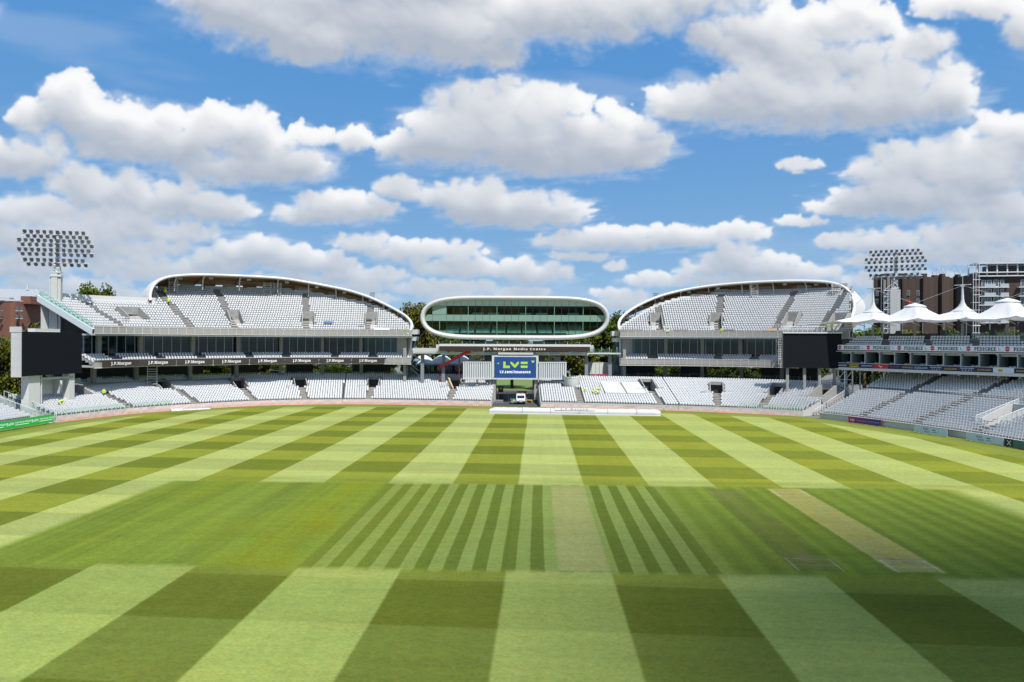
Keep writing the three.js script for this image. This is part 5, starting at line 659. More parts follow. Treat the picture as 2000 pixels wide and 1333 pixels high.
// ---------------------------------------------------------------- white covers and the rolled sight screen
{
  const S = thing('rolled_cover', 'very long white rolled cover lettered J.P.Morgan lying on the grass', 'cover'), a = onGround(958, 807.5), b = onGround(1291, 809.5), n = 70, rows = [], r = rng(12), dir = b.clone().sub(a).normalize(), nn = V(-dir.z, 0, dir.x); if (nn.z < 0) nn.negate();
  for (let i = 0; i <= n; i++) { const q = a.clone().lerp(b, i / n), ring = [], e = Math.min(1, Math.min(i, n - i) / 2.2), R = 0.68 * (0.72 + 0.28 * e) + 0.035 * (r() - 0.5); for (let k = 0; k <= 14; k++) { const th = -0.6 + (Math.PI + 1.2) * k / 14; ring.push(V(q.x + nn.x * Math.cos(th) * R * 1.25, Math.max(0.01, R * 0.62 + Math.sin(th) * R * (1 + 0.04 * Math.sin(i * 1.3 + k))), q.z + nn.z * Math.cos(th) * R * 1.25)); } rows.push(ring); }
  part(S, 'roll', sheet(rows, false), M.fabric); part(S, 'ground_flap', sweep(Array.from({ length: 30 }, (_, i) => a.clone().lerp(b, i / 29)), Array.from({ length: 30 }, () => nn), [[0.7, 0.01], [0.7, 0.16], [1.25, 0.10], [1.25, 0.01]]), M.fabric); for (let i = 1; i < 6; i++) { const q = a.clone().lerp(b, i / 6 + 0.03), c = []; for (let k = 0; k <= 12; k++) { const th = -0.4 + (Math.PI + 0.8) * k / 12; c.push(V(q.x + nn.x * Math.cos(th) * 0.9, 0.44 + Math.sin(th) * 0.72, q.z + nn.z * Math.cos(th) * 0.9)); } part(S, 'strap', new THREE.TubeGeometry(new THREE.CatmullRomCurve3(c), 16, 0.025, 4), M.dark); }
  const m = a.clone().lerp(b, 0.505), f = part(S, 'lettering', new THREE.PlaneGeometry(7.4, 0.55), new THREE.MeshStandardMaterial({ map: print(512, 40, (c, w, h) => { c.fillStyle = '#aeaeae'; c.fillRect(0, 0, w, h); c.fillStyle = '#2a2624'; c.font = 'bold 36px serif'; c.textAlign = 'center'; c.textBaseline = 'middle'; c.letterSpacing = '16px'; c.fillText('J.P.Morgan', w / 2, h / 2 + 1, 500); }), roughness: 0.7 }), 'J.P.Morgan lettering on the white roll'); f.position.set(m.x + nn.x * 0.66, 0.99, m.z + nn.z * 0.66); f.rotation.set(-0.72, Math.atan2(nn.x, nn.z), 0, 'YXZ');
}
{ const S = thing('folded_cover', 'folded white ground cover lying on the grass by the left netting', 'cover'), a = onGround(334, 809), b = onGround(411, 804.5), n = 26, rows = [], r = rng(9), dir = b.clone().sub(a).normalize(), nn = V(-dir.z, 0, dir.x); if (nn.z < 0) nn.negate(); for (let i = 0; i <= n; i++) { const q = a.clone().lerp(b, i / n), ring = [], R = (i < 8 ? 0.34 : 0.2) * (0.8 + 0.5 * r()); for (let k = 0; k <= 8; k++) { const th = Math.PI * k / 8; ring.push(V(q.x + nn.x * Math.cos(th) * R * 2.6, 0.01 + Math.sin(th) * R, q.z + nn.z * Math.cos(th) * R * 2.6)); } rows.push(ring); } part(S, 'sheet', sheet(rows), M.fabric); }
[[1187, 1229, 'white cover sheet laid over right lower seats, beside the workers'], [1222, 1270, 'white cover sheet laid over right lower seats, beside the seat aisle']].forEach(([p0, p1, l], i) => { const S = thing('seat_cover', l, 'cover'), T = LOW_C.T, rows = []; const t0 = T.tOf(i ? 1236 : 1191), t1 = T.tOf(i ? 1275 : 1232); for (let k = 0; k <= 14; k++) { const ring = []; for (let j = 0; j <= 10; j++) { const t = lerp(t0, t1, j / 10), q = T.pos(t, lerp(5.2, 12.6, k / 14) / 17); q.y = T.h(lerp(5.2, 12.6, k / 14)) + 0.72 + 0.05 * noise(j * 0.7 + i * 9, k * 0.6); ring.push(q); } rows.push(ring); } part(S, 'sheet', sheet(rows), M.fabric); part(S, 'front_hem', sheet([rows[0], rows[0].map((q) => V(q.x, q.y - 0.35, q.z + 0.02))]), M.fabric); });
// ---------------------------------------------------------------- trees: trunk with limbs, crown of leaf clumps
const leafMats = [[0.120, 0.172, 0.020], [0.155, 0.188, 0.024], [0.094, 0.140, 0.021], [0.172, 0.174, 0.034]].map((c) => new THREE.MeshPhysicalMaterial({ color: lin(...c), roughness: 0.9, side: THREE.DoubleSide, vertexColors: true, transmission: 0.5, thickness: 0, specularIntensity: 0.15 }));
function crownGeo(seed, n, leaf) {                        // unit crown: clusters of leaf-sized faces over several limbs' lobes, with gaps
  const r = rng(seed), p = [], nn = [], col = [], lobes = []; const L = 40;
  for (let i = 0; i < L; i++) { const a = r() * 6.2832, y = r() * 1.8 - 0.75, ring = Math.sqrt(Math.max(0.05, 1 - (y * 0.92) ** 2)) * (0.35 + 0.6 * r()); lobes.push([Math.cos(a) * ring, y, Math.sin(a) * ring, 0.2 + 0.24 * r(), 0.8 + 0.4 * r()]); }
  for (let i = 0; i < n; i++) {
    const l = lobes[Math.floor(r() * L)], th = r() * 6.2832, cp = 2 * r() - 1, sp = Math.sqrt(1 - cp * cp), R = l[3] * Math.pow(r(), 0.4), d = V(Math.cos(th) * sp, cp, Math.sin(th) * sp), c = V(l[0], l[1], l[2]).addScaledVector(d, R * (1 + 0.25 * noise(d.x * 3 + i, d.y * 3)));
    const s = leaf * (0.6 + 0.8 * r()), a = V(r() - 0.5, r() - 0.5, r() - 0.5).normalize(), b = V(r() - 0.5, r() - 0.5, r() - 0.5).cross(a).normalize(), t = l[4] * (0.85 + 0.3 * r()), y = 0.9 + 0.25 * r();
    for (const [u, v] of [[-1, -0.5], [0.2, -0.8], [1, 0], [-1, -0.5], [1, 0], [-0.1, 0.8]]) { p.push(c.x + (a.x * u + b.x * v) * s, c.y + (a.y * u + b.y * v) * s, c.z + (a.z * u + b.z * v) * s); const no = d.clone().multiplyScalar(0.8).add(V(0, 0.4, 0)).normalize(); nn.push(no.x, no.y, no.z); col.push(t * y, t, t * 0.85); }
  }
  for (let k = 0; k < 3; k++) { let lo = 9, hi = -9; for (let i = k; i < p.length; i += 3) { lo = Math.min(lo, p[i]); hi = Math.max(hi, p[i]); } for (let i = k; i < p.length; i += 3) p[i] = (p[i] - lo) / (hi - lo) * 2 - 1; }
  const g = new THREE.BufferGeometry(); g.setAttribute('position', new THREE.Float32BufferAttribute(p, 3)); g.setAttribute('normal', new THREE.Float32BufferAttribute(nn, 3)); g.setAttribute('color', new THREE.Float32BufferAttribute(col, 3)); return g;
}
const crowns = [crownGeo(3, 16000, 0.042), crownGeo(8, 16000, 0.045), crownGeo(15, 17000, 0.04)];
const trunkGeo = (() => { const g = [bar(V(0, 0, 0), V(0.02, 0.5, 0), 0.035, 8, 0.024)]; const r = rng(4); for (let i = 0; i < 9; i++) { const a = i * 2.4, y = 0.34 + 0.03 * i; g.push(bar(V(0.01, y, 0), V(Math.cos(a) * 0.3, y + 0.22 + 0.1 * r(), Math.sin(a) * 0.3), 0.016, 5, 0.005)); } g.push(bar(V(0.02, 0.48, 0), V(-0.03, 0.85, 0.03), 0.024, 6, 0.006)); return mergeGeometries(g.map(plain)); })();
const bark = mat([0.12, 0.095, 0.07], 0.95);
const TREES = [];
function tree(name, label, px, topY, d, w, kind, variant, group, crownLow = 0.16) {
  const q = at(px, 600, d), H = heightAt(px, topY, d), S = thing(name, label, 'tree', [q.x, 0, q.z], (px * 1.7) % 6.28, group);
  const t = part(S, 'trunk', trunkGeo, bark); t.scale.set(H * 0.9, H * 0.96, H * 0.9); const ch = H * (1 - crownLow) / 2, c = part(S, 'crown', crowns[variant % 3], leafMats[kind]); c.scale.set(w / 2, ch, w / 2); c.position.y = H * crownLow + ch; return S;
}
const BK = 'trees behind the media centre';
tree('plane_tree', 'brownish green tree just right of the left canopy tip', 806, 591, 196, 13, 3, 0, BK); tree('plane_tree', 'olive tree showing left of the pod under its rim', 838, 590, 205, 14, 1, 1, BK);
tree('plane_tree', 'green tree seen below the left end of the pod', 878, 640, 190, 14, 0, 2, BK); tree('plane_tree', 'green tree seen below the pod left of the shaft', 915, 645, 196, 13, 1, 0, BK); tree('plane_tree', 'dark tree seen between the shafts', 1000, 648, 205, 16, 2, 1, BK); tree('plane_tree', 'green tree seen below the pod right of the shaft', 1078, 646, 198, 13, 0, 2, BK);
tree('plane_tree', 'green tree seen below the right end of the pod', 1120, 642, 188, 14, 1, 0, BK); tree('plane_tree', 'broad green tree right of the pod, taller than its neighbour', 1168, 618, 194, 15, 0, 1, BK); tree('plane_tree', 'green tree rising just left of the right canopy', 1206, 604, 200, 14, 2, 2, BK); tree('plane_tree', 'green tree hidden mostly behind the right canopy end', 1240, 612, 206, 14, 0, 0, BK);
tree('plane_tree', 'rounded green treetop showing above the left stand, left of two', 176, 555, 182, 12, 0, 1, 'treetops above the left stand'); tree('plane_tree', 'rounded green treetop showing above the left stand, right of two', 207, 558, 184, 10, 0, 2, 'treetops above the left stand');
const LT = 'trees at the left edge'; tree('lime_tree', 'bright leafy tree at the left edge beside the screen panel', -6, 640, 124, 9, 1, 2, LT, 0.05); tree('lime_tree', 'leafy tree below the brick building, behind the screen panel', 30, 668, 136, 9, 0, 0, LT, 0.05); tree('lime_tree', 'dark ivy-green tree under the end of the left stand', 88, 636, 150, 10, 2, 1, LT, 0.05); tree('lime_tree', 'dark low tree left of the screen piers', 2, 700, 128, 10, 2, 1, LT, 0.02);
for (const [px, y, i] of [[1690, 632, 0], [1790, 634, 1], [1870, 630, 2], [1960, 634, 0]]) tree('plane_tree', ['green treetop behind the tented stand near its left end', 'green treetop behind the tented stand below the second peak', 'green treetop behind the tented stand below the third peak', 'green treetop behind the tented stand at the right edge'][[1690, 1790, 1870, 1960].indexOf(px)], px, y, 168, 14, i, i, 'trees behind the tented stand');
const UL = ['first', 'second', 'third', 'fourth', 'fifth', 'sixth', 'seventh', 'eighth'];
for (let i = 0; i < 8; i++) tree('plane_tree', 'dark tree glimpsed under the left stand, ' + UL[i] + ' from the left', 330 + i * 58, 690, 214 + (i % 3) * 6, 15, 2 - (i % 3 === 1 ? 2 : 0), i, 'trees glimpsed under the left stand');
for (let i = 0; i < 6; i++) tree('plane_tree', 'dark tree glimpsed under the right stand, ' + UL[i] + ' from the left', 1270 + i * 62, 690, 206 + (i % 3) * 5, 15, i % 2 ? 2 : 0, i, 'trees glimpsed under the right stand');
// ---------------------------------------------------------------- buildings round the ground
const brick = mat([0.20, 0.085, 0.055], 0.9, { map: rep(GRAIN, 0.4) }), brickDark = mat([0.060, 0.040, 0.031], 0.9, { map: rep(STREAK, 0.15, 0.03) }), slate = mat([0.33, 0.35, 0.38], 0.6, { map: rep(GRAIN, 0.2) }), winGlass = mat([0.10, 0.13, 0.15], 0.12, { metalness: 0.2 }), render1 = mat([0.60, 0.59, 0.56], 0.8, { map: rep(GRAIN, 0.1) });
{ // brick building, far left
  const d = 190, S = thing('brick_building', 'red brick building with grey sloping roof at the far left', 'building'), P = (px, py, dd = d) => at(px, py, dd), hx = (px) => P(px, 600).x, hy = (py) => P(20, py).y;
  const arc = [], nr = []; for (let i = 0; i <= 16; i++) { const px = -60 + i * 7, dd = d + 5 * Math.cos(i / 16 * Math.PI) * 0.5 + (i > 12 ? (i - 12) * 1.2 : 0); arc.push(flat(P(px, 620, dd))); nr.push(V(0, 0, -1)); }
  part(S, 'wall', sweep(arc, nr, [[0, 0], [0, hy(598)], [9, hy(598)], [9, 0]]), brick); part(S, 'parapet', sweep(arc, nr, [[-0.15, hy(598)], [-0.15, hy(596)], [0.6, hy(596)], [0.6, hy(598)]]), M.whiteWall);
  const rf = (x0, x1, x2, x3) => sheet([[V(hx(x0), hy(568.5), -d - 9), V(hx(x1), hy(570), -d - 9)], [V(hx(x2), hy(597), -d - 1), V(hx(x3), hy(598), -d - 1)]]); part(S, 'roof', rf(-60, 41, -60, 47), slate); part(S, 'gable', box(2.6, hy(587) - hy(602), 6, hx(43.5), (hy(587) + hy(602)) / 2, -d - 4), brick);
  part(S, 'dormer_canopy', beam(V(hx(-20), hy(588), -d + 0.4), V(hx(23), hy(592.5), -d + 0.4), 1.8, 0.5), M.whiteWall);
  for (const px of [33, 41.5, 1.5]) for (const py of [612, 627]) { const q = P(px, py, d - 1.6), w = new THREE.Mesh(unitBox, winGlass); w.name = 'window'; w.scale.set(0.55, 1.0, 0.3); w.position.set(q.x, q.y, q.z + (px < 10 ? 0.5 : 0)); S.add(w); part(S, 'window_sill', box(0.75, 0.12, 0.3, q.x, q.y - 0.58, q.z + 0.15), M.trim); }
  part(S, 'flue', [new THREE.CylinderGeometry(0.25, 0.25, 1.6, 8).translate(hx(12), hy(566), -d - 8)], M.galv);
}
{ const d = 200, S = thing('rendered_building', 'pale rendered building with a roof tank, right of the red brick building', 'building'), x = (px) => at(px, 600, d).x, y = (py) => at(60, py, d).y; part(S, 'wall', box(x(80) - x(61), y(590), 9, (x(80) + x(61)) / 2, y(590) / 2, -d - 4.5), render1); part(S, 'lower_wing', box(x(63) - x(50), y(600), 8, (x(63) + x(50)) / 2 - 0.1, y(600) / 2, -d - 4.4), render1); part(S, 'roof_tank', new THREE.CylinderGeometry(0.9, 0.9, 1.3, 14).translate(x(72), y(590) + 0.62, -d - 4), M.steelDark); part(S, 'coping', box(x(80) - x(61) + 0.3, 0.2, 9.2, (x(80) + x(61)) / 2, y(590) + 0.08, -d - 4.5), M.trim); }
{ // brown tower behind the tents
  const d = 226, S = thing('brown_tower_block', 'dark brown brick block with vertical piers and rooftop aerials behind the tents', 'building'), x = (px) => at(px, 600, d).x, y = (py) => at(1800, py, d).y, top = y(531), X0 = x(1707), X1 = x(1905), n = 11;
  const fr = (f) => -d + 4.2 * Math.sin(f * Math.PI) - 3 * f;   // gently bowed front
  for (let i = 0; i < n; i++) { const f0 = i / n, f1 = (i + 1) / n, a = V(lerp(X0, X1, f0), 0, fr(f0)), b = V(lerp(X0, X1, f1), 0, fr(f1)), c = a.clone().add(b).multiplyScalar(0.5), yaw = Math.atan2(-(b.z - a.z), b.x - a.x), w = a.distanceTo(b); slab(S, 'wall_bay', brickDark, c, yaw, w + 0.02, top - (i % 3) * 0.3 - 0.02 * i, 1.2, (top - (i % 3) * 0.3 - 0.02 * i) / 2, -0.6); if (i % 2 === 0) slab(S, 'pier', brickDark, c, yaw, w * 0.42, top + 0.25, 1.1, (top + 0.25) / 2, 0.5).position.add(V(w * 0.3, 0, 0)); if (i !== 5 && i !== 8) for (const py of [567, 583, 599]) { const ww = slab(S, 'window', winGlass, c, yaw, 0.75, 1.5, 0.16, y(py), 0.03); ww.position.x -= w * 0.28; slab(S, 'window_frame', M.panel, c, yaw, 0.95, 1.7, 0.1, y(py), 0.02).position.x -= w * 0.28; } }
  part(S, 'core', box(X1 - X0 - 12, top - 0.6, 16, (X0 + X1) / 2 + 6, (top - 0.6) / 2, -d - 10), brickDark); part(S, 'plant_room', box(7, 1.4, 5, lerp(X0, X1, 0.32), top + 0.5, -d - 8), M.steelDark);
  { const r = rng(66); for (let i = 0; i < 13; i++) { const xx = lerp(X0 + 12, X1 - 3, r()), h = 1.2 + 2.2 * r(); part(S, 'aerial', [new THREE.CylinderGeometry(0.07, 0.09, h, 6).translate(xx, top + h / 2 - 0.5, -d - 5 * r()), box(0.35, 0.9, 0.2, xx + 0.1, top + h * 0.8 - 0.4, -d - 2.5)], i % 4 ? M.galv : M.trim); } }
  part(S, 'red_hoist', box(0.5, 1.9, 0.5, x(1762.5), y(584), fr(0.28) + 1.3), M.red);
  const SC = thing('scaffold_tower', 'tall scaffold lift tower on the left corner of the brown block', 'scaffold'), g = [], xa = x(1714), xb = x(1729), zz = -d + 2.2; for (const xx of [xa, (xa + xb) / 2, xb]) for (const z of [zz, zz + 1.6]) g.push(bar(V(xx, 0, z), V(xx, y(534), z), 0.09, 5)); for (let i = 0; i < 14; i++) { const h = 4 + i * 2; if (h > y(536)) break; g.push(bar(V(xa, h, zz + 1.6), V(xb, h, zz + 1.6), 0.08, 5), bar(V(xa, h, zz + 1.6), V(xb, h + 2, zz + 1.6), 0.06, 5)); part(SC, 'platform', box(xb - xa, 0.1, 1.5, (xa + xb) / 2, h, zz + 0.8), M.steelDark); } part(SC, 'frame', g, M.galv);
}
{ // apartments under repair, far right
  const d = 196, S = thing('apartment_block', 'dark brick apartment block with white balconies and open steel roof frame at the right edge', 'building'), x = (px) => at(px, 600, d).x, y = (py) => at(1950, py, d).y, X0 = x(1906), X1 = x(2080), top = y(526), fz = (xx) => -d + (xx - X0) * 0.18;
  const W = X1 - X0, yaw = Math.atan2(-0.18, 1), c = V((X0 + X1) / 2, 0, fz((X0 + X1) / 2)); slab(S, 'wall', brickDark, c, yaw, W * 1.016, top, 12, top / 2, -6);
  const at2 = (xx, z = 0) => V(xx + Math.sin(yaw) * z, 0, fz(xx) + Math.cos(yaw) * z);
  for (let fl = 0; fl < 5; fl++) { const yy = y(546 + fl * 17.2); for (let b = 0; b < 3; b++) { const bx = X0 + 1.4 + b * 9.6;
      slab(S, 'balcony_slab', M.trim, at2(bx + 2.6), yaw, 7.4, 0.22, 1.5, yy - 1.15, 0.55); slab(S, 'balcony_rail', M.railGrey, at2(bx + 1.6), yaw, 2.8, 0.85, 0.08, yy - 0.6, 1.2); slab(S, 'balcony_rail', M.railGrey, at2(bx + 5.2), yaw, 2.0, 0.85, 0.08, yy - 0.6, 1.2);
      for (const [ox, ww] of [[0.5, 1.1], [1.9, 1.2], [3.55, 1.3], [5.0, 1.0]]) { slab(S, 'window', winGlass, at2(bx + ox), yaw, ww - 0.3, 1.6, 0.14, yy + 0.05, 0.06); slab(S, 'window_frame', ox === 3.55 ? M.panelPale : M.trim, at2(bx + ox), yaw, ww, ox === 3.55 ? 2.2 : 1.85, 0.1, yy + (ox === 3.55 ? -0.1 : 0.05), 0.05); } } }
  slab(S, 'cornice', M.trim, at2((X0 + X1) / 2), yaw, W, 0.3, 1, top - 2.0 + 1.2, 0.4);
const r1 = y(509), r0 = top; for (let i = 0; i < 9; i++) { const a = at2(X0 + 0.2 + i * 2.5), h = r1 + (i > 4 ? 0.4 : 0); for (const z of [0, 3.6]) part(S, 'roof_frame_post', box(0.28, h - r0 + 1, 0.28, a.x, (h + r0) / 2, a.z - z), M.galv); }
  slab(S, 'roof_frame_deck', M.galv, at2(X0 + 10.3), yaw, 21, 0.35, 5, r1 + 0.3, -1.6); slab(S, 'roof_frame_floor', M.galv, at2(X0 + 10.3), yaw, 21, 0.3, 5, r0 + 0.2, -1.6); slab(S, 'roof_room', M.dark, at2(X0 + 10), yaw, 12, 2.0, 4, r0 + 1.3, -4);
  const sg = []; for (let i = 0; i < 12; i++) { const a = at2(X0 + i * 1.9, 0.8); sg.push(bar(V(a.x, r1, a.z), V(a.x, r1 + 1.6, a.z), 0.05, 4)); } part(S, 'guard_post', sg, M.galv);
  const st = []; for (const px of [1894, 1899, 1905]) { const a = x(px); st.push(bar(V(a, 0, -d + 1.5), V(a, y(505), -d + 1.5), 0.09, 5)); } for (let i = 0; i < 12; i++) st.push(bar(V(x(1893), 8 + i * 2.1, -d + 1.5), V(x(1908), 8 + i * 2.1, -d + 1.5), 0.07, 5)); const SC = thing('scaffold_tower', 'narrow scaffold standing against the left side of the apartment block', 'scaffold'); part(SC, 'frame', st, M.galv); for (let i = 0; i < 6; i++) part(SC, 'boards', box(2.1, 0.12, 1.2, x(1900.5), 12 + i * 3.2, -d + 1.0), i % 2 ? M.wood : M.panelPale);
}
// ---------------------------------------------------------------- people at work in high-visibility clothing
const figure = (() => {                                   // bodies as one skin over jointed bones
  const cache = {};
  return (pose) => {
    if (cache[pose]) return cache[pose];
    const J = pose === 'stand' ? { hip: [0, .95, 0], chest: [0, 1.35, .02], neck: [0, 1.5, .03], head: [0, 1.64, .05], lk: [.1, .5, .04], lf: [.11, .07, 0], lt: [.12, .05, .14], rk: [-.1, .5, .02], rf: [-.12, .07, -.04], rt: [-.13, .05, .1], ls: [.19, 1.42, .02], le: [.25, 1.14, .03], lh: [.24, .9, .14], rs: [-.19, 1.42, .02], re: [-.26, 1.15, .0], rh: [-.24, .93, .12] }
      : pose === 'bend' ? { hip: [0, .88, -.16], chest: [0, 1.1, .2], neck: [0, 1.14, .36], head: [0, 1.12, .5], lk: [.11, .48, -.02], lf: [.12, .07, -.08], lt: [.13, .05, .06], rk: [-.11, .48, -.05], rf: [-.13, .07, -.14], rt: [-.14, .05, 0], ls: [.19, 1.1, .3], le: [.22, .82, .38], lh: [.18, .58, .44], rs: [-.19, 1.1, .3], re: [-.23, .82, .36], rh: [-.17, .56, .46] }
        : { hip: [0, .5, -.05], chest: [0, .86, .08], neck: [0, 1.0, .12], head: [0, 1.14, .16], lk: [.14, .5, .3], lf: [.13, .07, .2], lt: [.14, .05, .34], rk: [-.14, .46, .3], rf: [-.13, .07, .12], rt: [-.14, .05, .26], ls: [.19, .93, .1], le: [.26, .7, .26], lh: [.18, .56, .42], rs: [-.19, .93, .1], re: [-.26, .7, .24], rh: [-.16, .55, .42] };
    const bones = [['hip', 'chest', .15, .17, 'c'], ['chest', 'neck', .15, .07, 'c'], ['neck', 'head', .06, .075, 's'], ['head', 'head', .105, .105, 's'], ['hip', 'lk', .11, .075, 't'], ['lk', 'lf', .07, .05, 't'], ['lf', 'lt', .055, .045, 'b'], ['hip', 'rk', .11, .075, 't'], ['rk', 'rf', .07, .05, 't'], ['rf', 'rt', .055, .045, 'b'], ['ls', 'le', .065, .05, 'c'], ['le', 'lh', .048, .036, 'c'], ['rs', 're', .065, .05, 'c'], ['re', 'rh', .048, .036, 'c'], ['ls', 'rs', .09, .09, 'c'], ['lh', 'lh', .05, .05, 's'], ['rh', 'rh', .05, .05, 's']];
    const field = (x, y, z) => { let d = 9, best = 9, who = 't'; for (const [a, b, r0, r1, k] of bones) { const A = J[a], B = J[b], ex = B[0] - A[0], ey = B[1] - A[1], ez = B[2] - A[2], l2 = ex * ex + ey * ey + ez * ez, t = l2 ? clamp(((x - A[0]) * ex + (y - A[1]) * ey + (z - A[2]) * ez) / l2) : 0, q = Math.hypot(x - A[0] - ex * t, y - A[1] - ey * t, z - A[2] - ez * t) - lerp(r0, r1, t); if (q < best) { best = q; who = k; } const h = clamp(0.5 + 0.5 * (d - q) / 0.05); d = d + (q - d) * h - 0.05 * h * (1 - h); } return [d, who]; };
    const N = 56, mc = new MarchingCubes(N, new THREE.MeshBasicMaterial(), false, false, 30000), s = 1.05, oy = 0.92; mc.isolation = 0;
    for (let k = 0; k < N; k++) for (let j = 0; j < N; j++) for (let i = 0; i < N; i++) mc.field[k * N * N + j * N + i] = -field((i / N * 2 - 1) * s, (j / N * 2 - 1) * s + oy, (k / N * 2 - 1) * s)[0];
    mc.update(); const n = mc.count, pos = new Float32Array(n * 3), nor = mc.normalArray.slice(0, n * 3), col = new Float32Array(n * 3), C = { c: [0.62, 0.86, 0.03], s: [0.42, 0.26, 0.19], t: [0.03, 0.035, 0.05], b: [0.03, 0.025, 0.02] };
    for (let i = 0; i < n; i++) { const x = mc.positionArray[i * 3] * s, y = mc.positionArray[i * 3 + 1] * s + oy, z = mc.positionArray[i * 3 + 2] * s, w = C[field(x, y, z)[1]]; pos.set([x, y, z], i * 3); col.set(w, i * 3); }
    const g = new THREE.BufferGeometry(); g.setAttribute('position', new THREE.BufferAttribute(pos, 3)); g.setAttribute('normal', new THREE.BufferAttribute(nor, 3)); g.setAttribute('color', new THREE.BufferAttribute(col, 3));
    const hd = J.head, face = mergeGeometries([new THREE.SphereGeometry(0.012, 6, 5).translate(hd[0] + 0.035, hd[1] + 0.01, hd[2] + 0.1), new THREE.SphereGeometry(0.012, 6, 5).translate(hd[0] - 0.035, hd[1] + 0.01, hd[2] + 0.1)].map(plain));
    const hat = mergeGeometries([new THREE.SphereGeometry(0.125, 14, 8, 0, 6.2832, 0, 1.5).translate(hd[0], hd[1] + 0.03, hd[2]), new THREE.CylinderGeometry(0.145, 0.15, 0.02, 14).translate(hd[0], hd[1] + 0.045, hd[2] + 0.03)].map(plain)), nose = new THREE.ConeGeometry(0.016, 0.04, 6).rotateX(-1.9).translate(hd[0], hd[1] - 0.02, hd[2] + 0.112);
    const ch = J.chest, stripe = new THREE.TorusGeometry(0.185, 0.018, 5, 18).scale(1, 1, 1).rotateX(pose === 'bend' ? 0.35 : 1.57).translate(ch[0], ch[1] - (pose === 'bend' ? 0.06 : 0.14), ch[2] - (pose === 'bend' ? 0.1 : 0));
    return (cache[pose] = { g, face, hat, nose, stripe });
  };
})();
const bodyMat = new THREE.MeshStandardMaterial({ vertexColors: true, roughness: 0.75 }), hatMats = [M.white, M.orange, mat([0.05, 0.05, 0.06], 0.6)];
function person(label, x, y, z, turn, pose, hat = 0) { const f = figure(pose), S = thing('person', label, 'person', [x, y, z], turn, 'workers in high-visibility clothing'); part(S, 'body', f.g, bodyMat); part(S, 'eyes', f.face, M.black); part(S, 'nose', f.nose, mat([0.42, 0.26, 0.19], 0.7)); part(S, 'helmet', f.hat, hatMats[hat]); part(S, 'reflective_stripe', f.stripe, M.trim); return S; }
function onTier(T, px, k, side = 0) { const t = T.tOf(px), q = T.pos(t, (k + 0.25) / T.n); return [q.x + side, T.h(k), q.z]; }
const tierPerson = (label, T, px, k, turn, pose, hat, side) => { const [x, y, z] = onTier(T, px, k, side); person(label, x, y, z, turn, pose, hat); };
tierPerson('worker in yellow jacket bending over among the leftmost lower seats', LOW_A.T, 152, 4, 1.2, 'bend', 0); tierPerson('worker crouching among the leftmost lower seats with dark stripes', LOW_A.T, 166, 5.0, -0.8, 'crouch', 2); tierPerson('worker standing by the stair mouth in the left lower seats', LOW_A.T, 250, 7, 0.5, 'stand', 1);
tierPerson('worker in yellow jacket climbing the aisle at the left end of the canopy', LEFT.U, 377, 11, 2.8, 'stand', 0); tierPerson('worker in yellow jacket under the left end of the canopy', LEFT.U, 384, 15.2, 0.3, 'stand', 0); tierPerson('second worker close behind under the left end of the canopy', LEFT.U, 387, 16.4, 1.2, 'stand', 2);
tierPerson('worker seated at the end of the balcony beside the media centre', LEFT.U, 790, 0, 0.4, 'bend', 0);
tierPerson('worker in yellow jacket bending at the front of the right upper seats', RIGHT.U, 1408, 0, 0.3, 'bend', 0); tierPerson('small worker figure standing low in the right upper seats', RIGHT.U, 1304, 0, 0, 'crouch', 2);
tierPerson('leftmost of the four workers fitting seats right of the roadway', LOW_C.T, 1150, 6, 0.2, 'bend', 0); tierPerson('worker kneeling second of the four right of the roadway', LOW_C.T, 1164, 5.5, 1.4, 'crouch', 0); tierPerson('third of the four workers, bending toward the left', LOW_C.T, 1175, 4.5, -1.3, 'bend', 1); tierPerson('fourth worker, alone beside the white cover sheets', LOW_C.T, 1180, 7.5, 0.6, 'crouch', 0);
{ const q = at(1606, 640, 141); person('worker in yellow jacket standing behind the rail above the right black screen', q.x, 15.64, -139.4, 0.2, 'stand', 0); const q2 = at(1617, 640, 141); person('darker worker beside the rail above the right black screen', q2.x, 15.64, -139.2, -0.4, 'stand', 2); }
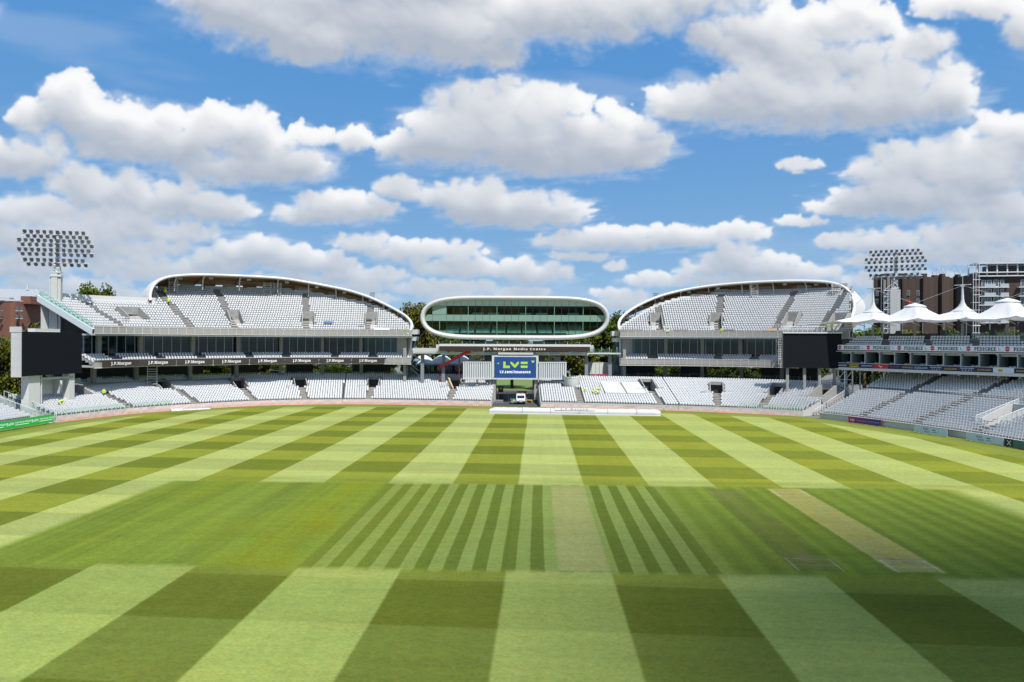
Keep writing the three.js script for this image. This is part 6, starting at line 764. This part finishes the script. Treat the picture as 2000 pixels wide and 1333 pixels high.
// ---------------------------------------------------------------- vehicles and works in the roadway opening
{
  const q = onGround(1018.5, 790.5), S = thing('white_van', 'white panel van facing out of the roadway opening', 'van', [q.x, 0.008, q.z - 2.4]);
  const prof = [[-2.3, 0.45], [2.2, 0.45], [2.3, 0.75], [2.25, 1.0], [1.55, 1.18], [1.0, 1.9], [0.7, 1.98], [-2.25, 1.98]], sh = new THREE.Shape(prof.map(([z, y]) => new THREE.Vector2(z, y)));
  part(S, 'body', new THREE.ExtrudeGeometry(sh, { depth: 1.74, bevelEnabled: true, bevelThickness: 0.08, bevelSize: 0.06, bevelSegments: 2 }).translate(0, 0, -0.87).rotateY(-Math.PI / 2), M.carWhite);
  part(S, 'windscreen', new THREE.PlaneGeometry(1.6, 0.78).rotateX(-0.64).translate(0, 1.56, 1.39), M.carGlass); for (const s of [-1, 1]) { part(S, 'side_window', new THREE.PlaneGeometry(0.8, 0.5).rotateY(s * Math.PI / 2).translate(s * 0.965, 1.5, 0.7), M.carGlass); part(S, 'headlight', new RoundedBoxGeometry(0.32, 0.2, 0.1, 2, 0.04).translate(s * 0.68, 0.92, 2.3), M.headlight); part(S, 'door_mirror', new RoundedBoxGeometry(0.2, 0.26, 0.12, 2, 0.04).translate(s * 1.1, 1.35, 1.25), M.dark); for (const z of [1.45, -1.5]) { const w = part(S, 'wheel', new THREE.CylinderGeometry(0.34, 0.34, 0.22, 20).rotateZ(Math.PI / 2).translate(s * 0.86, 0.34, z), M.tyre); part(w, 'rim', new THREE.CylinderGeometry(0.2, 0.2, 0.24, 14).rotateZ(Math.PI / 2).translate(s * 0.86, 0.34, z), M.galv); } }
  part(S, 'bumper', new RoundedBoxGeometry(1.86, 0.32, 0.2, 2, 0.06).translate(0, 0.58, 2.32), M.dark); part(S, 'grille', box(0.9, 0.12, 0.04, 0, 0.95, 2.33), M.dark); part(S, 'number_plate', box(0.52, 0.12, 0.02, 0, 0.6, 2.44), M.white);
}
{ const q = onGround(1004.5, 790.5), S = thing('utility_cart', 'low green utility cart in front of the white van', 'cart', [q.x, 0.008, q.z - 1.2]); part(S, 'cargo_bed', [box(1.45, 0.5, 0.08, 0, 0.85, 0.9), box(1.45, 0.5, 0.08, 0, 0.85, -0.9), box(0.08, 0.5, 1.8, -0.7, 0.85, 0), box(0.08, 0.5, 1.8, 0.7, 0.85, 0), box(1.4, 0.08, 1.8, 0, 0.62, 0)], M.cartGreen); part(S, 'label_plate', box(0.6, 0.2, 0.02, 0.05, 0.88, 0.96), M.white); part(S, 'tailgate_board', box(1.2, 0.14, 0.12, 0, 0.55, 1.05), M.wood); for (const s of [-1, 1]) for (const z of [-0.6, 0.6]) { const w = part(S, 'wheel', new THREE.CylinderGeometry(0.26, 0.26, 0.18, 16).rotateZ(Math.PI / 2).translate(s * 0.68, 0.26, z), M.tyre); part(w, 'hub', new THREE.CylinderGeometry(0.12, 0.12, 0.2, 10).rotateZ(Math.PI / 2).translate(s * 0.68, 0.26, z), M.cartGreen); } part(S, 'push_bar', [bar(V(-0.6, 0.9, -0.95), V(-0.6, 1.35, -1.25), 0.03), bar(V(0.6, 0.9, -0.95), V(0.6, 1.35, -1.25), 0.03), bar(V(-0.6, 1.35, -1.25), V(0.6, 1.35, -1.25), 0.03)], M.dark); }
{ const r = rng(77), q = at(1009, 765, 158), S = thing('material_stack', 'long stack of pipes, planks and red bundles across the roadway', 'materials', [q.x - 0.6, 0, q.z]); for (let i = 0; i < 4; i++) part(S, 'trestle', [box(0.1, 1.6, 0.1, -3.3 + i * 2.2, 0.8, -0.4), box(0.1, 1.6, 0.1, -3.3 + i * 2.2, 0.8, 0.4), box(0.1, 0.1, 1, -3.3 + i * 2.2, 1.6, 0)], M.dark); for (let i = 0; i < 12; i++) part(S, i % 3 ? 'plank' : 'pipe', i % 3 ? box(5 + 2 * r(), 0.09, 0.22, (r() - 0.5) * 1.2, 1.72 + 0.1 * (i % 4), -0.45 + 0.3 * (i % 4), (r() - 0.5) * 0.05) : bar(V(-3.3, 1.78 + 0.1 * (i % 4), -0.5 + i * 0.09), V(3.3 - r(), 1.78 + 0.1 * (i % 4), -0.5 + i * 0.09), 0.08, 6), [M.wood, M.orangePale, M.white, M.steelDark][i % 4]); part(S, 'red_bundle', new RoundedBoxGeometry(2.2, 0.4, 0.7, 2, 0.1).translate(1.9, 2.2, 0), M.redDark); }
{ const q = at(979, 752, 160), S = thing('black_cabinet', 'tall black equipment cabinet at the left side of the roadway', 'cabinet', [q.x, 0, q.z]); part(S, 'body', new RoundedBoxGeometry(1.15, 3.4, 1.0, 2, 0.05).translate(0, 1.7, 0), M.dark); part(S, 'label_plate', box(0.5, 0.3, 0.02, 0, 2.9, 0.52), M.trim); for (const s of [-1, 1]) part(S, 'door', box(0.5, 2.4, 0.04, s * 0.28, 1.4, 0.52), M.black); }
{ const q = onGround(1046, 788), S = thing('tool_pile', 'pile of timber and yellow machinery right of the white van', 'materials', [q.x - 0.9, 0.008, q.z - 2]); part(S, 'yellow_frame', [beam(V(-0.9, 0.6, 0.3), V(0.3, 0.6, 0.3), 0.12, 0.12), beam(V(-0.9, 0, 0.3), V(-0.9, 1.1, 0.3), 0.1, 0.1), beam(V(0.3, 0, 0.3), V(0.3, 0.6, 0.3), 0.1, 0.1)], mat([0.6, 0.45, 0.05], 0.6)); for (let i = 0; i < 5; i++) part(S, 'plank', box(1.6, 0.08, 0.2, 0.2, 0.06 + i * 0.09, -0.5 + 0.06 * i, 0.2 * i), M.wood); part(S, 'dark_tub', new THREE.CylinderGeometry(0.5, 0.42, 0.6, 14).translate(0.9, 0.3, -0.2), M.dark); }
{ const q = onGround(975, 789), S = thing('pallet_stack', 'low stack of grey pallets at the left foot of the roadway', 'pallets', [q.x, 0.008, q.z - 1.6]); for (let i = 0; i < 4; i++) part(S, 'pallet', [box(1.9, 0.03, 1.1, 0, 0.14 + i * 0.15, 0), box(1.9, 0.1, 0.12, 0, 0.07 + i * 0.15, -0.45), box(1.9, 0.1, 0.12, 0, 0.07 + i * 0.15, 0.45)], M.panel); }
// ---------------------------------------------------------------- red conveyor, spiral ramp, marquee, coaches
{ const a = at(857, 722, 160), b = at(915, 690, 158), S = thing('red_conveyor', 'sloping red conveyor boom left of the media centre shafts', 'conveyor'), g = []; const u = V(0, 0.45, 0); for (const z of [-0.45, 0.45]) for (const y of [0, 0.5]) g.push(bar(a.clone().add(V(0, y, z)), b.clone().add(V(0, y, z)), 0.09, 6)); for (let i = 0; i < 9; i++) { const p = a.clone().lerp(b, i / 9), q = a.clone().lerp(b, (i + 1) / 9); g.push(bar(p.clone().add(V(0, 0, 0.45)), q.clone().add(V(0, 0.5, 0.45)), 0.05, 5)); } part(S, 'boom', g, M.red); part(S, 'belt', beam(a.clone().add(V(0, 0.28, 0)), b.clone().add(V(0, 0.28, 0)), 0.75, 0.2), M.redDark); part(S, 'side_guard', beam(a.clone().add(V(0.2, 0.2, 0.5)), b.clone().add(V(-0.6, 0.1, 0.5)), 0.05, 0.42), M.red); part(S, 'drive_head', new RoundedBoxGeometry(0.9, 0.8, 1.1, 2, 0.08).translate(b.x, b.y + 0.2, b.z), M.red); const m = a.clone().lerp(b, 0.7); part(S, 'support_leg', [bar(V(m.x, 0, m.z - 0.5), V(m.x, m.y, m.z - 0.4), 0.1, 6), bar(V(m.x, 0, m.z + 0.5), V(m.x, m.y, m.z + 0.4), 0.1, 6), bar(V(a.x + 0.3, 0, a.z), V(a.x + 0.3, a.y, a.z), 0.14, 6)], M.redDark); part(S, 'chassis', [box(2.4, 0.5, 1.4, (a.x + m.x) / 2, 0.7, m.z)], M.redDark); }
{ // curved white stair enclosure
  const [cx, , cz] = onTier(LOW_C.T, 1128, 11), S = thing('curved_stair_enclosure', 'curved white scoop-shaped stair wall among the seats right of the roadway', 'stair enclosure', [cx, 0, cz]), rows = []; for (const [h, r] of [[2.6, 0.9], [3.6, 1.5], [4.9, 1.75], [6.3, 1.8]]) { const ring = []; for (let k = 0; k <= 22; k++) { const th = -0.15 + (Math.PI + 0.3) * k / 22; ring.push(V(Math.cos(th) * r, h - 1.4 * Math.sin(th) * (h > 4 ? 0.5 : 0.15), Math.sin(th) * r * 1.15)); } rows.push(ring); } part(S, 'curved_wall', sheet(rows), M.white); part(S, 'inner_lining', sheet(rows.map((r) => r.map((q) => V(q.x * 0.93, q.y - 0.02, q.z * 0.93))), true), M.galv); part(S, 'well_floor', new THREE.CircleGeometry(1.5, 20).rotateX(-Math.PI / 2).translate(0, 3.4, 0), M.dark); part(S, 'rim_rail', new THREE.TubeGeometry(new THREE.CatmullRomCurve3(rows[3]), 24, 0.06, 5), M.rail); part(S, 'steps', Array.from({ length: 6 }, (_, i) => box(1.5, 0.16, 0.32, 0.1 + i * 0.05, 3.3 - i * 0.26, 2.0 + i * 0.45)), M.wood2); }
{ const S = thing('marquee', 'white scalloped marquee canopies behind the left lower seats', 'marquee', [0, 0, -176]), x0 = at(805, 700, 176).x, x1 = at(918, 700, 176).x, n = 3, w = (x1 - x0) / n; for (let i = 0; i < n; i++) { const rows = []; for (let k = 0; k <= 6; k++) { const row = []; for (let j = 0; j <= 12; j++) { const f = j / 12, e = k / 6; row.push(V(x0 + (i + f) * w, 8.0 + 2.0 * Math.sin(e * Math.PI * 0.5 + 0.001) * (0.35 + 0.65 * Math.sin(f * Math.PI)), -e * 7 + 3.5)); } rows.push(row); } part(S, 'canopy', sheet(rows), M.tent); part(S, 'valance', sheet([rows[0], rows[0].map((q) => V(q.x, q.y - 0.4, q.z))]), M.tent); } for (let i = 0; i <= n; i++) part(S, 'pole', bar(V(x0 + i * w, 0, 3.4), V(x0 + i * w, 8, 3.4), 0.14, 8), M.steelDark); for (let i = 0; i < 9; i++) part(S, 'glass_wall', box((x1 - x0) / 9 - 0.12, 3.2, 0.05, lerp(x0, x1, (i + 0.5) / 9), 6.1, 2.6), M.pane); part(S, 'rear_wall', box(x1 - x0, 7.8, 0.2, (x0 + x1) / 2, 3.9, -3), M.dark); part(S, 'floor_deck', box(x1 - x0, 0.3, 7, (x0 + x1) / 2, 4.4, 0), M.concrete); for (const xx of [x0 + 1, x1 - 1]) part(S, 'floor_prop', box(0.4, 4.3, 0.4, xx, 2.15, 0), M.concrete); }
{ const S = thing('terrace_fence', 'translucent pale fence panels behind the seats right of the roadway', 'fence', [0, 0, -165]), x0 = at(1148, 720, 165).x, x1 = at(1212, 720, 165).x; for (let i = 0; i < 8; i++) { part(S, 'panel', box((x1 - x0) / 8 - 0.06, 2.7, 0.05, lerp(x0, x1, (i + 0.5) / 8), 7.3, 0), M.panelPale); part(S, 'post', box(0.09, 8.7, 0.09, lerp(x0, x1, i / 8), 4.35, 0.08), M.galv); } part(S, 'top_rail', box(x1 - x0, 0.08, 0.1, (x0 + x1) / 2, 8.7, 0.02), M.galv); }
{ const q = at(1198, 714, 186), S = thing('red_bus', 'red bus roof showing behind the pale fence', 'bus', [q.x, 0, q.z]); part(S, 'body', new RoundedBoxGeometry(11, 3.3, 2.5, 3, 0.25).translate(0, 6.2, 0), M.red); part(S, 'window_band', box(10, 0.9, 2.54, 0, 6.6, 0), M.carGlass); for (const x of [-3.6, 3.4]) for (const s of [-1, 1]) part(S, 'wheel', new THREE.CylinderGeometry(0.5, 0.5, 0.3, 18).rotateX(Math.PI / 2).translate(x, 4.7, s * 1.1), M.tyre); part(S, 'road_deck', box(16, 0.3, 5, 0, 4.05, 0), M.concrete); for (const x of [-6, 0, 6]) part(S, 'deck_pier', box(0.6, 3.9, 0.6, x, 1.95, 0), M.concrete); }
// cars seen through the openings of the concourse
{ const car = (label, px, d, c, turn, first) => { const q = at(px, 725, d), S = thing('parked_car', label, 'car', [q.x, 4.2, q.z], turn, 'cars parked on the upper car park'); const sh = new THREE.Shape([[-2.1, 0.35], [2.1, 0.35], [2.15, 0.8], [1.2, 0.95], [0.6, 1.42], [-1.0, 1.45], [-1.8, 1.0], [-2.12, 0.9]].map(([a, b]) => new THREE.Vector2(a, b))); part(S, 'body', new THREE.ExtrudeGeometry(sh, { depth: 1.6, bevelEnabled: true, bevelThickness: 0.08, bevelSize: 0.06, bevelSegments: 2 }).translate(0, 0, -0.8), mat(c, 0.25)); part(S, 'side_glass', [box(1.7, 0.34, 1.78, -0.25, 1.18, 0)], M.carGlass); for (const x of [-1.3, 1.3]) for (const s of [-1, 1]) part(S, 'wheel', new THREE.CylinderGeometry(0.33, 0.33, 0.2, 16).rotateX(Math.PI / 2).translate(x, 0.33, s * 0.78), M.tyre); };
  const park = thing('car_park_deck', 'raised concrete car park deck behind the left stand', 'deck'); const A = at(520, 725, 184), B = at(700, 725, 184); part(park, 'deck', box(B.x - A.x, 0.3, 16, (A.x + B.x) / 2, 4.03, -184), M.stepLight); for (let i = 0; i < 6; i++) part(park, 'pier', box(0.5, 3.88, 0.5, lerp(A.x, B.x, (i + 0.5) / 6), 1.94, -184), M.concrete);
  car('dark grey car seen under the left stand', 541, 183, [0.05, 0.05, 0.06], 0.2); car('deep red car seen under the left stand', 584, 182, [0.25, 0.02, 0.03], -0.1); car('silver car seen under the left stand', 607, 184, [0.5, 0.5, 0.52], 0.3); car('white car seen under the left stand', 566, 187, [0.7, 0.7, 0.7], 0.1); }
// ---------------------------------------------------------------- scaffold towers on the stands
function scaffold(label, base, w, dpt, h, yaw, lifts) { const S = thing('scaffold_tower', label, 'scaffold', base, yaw, 'aluminium scaffold towers on the stands'), g = []; for (const sx of [-1, 1]) for (const sz of [-1, 1]) g.push(bar(V(sx * w / 2, 0, sz * dpt / 2), V(sx * w / 2, h, sz * dpt / 2), 0.05, 6)); for (let y = 0.4; y < h; y += 0.5) for (const sz of [-1, 1]) g.push(bar(V(-w / 2, y, sz * dpt / 2), V(w / 2, y, sz * dpt / 2), 0.035, 5)); for (let i = 0; i < lifts; i++) for (const sx of [-1, 1]) g.push(bar(V(sx * w / 2, i * h / lifts, -dpt / 2), V(sx * w / 2, (i + 1) * h / lifts, dpt / 2), 0.035, 5)); part(S, 'frame', g, M.galv); for (let i = 1; i <= lifts; i++) part(S, 'platform', box(w * 0.95, 0.06, dpt * 0.95, 0, h * i / lifts - 0.6, 0), M.wood); for (const sx of [-1, 1]) for (const sz of [-1, 1]) part(S, 'castor', new THREE.CylinderGeometry(0.09, 0.09, 0.07, 10).rotateZ(Math.PI / 2).translate(sx * w / 2, 0.09, sz * dpt / 2), M.tyre); return S; }
const tierPos = (T, px, k) => { const [x, y, z] = onTier(T, px, k); return [x, y, z]; };
scaffold('scaffold tower at the left end of the left canopy', tierPos(LEFT.U, 397, 16.0), 1.7, 1.2, 3.6, 0.3, 3); scaffold('left of two scaffold towers under the middle of the left canopy', tierPos(LEFT.U, 536, 17), 1.6, 1.2, 3.3, 0.1, 2); scaffold('right of two scaffold towers under the middle of the left canopy', tierPos(LEFT.U, 551, 17), 1.6, 1.2, 3.3, 0.1, 2);
scaffold('scaffold tower over the stair mouth in the left lower seats', tierPos(LOW_A.T, 352, 11.0), 1.7, 1.6, 4.4, 0.5, 3); scaffold('scaffold tower under the middle of the right canopy', tierPos(RIGHT.U, 1450, 17), 1.6, 1.2, 3.6, -0.1, 2); scaffold('scaffold tower under the right end of the right canopy', tierPos(RIGHT.U, 1582, 17), 1.7, 1.2, 2.6, -0.3, 2); { const q = at(1523, 680, 149); scaffold('scaffold tower against the left side of the right black screen', [q.x, 8.72, q.z], 0.9, 1.4, 5.5, 0, 3); }
// ---------------------------------------------------------------- end walls and stair towers of the two stands, glazed end balustrade, stair ramps
{ const S = thing('stair_tower', 'concrete and glass stair tower at the right end of the left stand', 'stair tower'), q = at(806, 680, 163); part(S, 'wall', [box(0.7, 14.6, 1.2, q.x - 1.5, 7.3, q.z + 1.5), box(0.6, 14.2, 9, q.x - 1.3, 7.1, q.z - 4)], M.concrete); part(S, 'glazed_lift', box(1.5, 13.4, 2.4, q.x + 0.1, 6.7, q.z - 1.4), M.pane); part(S, 'cap', [box(2.2, 1.1, 3, q.x + 0.1, 15.6, q.z - 1.2), box(1.9, 0.9, 2.6, q.x + 0.1, 14.0, q.z - 1.4)], M.galv); part(S, 'stair_flight', [beam(V(q.x - 0.6, 11, q.z), V(q.x + 1.6, 9.2, q.z), 1, 0.2), beam(V(q.x + 1.6, 9.2, q.z - 1.1), V(q.x - 0.6, 7.4, q.z - 1.1), 1, 0.2), beam(V(q.x - 0.6, 7.4, q.z), V(q.x + 1.6, 5.6, q.z), 1, 0.2)], M.stepLight); part(S, 'stair_rail', [bar(V(q.x - 0.6, 12, q.z + 0.4), V(q.x + 1.6, 10.2, q.z + 0.4), 0.05), bar(V(q.x - 0.6, 8.4, q.z + 0.4), V(q.x + 1.6, 6.6, q.z + 0.4), 0.05)], M.rail); }
{ const S = thing('stair_tower', 'concrete and glass stair tower at the left end of the right stand', 'stair tower'), q = at(1206, 680, 162); part(S, 'wall', [box(0.7, 14.6, 1.2, q.x + 1.3, 7.3, q.z + 1.5), box(0.6, 14.2, 9, q.x + 1.1, 7.1, q.z - 4)], M.concrete); part(S, 'glazed_lift', box(1.3, 13.4, 2.4, q.x - 0.2, 6.7, q.z - 1.4), M.pane); part(S, 'cap', [box(2.0, 1.1, 3, q.x - 0.3, 15.4, q.z - 1.2), box(1.7, 0.9, 2.6, q.x - 0.2, 13.95, q.z - 1.4)], M.galv); }
{ // sloping glass side of the left stand
  const S = thing('glass_balustrade', 'sloping green glass balustrade down the left edge of the left stand', 'balustrade'), U = LEFT.U, pts = []; for (let k = 0; k <= 12.5; k += 0.5) { const q = U.pos(0, k / 20); q.y = U.h(k); pts.push(q); } const side = V(-0.35, 0, 0.1); part(S, 'stringer', [sheet([pts.map((q) => V(q.x - 0.35, q.y + 0.25, q.z + 0.1)), pts.map((q) => V(q.x - 0.35, q.y - 1.0, q.z + 0.1))]), sheet([pts.map((q) => V(q.x - 0.35, q.y + 0.25, q.z + 0.1)), pts.map((q) => V(q.x + 0.15, q.y + 0.25, q.z + 0.1))], true)], M.pale); for (let i = 0; i < 12; i++) { const a = pts[i * 2], b = pts[i * 2 + 2]; part(S, 'glass_pane', sheet([[a, b].map((q) => V(q.x - 0.3, q.y + 1.45, q.z + 0.08)), [a, b].map((q) => V(q.x - 0.3, q.y + 0.27, q.z + 0.08))]), M.greenClear); } }
{ // white railed stairs in the corner before the tented stand
  const S = thing('railed_stair', 'white railed stair climbing between the right stand and the tented stand', 'stair'), a = onGround(1582, 806), b = at(1650, 745, 137), n = 14, st = []; b.y = 3.9; const w = V(b.z - a.z, 0, -(b.x - a.x)).normalize(); for (let i = 0; i < n; i++) { const p = a.clone().lerp(b, (i + 0.5) / n); st.push(box(2.2, Math.max(0.2, p.y), a.distanceTo(b) / n * 1.02, p.x, Math.max(0.2, p.y) / 2, p.z, Math.atan2(b.x - a.x, b.z - a.z))); } part(S, 'steps', st, M.wood2); for (const s of [-1, 1]) { const o = w.clone().multiplyScalar(1.2 * s); part(S, 'side_panel', sheet([[a, b].map((q) => V(q.x + o.x, q.y + 1.05, q.z + o.z)), [a, b].map((q) => V(q.x + o.x, q.y + 0.12, q.z + o.z))]), M.railPanel); part(S, 'hand_rail', bar(V(a.x + o.x, a.y + 1.12, a.z + o.z), V(b.x + o.x, b.y + 1.12, b.z + o.z), 0.05), M.rail); for (let i = 0; i <= n; i++) { const p = a.clone().lerp(b, i / n).add(o); part(S, 'post', box(0.06, 1.1, 0.06, p.x, p.y + 0.55, p.z), M.rail); } } }
{ // railed landing inside the tented stand's seats
  const S = thing('railed_stair', 'white railed stair mouth among the near seats of the tented stand', 'stair'), T = TENT.T, v = T.voms[0], nn = T.normal(v.t), tt = V(-nn.z, 0, nn.x); for (const s of [-1, 1]) { const A = T.pos(v.t, 3.2 / 24).addScaledVector(tt, s * 1.75), B = T.pos(v.t, 11.5 / 24).addScaledVector(tt, s * 1.75); A.y = T.h(3.2) + 0.1; B.y = T.h(11.5) + 0.1; part(S, 'side_panel', sheet([[A, B].map((q) => V(q.x, q.y + 1.15, q.z)), [A, B].map((q) => V(q.x, q.y + 0.1, q.z))]), M.railPanel); part(S, 'hand_rail', bar(V(A.x, A.y + 1.2, A.z), V(B.x, B.y + 1.2, B.z), 0.05), M.rail); for (let i = 0; i <= 9; i++) { const p = A.clone().lerp(B, i / 9); part(S, 'post', box(0.06, 1.2, 0.06, p.x, p.y + 0.6, p.z), M.rail); } } }
// ---------------------------------------------------------------- odds and ends left on the seats
for (const [T, px, k, l, m, w] of [[RIGHT.U, 1232, 0, 'dark lettered board propped on the right upper seats, leftmost', M.brownBoard, 5], [RIGHT.U, 1330, 0, 'dark board lying on the right upper seats, middle', M.brownBoard, 3.2], [RIGHT.U, 1420, 0, 'dark board lying on the right upper seats near the stair mouth', M.brownBoard, 3], [RIGHT.U, 1506, 0.4, 'yellow plywood sheet on the right upper seats', M.wood, 2.2], [LEFT.U, 745, 0.3, 'white board lying on the front rows of the left upper seats', M.white, 3.4], [LEFT.U, 640, 3.2, 'blue sheet lying on the left upper seats', mat([0.03, 0.12, 0.28], 0.6), 2]]) { const [x, y, z] = onTier(T, px, k), n = T.normal(T.tOf(px)), S = thing('loose_board', l, 'board', [x, y + 0.85, z], Math.atan2(-n.x, -n.z)); part(S, 'sheet', new RoundedBoxGeometry(w, 0.5, 0.04, 1, 0.01).rotateX(-0.4), m); part(S, 'edge_batten', box(w, 0.05, 0.05, 0, -0.2, 0.1), m); }
for (const [T, px, k, l] of [[LOW_B.T, 872, 8.5, 'timber plank leaning in the stair mouth left of the roadway']]) { const [x, y, z] = onTier(T, px, k), S = thing('timber_plank', l, 'plank', [x, y, z]); part(S, 'plank', beam(V(0.7, 0, 1.0), V(-0.5, 2.3, -0.6), 0.3, 0.08), mat([0.55, 0.36, 0.17], 0.8)); part(S, 'offcut', box(0.5, 0.08, 0.25, 1.4, 0.3, 0.2), M.wood); }
// ---------------------------------------------------------------- the small cloud, high behind the viewer, whose thin shade lies on the near right of the field
{
  const c = V(31, 0, -24).addScaledVector(SUN, 2600), r = rng(21), g = [];
  for (let i = 0; i < 60; i++) { const a = r() * 6.2832, q = Math.sqrt(r()), x = Math.cos(a) * q * 30, z = Math.sin(a) * q * 27, s = 5 + 6 * r() * (1.1 - q), b = new THREE.IcosahedronGeometry(s, 3), p = b.attributes.position; for (let k = 0; k < p.count; k++) { const f = 1 + 0.22 * noise(p.getX(k) / 3 + i, p.getY(k) / 3 + p.getZ(k) / 3); p.setXYZ(k, p.getX(k) * f, p.getY(k) * f * 0.6, p.getZ(k) * f); } b.computeVertexNormals(); g.push(b.translate(x, 2 + 4 * (1 - q), z)); }
  const m = structure('cloud', mergeGeometries(g.map(plain)), new THREE.MeshStandardMaterial({ color: lin(0.95, 0.95, 0.95), roughness: 1, transparent: true, opacity: 0.46 })); m.position.copy(c);
}
scene.traverse((o) => { if (o.isMesh) { o.castShadow = true; o.receiveShadow = true; } });
renderer.render(scene, camera);
